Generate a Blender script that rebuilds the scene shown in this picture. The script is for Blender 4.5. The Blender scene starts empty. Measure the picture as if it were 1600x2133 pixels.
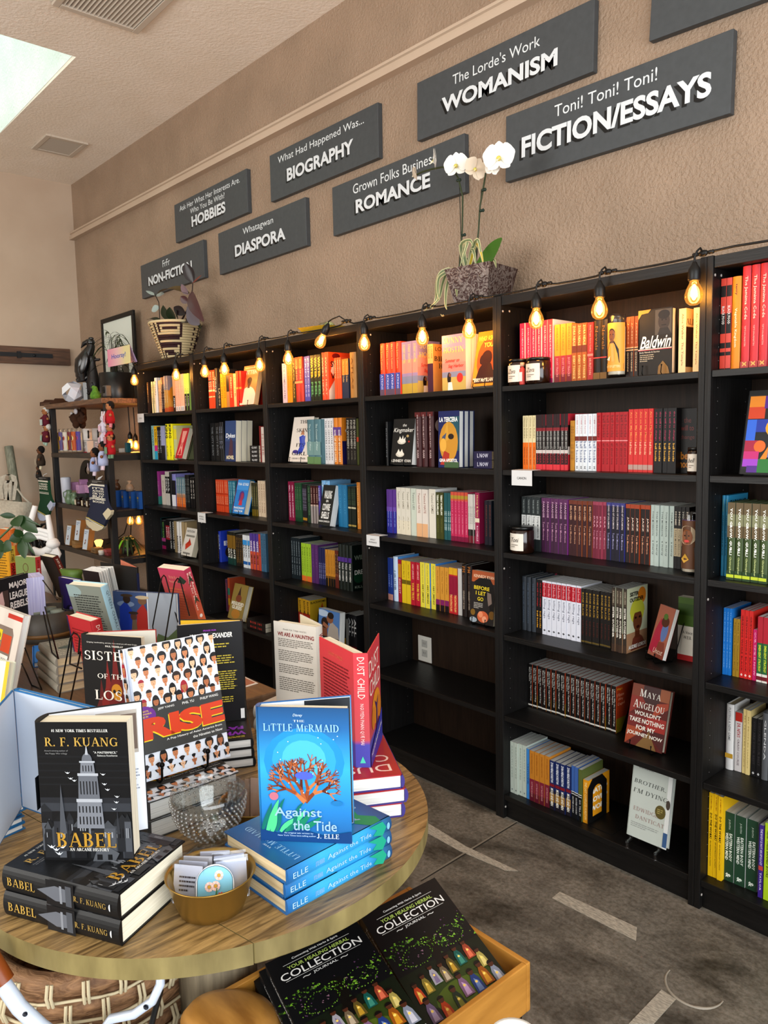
import bpy, math, random
from mathutils import Vector as V3, Matrix
random.seed(7)
SC = bpy.context.scene
COL = SC.collection
PI = math.pi
# ------------------------------------------------------------------ camera
FPX = 1602.0
CAMP = V3((5.10597, -2.24646, 1.52831))
YAW, PIT, ROLL = 0.85133, -0.10306, -0.02176
FW = V3((-math.sin(YAW)*math.cos(PIT), math.cos(YAW)*math.cos(PIT), math.sin(PIT)))
_r = V3((math.cos(YAW), math.sin(YAW), 0)); _u = _r.cross(FW)
RT = math.cos(ROLL)*_r + math.sin(ROLL)*_u
UP = -math.sin(ROLL)*_r + math.cos(ROLL)*_u
cd = bpy.data.cameras.new('camera'); co = bpy.data.objects.new('camera', cd); COL.objects.link(co)
cd.sensor_fit = 'HORIZONTAL'; cd.sensor_width = 36.0; cd.lens = 36.0*FPX/1600; cd.clip_start = .02
m = Matrix((RT, UP, -FW)).transposed().to_4x4(); m.translation = CAMP
co.matrix_world = m
SC.camera = co

def ray(x, y): return FW + RT*((x-800)/FPX) - UP*((y-1066.5)/FPX)
def onax(x, y, a, v):
    d = ray(x, y); return CAMP + d*((v-CAMP[a])/d[a])
def Xp(x, y, v): return onax(x, y, 0, v)
def Yp(x, y, v): return onax(x, y, 1, v)
def Zp(x, y, v): return onax(x, y, 2, v)
def Dp(x, y, d): return CAMP + ray(x, y)*d

# ------------------------------------------------------------------ world, daylight, exposure
def lin(h):
    h = h.lstrip('#')
    if len(h) == 3: h = ''.join(c*2 for c in h)
    o = []
    for i in (0, 2, 4):
        c = int(h[i:i+2], 16)/255
        o.append(c/12.92 if c <= .04045 else ((c+.055)/1.055)**2.4)
    return (*o, 1.0)
W = bpy.data.worlds.new('World'); SC.world = W; W.use_nodes = True
bg = W.node_tree.nodes['Background']; bg.inputs[0].default_value = (.80, .92, 1.0, 1); bg.inputs[1].default_value = 1.2
def area(name, loc, target, sx, sy, power, color):
    l = bpy.data.lights.new(name, 'AREA'); l.shape = 'RECTANGLE'; l.size = sx; l.size_y = sy; l.energy = power; l.color = color
    o = bpy.data.objects.new(name, l); COL.objects.link(o); o.location = loc
    o.rotation_euler = (V3(target)-V3(loc)).to_track_quat('-Z', 'Y').to_euler()
    return o
area('daylight_storefront', (7.15, -2.6, 1.7), (0, -2.2, 1.35), 4.2, 2.6, 150, (.93, .97, 1.0))
area('daylight_side_window', (2.6, -5.4, 2.1), (2.2, 0, 1.5), 3.8, 2.0, 120, (1.0, .95, .88))
SC.view_settings.view_transform = 'Standard'; SC.view_settings.look = 'None'
SC.view_settings.gamma = 1.0; SC.view_settings.use_curve_mapping = False
SC.view_settings.exposure = 0.42

# ------------------------------------------------------------------ materials
_m = {}
def M(h, rough=.5, metal=0.0, emit=0.0, spec=.32):
    k = (h, rough, metal, emit, spec)
    if k in _m: return _m[k]
    mt = bpy.data.materials.new('paint_'+h.strip('#')); mt.use_nodes = True
    b = mt.node_tree.nodes['Principled BSDF']
    b.inputs['Base Color'].default_value = tuple(c**1.2 for c in lin(h)); b.inputs['Roughness'].default_value = rough
    b.inputs['Metallic'].default_value = metal; b.inputs['Specular IOR Level'].default_value = spec
    if emit:
        b.inputs['Emission Color'].default_value = lin(h); b.inputs['Emission Strength'].default_value = emit
    _m[k] = mt; return mt
def nodes(mt): return mt.node_tree.nodes, mt.node_tree.links
def tex(name, c1, c2, scale=5, detail=4, rough=.6, bump=0, bscale=None, stretch=(1, 1, 1), kind='noise', dist=0, lo=.3, hi=.7, bdist=.01, spec=.5, coat=0, metal=0, rot=(0, 0, 0)):
    if name in _m: return _m[name]
    mt = bpy.data.materials.new(name); mt.use_nodes = True; n, l = nodes(mt)
    b = n['Principled BSDF']; b.inputs['Roughness'].default_value = rough; b.inputs['Specular IOR Level'].default_value = spec
    b.inputs['Coat Weight'].default_value = coat; b.inputs['Metallic'].default_value = metal
    tc = n.new('ShaderNodeTexCoord'); mp = n.new('ShaderNodeMapping'); mp.inputs['Scale'].default_value = stretch; mp.inputs['Rotation'].default_value = rot
    l.new(tc.outputs['Object'], mp.inputs['Vector'])
    if kind == 'wave':
        t = n.new('ShaderNodeTexWave'); t.inputs['Scale'].default_value = scale; t.inputs['Distortion'].default_value = dist; t.inputs['Detail'].default_value = detail; out = t.outputs['Fac']
    elif kind == 'voronoi':
        t = n.new('ShaderNodeTexVoronoi'); t.inputs['Scale'].default_value = scale; out = t.outputs['Distance']
    else:
        t = n.new('ShaderNodeTexNoise'); t.inputs['Scale'].default_value = scale; t.inputs['Detail'].default_value = detail; t.inputs['Distortion'].default_value = dist; out = t.outputs['Fac']
    l.new(mp.outputs[0], t.inputs['Vector'])
    r = n.new('ShaderNodeValToRGB'); r.color_ramp.elements[0].color = lin(c1); r.color_ramp.elements[1].color = lin(c2)
    r.color_ramp.elements[0].position = lo; r.color_ramp.elements[1].position = hi
    l.new(out, r.inputs[0]); l.new(r.outputs[0], b.inputs['Base Color'])
    if bump:
        t2 = t
        if bscale:
            t2 = n.new('ShaderNodeTexNoise'); t2.inputs['Scale'].default_value = bscale; t2.inputs['Detail'].default_value = 3; l.new(mp.outputs[0], t2.inputs['Vector'])
            o2 = t2.outputs['Fac']
        else: o2 = out
        bp = n.new('ShaderNodeBump'); bp.inputs['Strength'].default_value = bump; bp.inputs['Distance'].default_value = bdist
        l.new(o2, bp.inputs['Height']); l.new(bp.outputs[0], b.inputs['Normal'])
    _m[name] = mt; return mt
def grad(name, stops, axis=2, scale=1.0, off=0.0, rough=.35):
    """a printed colour blend along one local axis of the thing it is printed on"""
    if name in _m: return _m[name]
    mt = bpy.data.materials.new(name); mt.use_nodes = True; n, l = nodes(mt)
    b = n['Principled BSDF']; b.inputs['Roughness'].default_value = rough
    tc = n.new('ShaderNodeTexCoord'); sp = n.new('ShaderNodeSeparateXYZ'); l.new(tc.outputs['Object'], sp.inputs[0])
    ma = n.new('ShaderNodeMath'); ma.operation = 'MULTIPLY_ADD'; ma.inputs[1].default_value = scale; ma.inputs[2].default_value = off
    l.new(sp.outputs[axis], ma.inputs[0])
    r = n.new('ShaderNodeValToRGB'); cr = r.color_ramp
    while len(cr.elements) < len(stops): cr.elements.new(.5)
    for e, (p, c) in zip(cr.elements, stops): e.position = p; e.color = lin(c)
    l.new(ma.outputs[0], r.inputs[0]); l.new(r.outputs[0], b.inputs['Base Color'])
    _m[name] = mt; return mt
def pages(c='cream'):
    c1, c2 = {'cream': ('#cfc6ad', '#efe8d3'), 'white': ('#c9c9c6', '#f2f2ee'), 'grey': ('#a3a3a0', '#c4c4c0'), 'lavender': ('#9c9bd6', '#d6d7f4'), 'tan': ('#b09a72', '#d9c6a0')}[c]
    return tex('pages_'+c, c1, c2, 330, 1, .8, .15, stretch=(.02, 1, .02), lo=.2, hi=.8, bdist=.002)
def glass(name='clear_glass', tint=(1, 1, 1), k=.06, rough=.02):
    if name in _m: return _m[name]
    mt = bpy.data.materials.new(name); mt.use_nodes = True; n, l = nodes(mt)
    n.remove(n['Principled BSDF']); out = n['Material Output']
    tr = n.new('ShaderNodeBsdfTransparent'); tr.inputs[0].default_value = (*tint, 1)
    gl = n.new('ShaderNodeBsdfGlossy'); gl.inputs['Roughness'].default_value = rough
    fr = n.new('ShaderNodeLayerWeight'); fr.inputs[0].default_value = .5
    pw = n.new('ShaderNodeMath'); pw.operation = 'POWER'; pw.inputs[1].default_value = 3.2; l.new(fr.outputs['Facing'], pw.inputs[0])
    ad = n.new('ShaderNodeMath'); ad.operation = 'MULTIPLY_ADD'; ad.inputs[1].default_value = .6; ad.inputs[2].default_value = k*.5; l.new(pw.outputs[0], ad.inputs[0])
    mx = n.new('ShaderNodeMixShader'); l.new(ad.outputs[0], mx.inputs[0]); l.new(tr.outputs[0], mx.inputs[1]); l.new(gl.outputs[0], mx.inputs[2])
    l.new(mx.outputs[0], out.inputs[0]); _m[name] = mt; return mt
BW = tex('black_brown_veneer', '#080707', '#131110', 14, 5, .5, .25, stretch=(9, 9, .55), lo=.3, hi=.75, bdist=.004, spec=.28)
BWH = tex('black_brown_veneer_flat', '#090808', '#141211', 14, 5, .42, .2, stretch=(.6, 9, 9), lo=.3, hi=.75, bdist=.004, spec=.3)
BLK = M('#121212', .45); WIRE = M('#0e0e0f', .35, .6)

# ------------------------------------------------------------------ mesh builder
class MB:
    def __init__(s): s.v = []; s.f = []; s.mi = []; s.ms = []; s.sm = []
    def mat(s, m):
        if isinstance(m, str): m = M(m)
        if m not in s.ms: s.ms.append(m)
        return s.ms.index(m)
    def add(s, vs, fs, m, smooth=False):
        k = len(s.v); i = s.mat(m)
        s.v += [tuple(v) for v in vs]
        for f in fs: s.f.append([k+j for j in f]); s.mi.append(i); s.sm.append(smooth)
    def box(s, a, b, m, M4=None):
        vs = [V3((x, y, z)) for x in (a[0], b[0]) for y in (a[1], b[1]) for z in (a[2], b[2])]
        if M4: vs = [M4 @ v for v in vs]
        s.add(vs, [(0, 1, 3, 2), (4, 6, 7, 5), (0, 4, 5, 1), (2, 3, 7, 6), (0, 2, 6, 4), (1, 5, 7, 3)], m)
    def prism(s, poly, z0, z1, m, M4=None, smooth=False):
        n = len(poly); vs = [V3((x, y, z0)) for x, y in poly]+[V3((x, y, z1)) for x, y in poly]
        if M4: vs = [M4 @ v for v in vs]
        s.add(vs, [list(range(n))[::-1], list(range(n, 2*n))], m)
        s.add(vs, [(i, (i+1) % n, n+(i+1) % n, n+i) for i in range(n)], m, smooth)
    def tube(s, pts, r, m, n=8, closed=False):
        pts = [V3(p) for p in pts]; L = len(pts); vs = []; rs = r if isinstance(r, (list, tuple)) else [r]*L
        prev = None
        for i, p in enumerate(pts):
            a = pts[i-1] if (i > 0 or closed) else p; b = pts[(i+1) % L] if (i < L-1 or closed) else p
            d = (b-a).normalized() if (b-a).length > 1e-9 else V3((0, 0, 1))
            if prev is None:
                prev = d.orthogonal().normalized()
            prev = (prev-d*prev.dot(d)); prev = prev.normalized() if prev.length > 1e-6 else d.orthogonal().normalized()
            q = d.cross(prev)
            for k in range(n):
                t = 2*PI*k/n; vs.append(p+(prev*math.cos(t)+q*math.sin(t))*rs[i])
        fs = []
        for i in range(L if closed else L-1):
            for k in range(n):
                j = (i+1) % L; fs.append((i*n+k, i*n+(k+1) % n, j*n+(k+1) % n, j*n+k))
        s.add(vs, fs, m, True)
        if not closed: s.add(vs, [list(range(n))[::-1], [(L-1)*n+k for k in range(n)]], m)
    def lathe(s, prof, m, n=24, M4=None, smooth=True, sx=1, sy=1):
        vs = []; L = len(prof)
        for r, z in prof:
            for k in range(n):
                t = 2*PI*k/n; v = V3((r*math.cos(t)*sx, r*math.sin(t)*sy, z)); vs.append(M4 @ v if M4 else v)
        fs = [(i*n+k, i*n+(k+1) % n, (i+1)*n+(k+1) % n, (i+1)*n+k) for i in range(L-1) for k in range(n)]
        if prof[0][0] > 1e-6: fs.append(list(range(n))[::-1])
        if prof[-1][0] > 1e-6: fs.append([(L-1)*n+k for k in range(n)])
        s.add(vs, fs, m, smooth)
    def ball(s, c, r, m, n=12, M4=None):
        rx, ry, rz = r if isinstance(r, (tuple, list)) else (r, r, r); k = max(5, n//2+1)
        T = Matrix.Translation(c) @ (M4 if M4 else Matrix.Identity(4)) @ Matrix.Diagonal((rx, ry, rz, 1))
        s.lathe([(max(1e-7, math.sin(PI*i/k)), -math.cos(PI*i/k)) for i in range(k+1)], m, n, T)
    def leaf(s, a, b, w, m, nrm=(0, 0, 1), droop=0.0, n=7, fold=.25, edge=None):
        a, b = V3(a), V3(b); d = b-a; L = d.length; side = d.cross(V3(nrm)); side = side.normalized() if side.length > 1e-6 else V3((1, 0, 0)); up = side.cross(d).normalized()
        rows = []
        for i in range(n+1):
            t = i/n; ww = w*math.sin(PI*min(1, t*.93+.05))**.8*.5
            c = a+d*t+V3((0, 0, -droop*L*t*t))+up*(droop*.6*L*math.sin(PI*t))
            rows.append((c-side*ww+up*ww*fold, c-side*ww*.62+up*ww*fold*.62, c, c+side*ww*.62+up*ww*fold*.62, c+side*ww+up*ww*fold))
        vs = [v for r in rows for v in r]
        s.add(vs, [(i*5+j, i*5+j+1, i*5+j+6, i*5+j+5) for i in range(n) for j in (1, 2)], m, True)
        s.add(vs, [(i*5+j, i*5+j+1, i*5+j+6, i*5+j+5) for i in range(n) for j in (0, 3)], edge or m, True)
    def build(s, name, parent=None, bevel=0, loc=None):
        me = bpy.data.meshes.new(name); me.from_pydata(s.v, [], s.f)
        for m in s.ms: me.materials.append(m)
        me.polygons.foreach_set('material_index', s.mi); me.polygons.foreach_set('use_smooth', s.sm); me.update()
        o = bpy.data.objects.new(name, me); COL.objects.link(o)
        if parent: o.parent = parent
        if loc: o.location = loc
        if bevel:
            b = o.modifiers.new('bevel', 'BEVEL'); b.width = bevel; b.segments = 2; b.limit_method = 'ANGLE'; b.angle_limit = .9
        return o
def tag(o, label=None, cat=None, group=None, kind=None):
    if label: o['label'] = label
    if cat: o['category'] = cat
    if group: o['group'] = group
    if kind: o['kind'] = kind
    return o
def thing(name, label, cat, loc=(0, 0, 0), group=None, rot=(0, 0, 0)):
    o = bpy.data.objects.new(name, None); o.empty_display_size = .05; COL.objects.link(o); o.location = loc; o.rotation_euler = rot
    return tag(o, label, cat, group)
def dup(o, parent=None):
    c = o.copy(); COL.objects.link(c)
    if parent: c.parent = parent
    for ch in list(o.children): dup(ch, c)
    return c
def frame(o, x, y, z):
    m = Matrix((x, y, z)).transposed().to_4x4(); return Matrix.Translation(o) @ m

# ------------------------------------------------------------------ lettering
_t = {}
def glyphs(s, bold=0.0, res=2):
    k = (s, bold, res)
    if k in _t: return _t[k]
    c = bpy.data.curves.new('lettering', 'FONT'); c.body = s; c.offset = bold; c.resolution_u = res; c.fill_mode = 'FRONT'
    o = bpy.data.objects.new('lettering', c)
    me = o.to_mesh(); vs = [(v.co.x, v.co.y) for v in me.vertices]; fs = [tuple(p.vertices) for p in me.polygons]
    o.to_mesh_clear(); bpy.data.objects.remove(o); bpy.data.curves.remove(c)
    _t[k] = (vs, fs); return _t[k]
TK, TN = .17, .065
def _L(x0, y0, x1, y1, w): return [(x0-w/2, y0), (x0+w/2, y0), (x1+w/2, y1), (x1-w/2, y1)]
def _H(x0, x1, y, h=TN): return [(x0, y), (x1, y), (x1, y+h), (x0, y+h)]
def _A(cx, cy, rx, ry, a0, a1, wx=TK, wy=TN, n=12):
    o = []
    for i in range(n):
        p = []
        for a, k in ((a0+(a1-a0)*i/n, 0), (a0+(a1-a0)*i/n, 1), (a0+(a1-a0)*(i+1)/n, 1), (a0+(a1-a0)*(i+1)/n, 0)):
            t = math.radians(a); p.append((cx+(rx-wx*k)*math.cos(t), cy+(ry-wy*k)*math.sin(t)))
        o.append(p)
    return o
def _st(x, top=1, bot=1, w=TK):
    o = [_L(x, 0, x, 1, w)]
    if bot: o.append(_H(x-w*.95, x+w*.95, 0, .05))
    if top: o.append(_H(x-w*.95, x+w*.95, .95, .05))
    return o
SER = {
 'A': (.86, [_L(.10, 0, .42, 1, TN), _L(.76, 0, .44, 1, TK), _H(.2, .66, .33), _H(0, .24, 0, .05), _H(.6, .92, 0, .05)]),
 'B': (.72, _st(.16)+_A(.3, .745, .3, .255, -90, 90)+_A(.3, .27, .36, .27, -90, 90)+[_H(.16, .32, .94), _H(.16, .32, .49), _H(.16, .32, 0)]),
 'C': (.8, _A(.46, .5, .44, .5, 50, 310)+[_L(.75, .72, .75, .95, .05), _L(.75, .05, .75, .28, .05)]),
 'D': (.84, _st(.16)+_A(.3, .5, .5, .5, -90, 90)+[_H(.16, .32, .935), _H(.16, .32, 0)]),
 'E': (.66, _st(.16)+[_H(.16, .6, .935), _H(.16, .52, .48), _H(.16, .62, 0), _L(.58, .76, .58, 1, .05), _L(.6, 0, .6, .24, .05), _L(.5, .38, .5, .62, .04)]),
 'F': (.62, _st(.16)+[_H(.16, .58, .935), _H(.16, .5, .48), _L(.56, .76, .56, 1, .05), _L(.48, .38, .48, .62, .04)]),
 'G': (.86, _A(.46, .5, .44, .5, 50, 320)+[_L(.74, .05, .74, .45, TK*.9), _H(.58, .88, .42, .05), _L(.75, .72, .75, .95, .05)]),
 'H': (.88, _st(.16)+_st(.72)+[_H(.16, .72, .48)]),
 'I': (.34, _st(.17)),
 'J': (.46, [_L(.3, .2, .3, 1, TK), _H(.14, .46, .95, .05)]+_A(.17, .2, .215, .2, 180, 360)),
 'K': (.84, _st(.16)+[_L(.2, .4, .66, 1, TN), _L(.72, 0, .38, .6, TK), _H(.5, .82, .95, .05), _H(.56, .9, 0, .05)]),
 'L': (.64, _st(.16)+[_H(.16, .62, 0), _L(.6, 0, .6, .26, .05)]),
 'M': (1.06, [_L(.12, 0, .16, 1, TN), _L(.86, 0, .86, 1, TK), _L(.5, 0, .2, 1, TK), _L(.5, 0, .82, 1, TN), _H(0, .26, 0, .05), _H(.7, 1.02, 0, .05), _H(.02, .26, .95, .05), _H(.78, 1.02, .95, .05)]),
 'N': (.9, [_L(.14, 0, .14, 1, TN), _L(.76, 0, .76, 1, TN), _L(.74, 0, .18, 1, TK), _H(.02, .28, 0, .05), _H(0, .26, .95, .05), _H(.62, .9, .95, .05)]),
 'O': (.92, _A(.46, .5, .46, .5, 0, 360, n=22)),
 'P': (.68, _st(.16)+_A(.3, .71, .34, .29, -90, 90)+[_H(.16, .32, .935), _H(.16, .32, .42)]),
 'Q': (.92, _A(.46, .5, .46, .5, 0, 360, n=22)+[_L(.82, -.2, .5, .12, TK*.8)]),
 'R': (.8, _st(.16)+_A(.3, .72, .32, .28, -90, 90)+[_H(.16, .32, .935), _H(.16, .32, .44), _L(.72, 0, .38, .48, TK), _H(.6, .86, 0, .05)]),
 'S': (.62, _A(.31, .74, .26, .26, 45, 270, .14)+_A(.31, .26, .28, .26, -135, 90, .14)+[_L(.52, .74, .52, .95, .05), _L(.07, .05, .07, .27, .05)]),
 'T': (.76, _st(.38, 0)+[_H(.04, .72, .935), _L(.06, .74, .06, 1, .05), _L(.7, .74, .7, 1, .05)]),
 'U': (.86, [_L(.16, .3, .16, 1, TK), _L(.7, .3, .7, 1, TN), _H(0, .32, .95, .05), _H(.58, .84, .95, .05)]+_A(.41, .3, .325, .3, 180, 360, TK*.8)),
 'V': (.84, [_L(.42, 0, .12, 1, TK), _L(.42, 0, .72, 1, TN), _H(0, .28, .95, .05), _H(.6, .86, .95, .05)]),
 'W': (1.2, [_L(.36, 0, .1, 1, TK), _L(.36, 0, .6, 1, TN), _L(.84, 0, .6, 1, TK), _L(.84, 0, 1.08, 1, TN), _H(0, .24, .95, .05), _H(.98, 1.2, .95, .05)]),
 'X': (.84, [_L(.72, 0, .12, 1, TK), _L(.1, 0, .72, 1, TN), _H(0, .26, .95, .05), _H(.6, .86, 0, .05)]),
 'Y': (.82, [_L(.42, .46, .1, 1, TK), _L(.42, .46, .72, 1, TN), _L(.42, 0, .42, .5, TK), _H(.26, .58, 0, .05), _H(0, .26, .95, .05), _H(.6, .86, .95, .05)]),
 'Z': (.72, [_L(.1, .03, .6, .97, TK), _H(.06, .66, .935), _H(.04, .68, 0)]),
 '.': (.26, [_H(.05, .2, 0, .15)]), ',': (.26, [_H(.05, .2, -.05, .18)]), "'": (.22, [_L(.1, .72, .12, 1, .09)]), '#': (.7, [_L(.2, 0, .3, 1, .08), _L(.45, 0, .55, 1, .08), _H(.05, .68, .3), _H(.08, .7, .62)]), '1': (.45, _st(.22, 0)+[_L(.1, .8, .2, .97, .08)]),
}
def serif(s):
    k = ('#serif', s)
    if k in _t: return _t[k]
    vs = []; fs = []; x = 0
    for i, ch in enumerate(s):
        c = ch.upper()
        if c not in SER: x += .42; continue
        small = ch != c; q = .78 if small else 1
        w, ps = SER[c]
        for p in ps:
            b = len(vs); vs += [(x+a*q, y*q) for a, y in p]; fs.append(tuple(range(b, b+len(p))))
        x += w*q+.1
    _t[k] = (vs, fs); return _t[k]
def put_text(mb, s, c, right, up, width, height, m, off, bold=0.0, font=None, res=2, shear=0):
    """lettering as flat faces, centred on c and fitted to width x height (either may be None)"""
    vs, fs = serif(s) if font == 'S' else glyphs(s, bold, res)
    if not vs: return
    x0 = min(v[0] for v in vs); x1 = max(v[0] for v in vs); y0 = min(v[1] for v in vs); y1 = max(v[1] for v in vs)
    if height is None: k = width/(x1-x0); kx = ky = k
    elif width is None: ky = height/(y1-y0); kx = ky
    else: kx = width/(x1-x0); ky = height/(y1-y0)
    right, up, c = V3(right).normalized(), V3(up).normalized(), V3(c); n = right.cross(up)
    pts = [c+right*((v[0]-(x0+x1)/2)*kx+shear*(v[1]-(y0+y1)/2)*ky)+up*((v[1]-(y0+y1)/2)*ky)+n*off for v in vs]
    mb.add(pts, fs, m)
def ell(u, v, ru, rv, n=18, a0=0, a1=2*PI): return [(u+ru*math.cos(a0+(a1-a0)*i/n), v+rv*math.sin(a0+(a1-a0)*i/n)) for i in range(n if a1-a0 > 6.28 else n+1)]
def art(mb, o, U, Vv, items, eps=.00012, e0=.0001, rough=.4):
    """printed design: flat shapes on the surface o + u*U + v*Vv, u and v in 0..1"""
    o, U, Vv = V3(o), V3(U), V3(Vv); N = U.cross(Vv).normalized(); lu, lv = U.length, Vv.length; eps = min(eps, .0022/max(1, len(items))); rnd = random.Random(3)
    def clip(ps):
        for ax, lim, sg in ((0, 0, 1), (0, 1, -1), (1, 0, 1), (1, 1, -1)):
            out = []
            for i in range(len(ps)):
                a, b = ps[i-1], ps[i]; da, db = sg*(a[ax]-lim), sg*(b[ax]-lim)
                if (da >= 0) != (db >= 0): t = da/(da-db); out.append((a[0]+(b[0]-a[0])*t, a[1]+(b[1]-a[1])*t))
                if db >= 0: out.append(b)
            ps = out
        return ps
    def poly(ps, c, k):
        if min(min(p) for p in ps) < 0 or max(max(p) for p in ps) > 1: ps = clip(ps)
        if len(ps) > 2: mb.add([o+U*a+Vv*b+N*(e0+eps*k) for a, b in ps], [list(range(len(ps)))], M(c, rough) if isinstance(c, str) else c)
    k = 0
    for it in items:
        t = it[0]; k += 1
        if t == 'r': poly([(it[1], it[2]), (it[3], it[2]), (it[3], it[4]), (it[1], it[4])], it[5], k)
        elif t == 'p': poly(it[1], it[2], k)
        elif t == 'e': poly(ell(*it[1:5]), it[5], k)
        elif t == 't':
            s, u, v, w, h, c = it[1:7]; o2 = it[7] if len(it) > 7 else {}
            R, Uq = U, Vv
            if o2.get('rot'):
                a = math.radians(o2['rot']); un, vn = U.normalized(), Vv.normalized(); R = un*math.cos(a)+vn*math.sin(a); Uq = -un*math.sin(a)+vn*math.cos(a)
            put_text(mb, s, o+U*u+Vv*v, R, Uq, w and w*lu, h and h*lv, M(c, rough), e0+eps*k, o2.get('b', 0), o2.get('f'), o2.get('res', 3), o2.get('sh', 0))
        elif t == 'st':
            s, v0, v1, h, c = it[1:6]; b = it[6] if len(it) > 6 else .01; u = it[7] if len(it) > 7 else .5
            put_text(mb, s, o+U*u+Vv*((v0+v1)/2), -Vv, U, (v1-v0)*lv, h*lu, M(c, rough), e0+eps*k, b, it[8] if len(it) > 8 else None, 1)
        elif t == 'lines':
            u0, v0, u1, v1, n, c = it[1:7]; hh = (v1-v0)/n
            for i in range(n):
                y = v1-(i+.7)*hh; x = u0
                e = u1-(rnd.random()*.12*(u1-u0) if i < n-1 else .45*(u1-u0))
                while x < e:
                    w = min(e-x, (.03+.07*rnd.random())*(1 if lu < .3 else .5)); poly([(x, y), (x+w*.82, y), (x+w*.82, y+hh*.42), (x, y+hh*.42)], c, k); x += w
        elif t == 'face':
            u, v, s, skin, hair, style = it[1:7]; q = lu/lv
            if style == 1: poly(ell(u, v-.15*s*q, .52*s, 1.0*s*q, 14), hair, k)
            elif style == 2: poly(ell(u, v+.12*s*q, .62*s, .66*s*q, 14), hair, k)
            poly([(u-.75*s, v-1.45*s*q), (u-.5*s, v-.95*s*q), (u-.15*s, v-.72*s*q), (u+.15*s, v-.72*s*q), (u+.5*s, v-.95*s*q), (u+.75*s, v-1.45*s*q)], '#dfe6f2', k+1)
            poly([(u-.13*s, v-.85*s*q), (u+.13*s, v-.85*s*q), (u+.13*s, v-.3*s*q), (u-.13*s, v-.3*s*q)], skin, k+2)
            poly(ell(u, v, .36*s, .55*s*q, 14), skin, k+3)
            poly(ell(u, v+.2*s*q, .4*s, .42*s*q, 10, 0, PI), hair, k+4)
            for dx in (-.14, .14): poly(ell(u+dx*s, v+.03*s*q, .05*s, .03*s*q, 6), '#222222', k+5)
            poly(ell(u, v-.26*s*q, .12*s, .035*s*q, 6), '#a8403c', k+5)
# ================================================================== ROOM
WALLM = tex('tan_textured_plaster', '#937c67', '#a08771', 3, 3, .5, .6, bscale=95, lo=.35, hi=.65, bdist=.013, spec=.5)
WALLS = tex('tan_smooth_plaster', '#bba48e', '#c2ac96', 3, 3, .7, .08, bscale=120, lo=.35, hi=.65, bdist=.004)
CEILM = tex('warm_white_ceiling', '#f2e6d6', '#f7ecde', 4, 3, .85, .45, bscale=55, lo=.35, hi=.65, bdist=.008)
XL, XR, YB, YF = -1.755, 7.2, .29, -5.5
def cz(x): return 3.690-(x+1.755)*.0139
def zone(name, fn, kind='structure'):
    mb = MB(); fn(mb); return tag(mb.build(name), kind=kind)
# floor: stained concrete with saw-cut joints
def floor_mat():
    mt = bpy.data.materials.new('stained_concrete'); mt.use_nodes = True; n, l = nodes(mt); b = n['Principled BSDF']
    tc = n.new('ShaderNodeTexCoord')
    def noise(sc, det, dist=0, st=(1, 1, 1)):
        mp = n.new('ShaderNodeMapping'); mp.inputs['Scale'].default_value = st; l.new(tc.outputs['Object'], mp.inputs[0])
        t = n.new('ShaderNodeTexNoise'); t.inputs['Scale'].default_value = sc; t.inputs['Detail'].default_value = det; t.inputs['Distortion'].default_value = dist; t.inputs['Roughness'].default_value = .65
        l.new(mp.outputs[0], t.inputs['Vector']); return t.outputs['Fac']
    def ramp(f, c1, c2, a, z):
        r = n.new('ShaderNodeValToRGB'); r.color_ramp.elements[0].color = lin(c1); r.color_ramp.elements[1].color = lin(c2)
        r.color_ramp.elements[0].position = a; r.color_ramp.elements[1].position = z; l.new(f, r.inputs[0]); return r.outputs[0]
    base = ramp(noise(5, 8, .3), '#6b665e', '#867f74', .3, .7)
    dark = ramp(noise(3.4, 10, .5, (1, 1.5, 1)), '#85837f', '#ffffff', .34, .56)
    fine = ramp(noise(70, 6), '#b8b4ac', '#ffffff', .3, .62)
    def mul(a, c):
        x = n.new('ShaderNodeMix'); x.data_type = 'RGBA'; x.blend_type = 'MULTIPLY'; x.inputs[0].default_value = 1; l.new(a, x.inputs[6]); l.new(c, x.inputs[7]); return x.outputs[2]
    l.new(mul(mul(base, dark), fine), b.inputs['Base Color']); b.inputs['Roughness'].default_value = .5
    bp = n.new('ShaderNodeBump'); bp.inputs['Strength'].default_value = .12; bp.inputs['Distance'].default_value = .004; l.new(noise(40, 6), bp.inputs['Height']); l.new(bp.outputs[0], b.inputs['Normal'])
    return mt
mb = MB(); mb.box((XL-.2, YF-.2, -.1), (XR+.2, YB+.2, 0), floor_mat()); FLOOR = tag(mb.build('floor'), kind='structure')
def floor_mark(name, pts, m, h=.0012):
    b = MB(); b.prism([(Zp(*q, 0).x, Zp(*q, 0).y) for q in pts], -.001, h, m); o = b.build(name, FLOOR); return o
TAPE = tex('tape_residue', '#8a8478', '#b5ac9c', 60, 5, .8, stretch=(1, 4, 1), lo=.35, hi=.65)
floor_mark('tape_residue', [(1166, 1858), (1327, 1932), (1325, 1960), (1150, 1871)], TAPE)
floor_mark('tape_residue', [(888, 1713), (972, 1764), (1080, 1815), (1052, 1813), (958, 1773), (886, 1733)], TAPE)
floor_mark('tape_residue', [(1378, 2062), (1408, 2082), (1362, 2133), (1310, 2133)], TAPE)
floor_mark('saw_cut_joint', [(1077, 1709), (1080, 1711), (880, 1833), (876, 1831)], '#8f897e', .001)
floor_mark('saw_cut_joint', [(1076, 1713), (1078, 1714), (878, 1836), (876, 1835)], '#3d3a36', .0011)
ring = [Zp(1448+62*math.cos(a)*1.0, 2056+42*math.sin(a)+.25*62*math.cos(a), 0) for a in [math.radians(d) for d in range(20, 215, 8)]]
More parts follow.
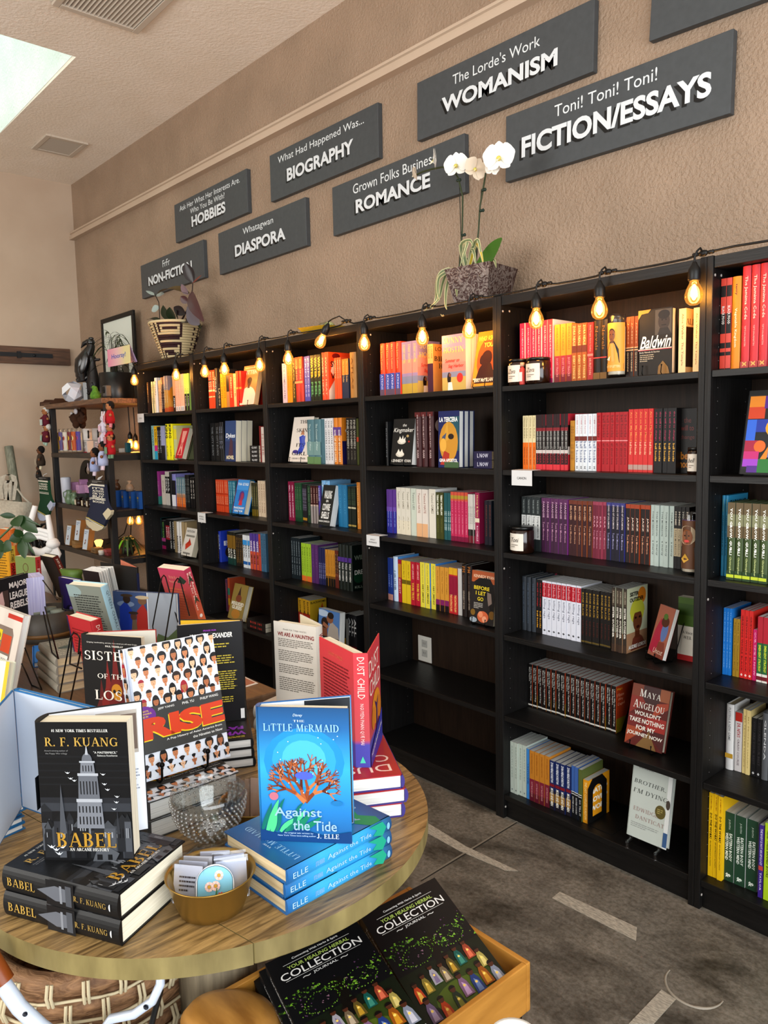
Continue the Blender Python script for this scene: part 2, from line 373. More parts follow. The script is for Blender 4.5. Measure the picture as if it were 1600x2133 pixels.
b = MB(); b.tube([(q.x, q.y, -.0012) for q in ring], [.0022+.004*math.sin(PI*i/len(ring))*(1 if i < 9 else .6) for i in range(len(ring))], '#a59e92', 6); b.build('pale_ring_mark', FLOOR)
# ceiling with the corner skylight and an added, out-of-view opening for light
SKY = [(-1.0, .582, -1.75, -.503), (3.5, 4.9, -3.45, -2.35)]  # second opening is added out of view, only to light the room
def ceil(mb):
    xs = sorted({XL-.2, XR+.2, *[q for s in SKY for q in s[:2]]}); ys = sorted({YF-.2, YB+.2, *[q for s in SKY for q in s[2:]]})
    for i in range(len(xs)-1):
        for j in range(len(ys)-1):
            cx, cy = (xs[i]+xs[i+1])/2, (ys[j]+ys[j+1])/2
            if any(s[0] < cx < s[1] and s[2] < cy < s[3] for s in SKY): continue
            P = [(xs[i], ys[j]), (xs[i+1], ys[j]), (xs[i+1], ys[j+1]), (xs[i], ys[j+1])]
            mb.add([(x, y, cz(x)) for x, y in P]+[(x, y, cz(x)+.12) for x, y in P], [(0, 3, 2, 1), (4, 5, 6, 7), (0, 1, 5, 4), (1, 2, 6, 5), (2, 3, 7, 6), (3, 0, 4, 7)], CEILM)
zone('ceiling', ceil)
SHAFT = tex('white_shaft_plaster', '#e6efe9', '#f4f8f4', 5, 3, .85, .5, bscale=60, bdist=.012); PANE = M('#e6f5ee', .5, 0, 1.55)
for i, s in enumerate(SKY):
    def shaft(mb, s=s):
        x0, x1, y0, y1 = s; z0, z1 = cz(x1)+.001, 4.85
        mb.box((x0-.04, y0-.04, cz(x0)+.13), (x0, y1+.04, z1), SHAFT); mb.box((x1, y0-.04, z0+.13), (x1+.04, y1+.04, z1), SHAFT); mb.box((x0+.0005, y0+.003, cz(x0)+.001), (x0+.003, y1-.003, z1-.001), SHAFT); mb.box((x1-.003, y0+.003, z0), (x1-.0005, y1-.003, z1-.001), SHAFT)
        mb.box((x0, y0, z1), (x1, y1, z1+.02), PANE); mb.box((x0, y0-.04, cz(x0)+.13), (x1, y0, z1), SHAFT); mb.box((x0, y1, cz(x0)+.13), (x1, y1+.04, z1), SHAFT); mb.box((x0+.003, y0+.0005, cz(x0)+.001), (x1-.003, y0+.003, z1-.001), SHAFT); mb.box((x0+.003, y1-.003, cz(x0)+.001), (x1-.003, y1-.0005, z1-.001), SHAFT)
    zone('window_%d' % (i+1), shaft)  # the second shaft and its glowing pane are the added light source
# walls
zone('wall_back', lambda mb: mb.box((XL-.2, YB, 0), (XR+.2, YB+.15, 4.0), WALLM))
zone('wall_left', lambda mb: mb.box((XL-.15, YF-.2, 0), (XL, YB+.001, 4.0), WALLS))
def holed(mb, axis, at, th, lo, hi, h0, h1, z0, z1):
    for a, b2, c, d in ((lo, h0, 0, 4.0), (h1, hi, 0, 4.0), (h0, h1, 0, z0), (h0, h1, z1, 4.0)):
        if axis == 0: mb.box((at, a, c), (at+th, b2, d), WALLS)
        else: mb.box((a, at-th, c), (b2, at, d), WALLS)
zone('wall_right', lambda mb: holed(mb, 0, XR, .15, YF-.2, YB+.2, -4.9, -.5, .35, 3.1))
zone('wall_front', lambda mb: holed(mb, 1, YF, .15, XL-.2, XR+.2, .4, 4.8, .9, 3.2))
def storefront(mb):
    for y in (-4.9, -3.43, -1.97, -.56): mb.box((XR+.04, y, .35), (XR+.1, y+.06, 3.1), '#2b2b2b')
    for z in (.35, 3.04): mb.box((XR+.04, -4.9, z), (XR+.1, -.5, z+.06), '#2b2b2b')
zone('window_3', storefront)
def sidewin(mb):
    for x in (.4, 1.84, 3.3, 4.74): mb.box((x, YF-.1, .9), (x+.06, YF-.04, 3.2), '#2b2b2b')
    for z in (.9, 3.14): mb.box((.4, YF-.1, z), (4.8, YF-.04, z+.06), '#2b2b2b')
zone('window_4', sidewin)
# picture rail
a0, a1 = Yp(152, 500, .27), Yp(800, 164, .27); c0, c1 = Yp(152, 486, .27), Yp(800, 128, .27)
def rail(mb):
    sl = (a1.z-a0.z)/(a1.x-a0.x); h = (.5*(c0.z-a0.z)+.5*(c1.z-a1.z))
    za = a0.z+sl*(XL-a0.x); zb = a0.z+sl*(XR-a0.x)
    prof = [(0, 0), (-.045, 0), (-.045, h*.42), (-.03, h*.5), (-.03, h*.7), (-.04, h*.76), (-.04, h*.95), (-.02, h), (0, h)]
    vs = [(x, YB+y, z+dz) for x, z in ((XL, za), (XR, zb)) for y, dz in prof]; n = len(prof)
    mb.add(vs, [(i, (i+1) % n, n+(i+1) % n, n+i) for i in range(n)], WALLS)
zone('trim_1', rail)
# ceiling vents
def vent(label, x0, x1, y0, y1, along_x, n):
    z = min(cz(x0), cz(x1)); t = thing('ceiling_vent', label, 'vent', ((x0+x1)/2, (y0+y1)/2, z))
    w, d = (x1-x0)/2, (y1-y0)/2
    f = MB(); k = .035
    for q in (((-w, -d), (w, -d+k)), ((-w, d-k), (w, d)), ((-w, -d+k), (-w+k, d-k)), ((w-k, -d+k), (w, d-k))): f.box((*q[0], -.012), (*q[1], .002), '#cfc4b6')
    f.build('frame', t, .003)
    bk = MB(); bk.box((-w+k, -d+k, .0005), (w-k, d-k, .004), '#7d756b'); bk.build('backing', t)
    for i in range(n):
        s = MB(); 
        if along_x:
            y = -d+k+(2*d-2*k)*(i+.5)/n; s.add([(-w+k, y-.006, 0), (w-k, y-.006, 0), (w-k, y+.005, -.01), (-w+k, y+.005, -.01)], [(0, 1, 2, 3)], '#c9beb0')
        else:
            x = -w+k+(2*w-2*k)*(i+.5)/n; s.add([(x-.006, -d+k, -.01), (x-.006, d-k, -.01), (x+.004, d-k, 0), (x+.004, -d+k, 0)], [(0, 1, 2, 3)], '#bdb3a6')
        s.build('slat', t)
vent('large white ceiling vent cut by the top edge, near the skylight', 1.08, 1.72, -.80, -.362, True, 18)
vent('small white ceiling vent near the far corner of the room', -1.03, -.69, -.255, .042, True, 22)
# wooden board with iron bar on the left wall
p0, p1 = Xp(0, 722, XL+.03), Xp(147, 760, XL+.03)
t = thing('wall_board', 'rough brown wooden board with black iron bar on the left wall', 'board', (XL, -.3, 2.16))
WOODB = tex('rough_brown_wood', '#3c2a20', '#6d4c38', 9, 5, .65, .4, stretch=(8, .7, 8))
b = MB(); b.box((.001, -1.3, 0), (.04, p1.y+.3, .14), WOODB); b.build('plank', t, .004)
b = MB(); b.box((.04, -1.3, .055), (.048, .33, .088), '#2c2f33'); b.box((.04, .045, .045), (.056, .075, .098), '#25282c'); b.lathe([(.012, 0), (.012, .006), (.004, .009)], '#25282c', 10, Matrix.Translation((.048, .18, .07)) @ Matrix.Rotation(PI/2, 4, 'Y')); b.build('iron_bar', t)

# ================================================================== SIGNS
SIGN = tex('charcoal_sign_paint', '#3b3f42', '#414548', 40, 3, .5, .05, spec=.5)
def sign(label, q, lines):
    P = [Yp(*k, .262) for k in q]
    x0 = (P[0].x+P[3].x)/2; x1 = (P[1].x+P[2].x)/2; zt = (P[0].z+P[1].z)/2; zb = (P[2].z+P[3].z)/2
    tilt = ((P[1].z+P[2].z)-(P[0].z+P[3].z))/2/(x1-x0)
    w, h = x1-x0, zt-zb
    t = thing('wall_sign', label, 'sign', (x0, .29, zb+.0), 'painted signs above the bookcases'); t.rotation_euler = (0, -tilt*.9, 0); t.location.z = zb-tilt*w/2
    b = MB(); b.box((0, -.028, 0), (w, -.0005, h), SIGN); b.build('panel', t, .002)
    for s, u, v, wf, hf, bold in lines:
        b = MB()
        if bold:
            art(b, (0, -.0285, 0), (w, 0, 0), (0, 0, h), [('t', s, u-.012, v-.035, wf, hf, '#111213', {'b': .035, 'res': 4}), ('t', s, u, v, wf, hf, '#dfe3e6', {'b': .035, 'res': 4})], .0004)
        else: art(b, (0, -.0285, 0), (w, 0, 0), (0, 0, h), [('t', s, u, v, wf, hf, '#e4e8ea', {'res': 4})], .0004)
        b.build('lettering', t)
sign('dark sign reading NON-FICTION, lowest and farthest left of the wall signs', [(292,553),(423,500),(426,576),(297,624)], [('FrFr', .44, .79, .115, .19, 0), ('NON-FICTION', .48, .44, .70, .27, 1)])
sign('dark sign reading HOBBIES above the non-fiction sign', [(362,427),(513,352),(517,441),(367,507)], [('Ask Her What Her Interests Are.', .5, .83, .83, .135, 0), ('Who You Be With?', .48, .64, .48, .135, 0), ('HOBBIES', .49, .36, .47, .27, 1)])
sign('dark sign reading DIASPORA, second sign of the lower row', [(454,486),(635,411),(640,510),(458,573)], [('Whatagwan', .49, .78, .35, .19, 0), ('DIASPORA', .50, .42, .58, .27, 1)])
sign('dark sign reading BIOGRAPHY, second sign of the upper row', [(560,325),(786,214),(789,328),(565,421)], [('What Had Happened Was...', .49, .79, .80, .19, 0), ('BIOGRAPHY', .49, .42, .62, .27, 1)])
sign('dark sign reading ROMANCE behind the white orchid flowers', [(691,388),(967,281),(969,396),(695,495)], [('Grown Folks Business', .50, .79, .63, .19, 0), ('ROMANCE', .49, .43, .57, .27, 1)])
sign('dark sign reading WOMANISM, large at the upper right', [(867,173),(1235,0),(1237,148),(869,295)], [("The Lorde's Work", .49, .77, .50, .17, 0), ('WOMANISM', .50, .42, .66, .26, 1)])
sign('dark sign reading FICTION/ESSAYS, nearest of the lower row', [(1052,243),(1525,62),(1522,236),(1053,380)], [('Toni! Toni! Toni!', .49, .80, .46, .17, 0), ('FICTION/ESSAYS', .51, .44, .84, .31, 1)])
sign('dark blank-looking sign cut off by the top right corner', [(1353,-85),(1846,-290),(1846,-100),(1353,92)], [])

# ================================================================== BOOKCASES
LV = [1.69, 1.378, 1.063, .742, .42, .097]
def make_case():
    t = thing('bookcase', '', 'bookcase', group='black-brown bookcases along the wall')
    for x in (0, .78):
        b = MB(); b.box((x+.0005, 0, 0), (x+.0195, .28, 2.02), BW); b.build('side_panel', t, .0012)
    b = MB(); b.box((.0205, .004, 1.985), (.7795, .274, 2.018), BWH); b.build('top_panel', t, .001)
    for z in LV[:5]:
        b = MB(); b.box((.0205, .004, z-.02), (.7795, .272, z), BWH); b.build('shelf', t, .001)
    b = MB(); b.box((.0205, .004, .077), (.7795, .272, .097), BWH); b.build('bottom_shelf', t, .001)
    b = MB(); b.box((.0205, .02, 0), (.7795, .034, .0765), BWH); b.build('plinth', t)
    b = MB(); b.box((.0205, .2745, .05), (.7795, .279, 1.985), tex('brown_black_backing', '#1d130d', '#2b1e15', 14, 4, .5, stretch=(9, 9, .55), spec=.2)); b.build('back_panel', t)
    b = MB()
    for z, y in ((1.965, .012), (1.0, .012), (.045, .012), (1.968, .05)):
        b.lathe([(.0045, 0), (.004, .0018), (.0001, .002)], '#b9b2ac', 8, Matrix.Translation((.0195, y, z)) @ Matrix.Rotation(PI/2, 4, 'Y'))
    for yy in (.045, .235):
        for k in range(44): b.lathe([(.0014, 0), (.0012, .0006)], '#8d8a88', 5, Matrix.Translation((.0195, yy, .16+k*.04)) @ Matrix.Rotation(PI/2, 4, 'Y'))
    b.build('screw_cap', t)
    return t
c0_ = make_case(); CASES = []
for i, s in enumerate(['farthest black bookcase, beside the dark display stand in the corner', 'second black bookcase from the corner, with a gold book facing out low down', 'third black bookcase from the corner, behind the white hardcover', 'fourth black bookcase, with empty lower shelves and a wall outlet', 'fifth black bookcase, filled with long runs of identical spines', 'nearest black bookcase, cut off by the right edge']):
    o = c0_ if i == 0 else dup(c0_); o['label'] = s; o.location = (.8*i, 0, 0); CASES.append(o)
# ================================================================== BOOKS
def book(name, label, w, h, t, col, face=(), spine=(), hard=False, pg='cream', openb=None, inside='#ecebe6', flap=None, sr=False, group=None, cat='book', cface=None, back=None, inner=None, fan=0):
    """local frame: width +x, height +z, thickness +y; the side that is looked at is y=0.  sr: spine on the right.
    openb: the far board swung open by that many degrees about the spine"""
    r = thing(name, label, cat, group=group)
    bd = .0024 if hard else .0007; ov = .003 if hard else .0004
    mx = (lambda x: w-x) if sr else (lambda x: x)
    C = MB()
    def bx(x0, x1, y0, y1, m): a, b2 = sorted((mx(x0), mx(x1))); C.box((a, y0, 0), (b2, y1, h), m)
    bx(0, w, 0, bd, cface or col)
    if hard:
        bl = min(.006, t*.18); n = 8; pr = [(-bl*math.sin(PI*i/n)**.7, t*i/n) for i in range(n+1)]+[(bd, t), (bd, 0)]
        C.prism([(mx(x), y) for x, y in pr][::(-1 if sr else 1)], 0, h, col); sx = -bl-.0002
    else:
        bx(0, bd, bd, t-bd, col); sx = -.0001
    if openb:
        a = math.radians(openb); M4 = Matrix.Translation((mx(0), t, 0)) @ Matrix.Rotation(-a if sr else a, 4, 'Z')
        s = -1 if sr else 1
        x0, x1 = sorted((0, s*w)); C.box((x0, -bd, 0), (x1, 0, h), back or col, M4)
        C.box((x0+.002, -bd-.0008, .002), (x1-.002, -bd, h-.002), inside, M4)
        if flap:
            fx = [s*w*q for q in (.48, .985)]; fx.sort(); C.box((fx[0], -bd-.0016, .003), (fx[1], -bd-.0008, h-.003), flap[0], M4)
            if len(flap) > 1:
                o0 = M4 @ V3((fx[0], -bd-.0017, .003)); U = M4.to_3x3() @ V3((fx[1]-fx[0], 0, 0)); art(C, o0, U, (0, 0, h-.006), flap[1])
    else: bx(0, w, t-bd, t, back or col)
    if face: art(C, (0, 0, 0), (w, 0, 0), (0, 0, h), face, .00012)
    if spine:
        if sr: art(C, (w-sx, 0, 0), (0, t, 0), (0, 0, h), spine, .00015)
        else: art(C, (sx, t, 0), (0, -t, 0), (0, 0, h), spine, .00015)
    C.build('cover', r)
    P = MB(); a, b2 = sorted((mx(bd+.0005), mx(w-(ov if not hard else .005))))
    if fan:
        n = 7
        for i in range(n):
            y0 = bd+(t-2*bd)*i/n; M4 = Matrix.Translation((mx(0), y0, 0)) @ Matrix.Rotation(math.radians(fan*i/n)*(-1 if sr else 1), 4, 'Z') @ Matrix.Translation((-mx(0), -y0, 0))
            P.box((a, y0, ov), (b2, y0+(t-2*bd)/n*.5, h-ov), pages(pg), M4)
    else: P.box((a, bd, ov), (b2, t-bd, h-ov), pages(pg))
    P.build('pages', r)
    return r
def pose(o, origin, x, y, z): o.matrix_world = frame(V3(origin), V3(x), V3(y), V3(z))
CR = {'A': (270, 700, 5.517), 'B': (270, 960, 5.517), 'C': (540, 650, 6.096), 'D': (540, 960, 5.613), 'E': (760, 620, 5.333), 'F': (760, 960, 5.333), 'G': (1030, 560, 3.404), 'H': (1030, 800, 3.404), 'I': (1030, 1160, 3.404), 'J': (1030, 1350, 3.404), 'K': (1440, 500, 2.844), 'L': (1440, 1230, 2.844), 'M': (260, 720, 10), 'N': (760, 1300, 5.08), 'S': (0, 620, 3.553), 'T': (120, 640, 9.41), 'U': (60, 830, 7.11), 'V': (130, 1060, 9.41), 'W': (0, 1060, 4.706), 'X': (130, 1100, 3.721), 'P': (0, 0, 1)}
def K(c, x, y): a = CR[c]; return (a[0]+x/a[2], a[1]+y/a[2])
ORD = ['first', 'second', 'third', 'fourth', 'fifth', 'sixth', 'seventh', 'eighth', 'ninth', 'tenth', 'eleventh', 'twelfth', 'thirteenth', 'fourteenth', 'fifteenth', 'sixteenth', 'seventeenth', 'eighteenth']
NUM = ['', 'one', 'two', 'three', 'four', 'five', 'six', 'seven', 'eight', 'nine', 'ten', 'eleven', 'twelve', 'thirteen', 'fourteen', 'fifteen', 'sixteen', 'seventeen', 'eighteen']
UN = ['farthest', 'second', 'third', 'fourth', 'fifth', 'nearest']; SN = ['top', 'second', 'third', 'fourth', 'fifth', 'lowest']
YS = {0: .05, 1: .07, 2: .11, 3: .118, 4: .155, 5: .042}
def run(u, s, c, xl, xr, n, top, desc, col, bands=(), T=(), pg='grey', ys=None, dep=.135, face=(), hard=False, lean=0, cf=None, ybot=None):
    """n alike books side by side, spines out, on shelf s of bookcase u; xl..xr and top as seen in the photograph"""
    ys = YS[s] if ys is None else ys; dep = min(dep, .268-ys)
    z = LV[s]+.0006
    f = lambda x, zz: Yp(*K(c, x, zz), ys)
    # pixel row of the shelf under these books: walk down from the top
    def at(x):
        y = top
        for _ in range(6):
            q = f(x, y); y += (q.z-(z+.1))*380*CR[c][2]
        return f(x, y).x
    X0, X1 = at(xl), at(xr); h = f(xl, top).z-z; h = max(.14, min(h, .30))
    lo, hi = .8*u+.021, .8*u+.779
    X0 = max(X0, lo); 
    if u < 5: X1 = min(X1, hi)
    t = (X1-X0)/n
    items = [('r', 0, v0, 1, v1, cc) for v0, v1, cc in bands]+[('st', *k) for k in T]
    nm = 'hardcover_book' if hard else 'paperback_book'
    b0 = None; far = not hard and (u < 2 or (u == 2 and s >= 3))
    for i in range(n):
        if b0 is None or far: o = b0 = book(nm, '', dep, h, t*.925, col, face, items, hard, pg, cface=cf)
        else: o = dup(b0)
        if n == 1: o['label'] = '%s on %s shelf, %s bookcase' % (desc, SN[s], UN[u])
        else:
            o['label'] = '%s, %s from left of %s, %s bookcase' % (desc, ORD[i], NUM[n], UN[u]); o['group'] = '%ss, %s shelf of %s bookcase' % (desc, SN[s], UN[u])
        pose(o, (X0+t*(i+1)-t*.04, ys+random.uniform(-.0025, .0035), z), (0, 1, 0), (-1, 0, 0), (0, 0, 1))
        if far:
            mw = o.matrix_world.copy()
            for ch in list(o.children):
                me = ch.data; k0 = len(FARB.v); FARB.v += [tuple(mw @ v.co) for v in me.vertices]; ix = [FARB.mat(q) for q in me.materials]
                for p in me.polygons: FARB.f.append([k0+q for q in p.vertices]); FARB.mi.append(ix[p.material_index]); FARB.sm.append(False)
                bpy.data.objects.remove(ch)
            bpy.data.objects.remove(o); o = None
    return o
FARB = MB()
def easel(label, w, x, y, z, rot=0, back=12, col=None):
    """small wire plate stand seen from the front: two hooked feet and a leaning back"""
    t = thing('book_easel', label, 'easel', (x, y, z), 'book easels'); t.rotation_euler = (0, 0, rot)
    tb = math.tan(math.radians(back)); m = col or WIRE
    for sx in (-.28, .28):
        b = MB(); X = sx*w; b.tube([(X, -.016, .028), (X, -.02, .008), (X, -.014, .0016), (X, .05, .0016), (X*.9, .055+.02*tb, .02), (X*.75, .05+.12*tb, .12), (X*.6, .055+.15*tb, .15)], .0016, m, 6); b.ball((X, -.016, .031), .003, m, 6); b.build('wire_arm', t)
    b = MB(); b.tube([(-.28*w, .05, .0016), (.28*w, .05, .0016)], .0016, m, 6); b.tube([(-.17*w, .055+.15*tb, .15), (.17*w, .055+.15*tb, .15)], .0016, m, 6); b.build('cross_wire', t)
    return t
def faceout(u, s, c, A, B, T, thick, label, col, face=(), ys=None, hard=False, pg='cream', n=1, ez=None, name=None, lift=.004, cut=None, rot=0, spine=()):
    """a book stood front cover out; A, B bottom corners and T top-left corner as seen, front edge at depth ys"""
    ys = .05 if ys is None else ys; z = LV[s]+(lift if ez else .0006)
    a = Yp(*K(c, *A), ys); b = Yp(*K(c, *B), ys); w = b.x-a.x
    q = Xp(*K(c, *T), a.x); dz, dy = q.z-z, q.y-ys; h = math.hypot(dz, dy); th = math.atan2(dy, dz)
    if not .12 < h < .34: print('faceout h', label, h, th)
    h = max(.15, min(.3, h)); th = max(0, min(th, math.radians(22)))
    lo, hi = .8*u+.022, .8*u+.778; x0 = max(a.x, lo); w = min(w, hi-x0) if not cut else w
    r0 = None
    for i in range(n):
        if r0 is None: o = r0 = book(name or ('hardcover_book' if hard else 'paperback_book'), label, w, h, thick, col, face, spine, hard, pg)
        else: o = dup(r0)
        if n > 1:
            o['label'] = label+(', front copy' if i == 0 else ', %s copy' % ORD[i]); o['group'] = label+' copies'
        pose(o, (x0, ys+i*(thick+.0008)/math.cos(th)+.0, z+thick*math.sin(th)*0), (1, 0, 0), (0, math.cos(th), -math.sin(th)), (0, math.sin(th), math.cos(th)))
        o.location.z += thick*math.sin(th)
    if ez: easel(ez, w, x0+w/2, ys, LV[s]+.0004, 0, math.degrees(th)+3)
    return x0, w, h
def lying(u, s, c, A, B, label, n, t, col, text=None, dep=.2, w=.14, ys=.03, tc='#e8e8e8', pg='cream'):
    """books lying flat on a shelf, spine end to the left front"""
    a = Yp(*K(c, *A), ys); b = Yp(*K(c, *B), ys); L = b.x-a.x
    for i in range(n):
        sp = [('st', text, .2, .8, .5, tc, .01)] if text else []
        o = book('paperback_book', (label+', %s of %s upwards' % (ORD[i], NUM[n])), w, L, t*.97, col, (), sp, False, pg, group=label+' pile')
        pose(o, (b.x, ys, LV[s]+.0006+t*(i+1)), (0, 1, 0), (0, 0, -1), (-1, 0, 0))
# ---- bookcase 1 (farthest)
run(0,0,'M',470,505,1,765,'dark brown paperback','#33211c',T=[('COMFORT FOOD',.35,.95,.4,'#d8b988')])
run(0,0,'M',565,632,2,752,'cream and green spined paperback','#e6dcae',T=[('NEW STORIES',.3,.9,.5,'#3c4a2a')],cf='#3d4a44')
run(0,0,'M',640,700,1,672,'tall white hardcover','#e2dcd6',T=[('Essays',.5,.9,.5,'#8a6a50')],hard=True,pg='white')
run(0,0,'M',702,768,2,728,'short peach paperback','#e3b184',T=[('OF NIGHT',.2,.9,.4,'#8a4a30')])
run(0,0,'M',770,828,2,660,'maroon paperback with white title','#3a1a20',bands=[(.8,1,'#a26050')],T=[('CITY OF LIGHT',.1,.8,.5,'#d9c8bc')])
run(0,0,'M',830,902,2,632,'grey and gold paperback with bird cover','#c99a4a',bands=[(.62,1,'#8a8794'),(0,.12,'#c8653a')],face=[('r',0,0,1,.15,'#c8653a'),('r',0,.6,1,1,'#8a8794'),('e',.45,.5,.4,.25,'#c88a2a'),('e',.55,.45,.27,.17,'#1f4a54'),('e',.55,.55,.05,.03,'#f2efe8')],T=[('SONGBIRD',.25,.7,.4,'#f0e0c0')])
run(0,0,'M',1010,1058,1,640,'peach and black paperback','#dca57a',bands=[(0,.45,'#2c1d1d')],T=[('AFTER',.1,.4,.5,'#eee')])
run(0,0,'M',1062,1240,4,608,'pink to white paperback','#e2b8a2',bands=[(0,.14,'#e9e4e2')],T=[('the long way home',.3,.9,.3,'#b0765e'),('FREE',.03,.12,.5,'#555')],pg='cream')
run(0,0,'M',1246,1340,2,585,'lime green and black paperback','#b6dc7a',bands=[(0,.46,'#1c1c18')],T=[('ONE BLADE OF GRASS',.5,.95,.4,'#33402a'),('A NOVEL',.12,.4,.4,'#ddd')])
run(0,1,'A',252,282,1,1030,'teal and white paperback','#9cc6c2',T=[('WAVES',.4,.9,.5,'#345')])
run(0,1,'A',284,320,1,1035,'rainbow banded paperback','#e8b81e',bands=[(0,.25,'#37a7c8'),(.25,.42,'#d63a8a')],T=[('LOUD',.5,.9,.5,'#333')])
run(0,1,'A',322,362,2,1045,'thin black paperback with pale title','#1c1c1e',T=[('THE PROPHETS',.2,.9,.5,'#c9c9cc')])
run(0,1,'A',366,412,1,1035,'lavender and black paperback','#a7a9c6',bands=[(0,.42,'#26242a')])
run(0,1,'A',415,505,2,1012,'bright yellow hardcover lettered in black','#f0e416',T=[('KING',.60,.98,.6,'#161616',.03),('A LIFE',.1,.4,.2,'#555')],hard=True,face=[('r',0,0,1,1,'#f0e416'),('t','KING',.5,.75,.9,.3,'#161616',{'b':.03})])
run(0,1,'A',512,548,1,1030,'yellow and grey paperback','#c8cc9a',bands=[(.6,.9,'#e8d83a')])
faceout(0,1,'A',(522,1425),(604,1430),(608,1075),.03,'small red and pink book facing out on the second shelf, farthest bookcase','#c92b3a',[('p',[(.2,.1),(.35,.5),(.2,.9),(.8,.9),(.65,.5),(.8,.1)],'#efa99c'),('p',[(.3,.12),(.5,.35),(.7,.12)],'#c92b3a'),('t','M',.5,.45,.3,.14,'#c92b3a',{'f':'S'})],ez='black wire easel under the small red and pink book')
run(0,2,'B',278,338,3,118,'magenta and teal paperback','#a4408e',bands=[(0,.24,'#3f8f86')],face=[('r',0,0,1,.24,'#3f8f86'),('r',.3,.35,.7,.6,'#c07ab0')],T=[('TO BE YOUNG',.3,.7,.5,'#f1d8ea')],cf='#a4408e')
run(0,2,'B',370,412,1,160,'cream speckled paperback','#cfc6bb',T=[('HOOD',.4,.8,.4,'#7c6a55')])
run(0,2,'B',413,462,2,122,'grey and black paperback with bold marks','#c7c2ba',bands=[(.35,.85,'#1e1d1d')],T=[('SOUL',.4,.8,.6,'#eee',.02)])
run(0,2,'B',464,490,1,130,'black hardcover','#17171a',hard=True)
run(0,2,'B',492,540,1,150,'lavender and white hardcover','#8d8cc4',bands=[(0,.35,'#e5e2e8'),(.35,.8,'#1b1b22')],hard=True)
run(0,2,'B',542,640,5,188,'blue to orange paperback','#6c8a96',bands=[(0,.32,'#d9702a'),(.32,.45,'#b98a68')],T=[('WATER DANCER',.4,.95,.4,'#e7e2d8'),('FIRE',.1,.3,.4,'#f4c27a')])
run(0,2,'B',642,690,3,162,'black paperback with grey spine text','#1a1b1d',T=[('THE SELLOUT',.15,.9,.5,'#8f9391')])
run(0,2,'B',702,744,2,190,'dark paperback with white blocks','#1e1a1b',T=[('ROOTS',.3,.9,.6,'#dcd8d0')])
run(0,3,'B',300,356,3,648,'rainbow paperback','#38a2a8',bands=[(.55,.75,'#e7a832'),(.32,.55,'#d6443a'),(0,.32,'#7a58b8'),(.06,.14,'#5cc45c')],T=[('QUEER',.5,.95,.4,'#fff')])
run(0,3,'B',358,414,1,680,'black paperback with magenta flowers','#231c20',bands=[(.02,.14,'#9d2060'),(.28,.4,'#a84a86')],T=[('WHO IS BLACK',.4,.95,.4,'#7cc06a')])
run(0,3,'B',416,462,2,670,'red and black paperback','#1d1718',bands=[(.35,.8,'#a82a36')],T=[('EVENT',.4,.75,.5,'#eee')])
run(0,3,'B',464,515,2,675,'black paperback with bold white letters','#1b1b1d',T=[('WAYWARD LIVES',.08,.95,.6,'#d7d7d4',.02)])
run(0,3,'B',518,546,1,692,'tan paperback','#a89572')
run(0,3,'B',547,602,2,698,'white hardcover lettered in black','#e8e6e4',T=[('BASEBALL',.05,.55,.5,'#1a1a1a',.02)],hard=True,pg='white')
run(0,3,'B',606,668,2,700,'tan hardcover','#b09c78',hard=True)
faceout(0,3,'B',(592,1128),(712,1150),(662,782),.035,'white book with red kite shape facing out on the fourth shelf, farthest bookcase','#e6e2da',[('t','INVITATION',.45,.88,.7,.08,'#555',{'b':.02}),('r',.1,.68,.9,.75,'#9a988f'),('p',[(.2,.4),(.55,.58),(.75,.42),(.3,.2)],'#d2492a'),('p',[(.4,.4),(.5,.66),(.6,.5)],'#b5331c'),('r',.15,.06,.8,.12,'#8f8d88')],ez='black wire easel under the white book with red kite shape')
run(0,4,'B',195,242,1,1180,'yellow hardcover lettered in black','#e6dc1c',T=[('KING',.45,.9,.6,'#161616',.03)],hard=True,face=[('r',0,0,1,1,'#8ea2b8'),('t','KING',.5,.75,.9,.3,'#dede20',{'b':.04}),('p',[(.1,.3),(.5,.5),(.9,.35),(.5,.2)],'#2c3138')])
run(0,4,'B',420,520,3,1190,'dark spined paperback','#2a2626',T=[('RECORD',.3,.9,.4,'#bbb')])
# ---- bookcase 2
run(1,0,'A',905,978,3,398,'orange zigzag paperback','#e0562a',bands=[(.45,.5,'#f3d7a2'),(.3,.33,'#f3d7a2'),(.7,.74,'#3a2418')],T=[('RIOT BABY',.5,.95,.5,'#f6e6cc')])
run(1,0,'A',982,1012,1,372,'grey and black hardcover','#3a3634',T=[('GODS',.4,.8,.6,'#cfc8bd')],hard=True)
run(1,0,'A',1013,1043,1,548,'short black paperback','#19181a',T=[('LAGOS',.1,.8,.5,'#d9c6a4')])
run(1,0,'A',1046,1105,2,432,'yellow paperback','#f0a417',T=[('THE FIFTH',.3,.9,.4,'#6b3a10')])
run(1,0,'A',1107,1142,1,455,'tan and black paperback','#b98a55',bands=[(.5,1,'#33291f')])
run(1,0,'A',1145,1190,1,440,'red orange paperback','#e5431f',T=[('FREEDOM',.3,.9,.4,'#f7c9a0')])
run(1,0,'A',1192,1226,1,432,'cream and orange paperback','#f0c391',T=[('NOOR',.3,.9,.4,'#b44a20')])
run(1,0,'A',1228,1285,2,405,'scarlet paperback','#d43a28',bands=[(.5,.55,'#f2a24a')])
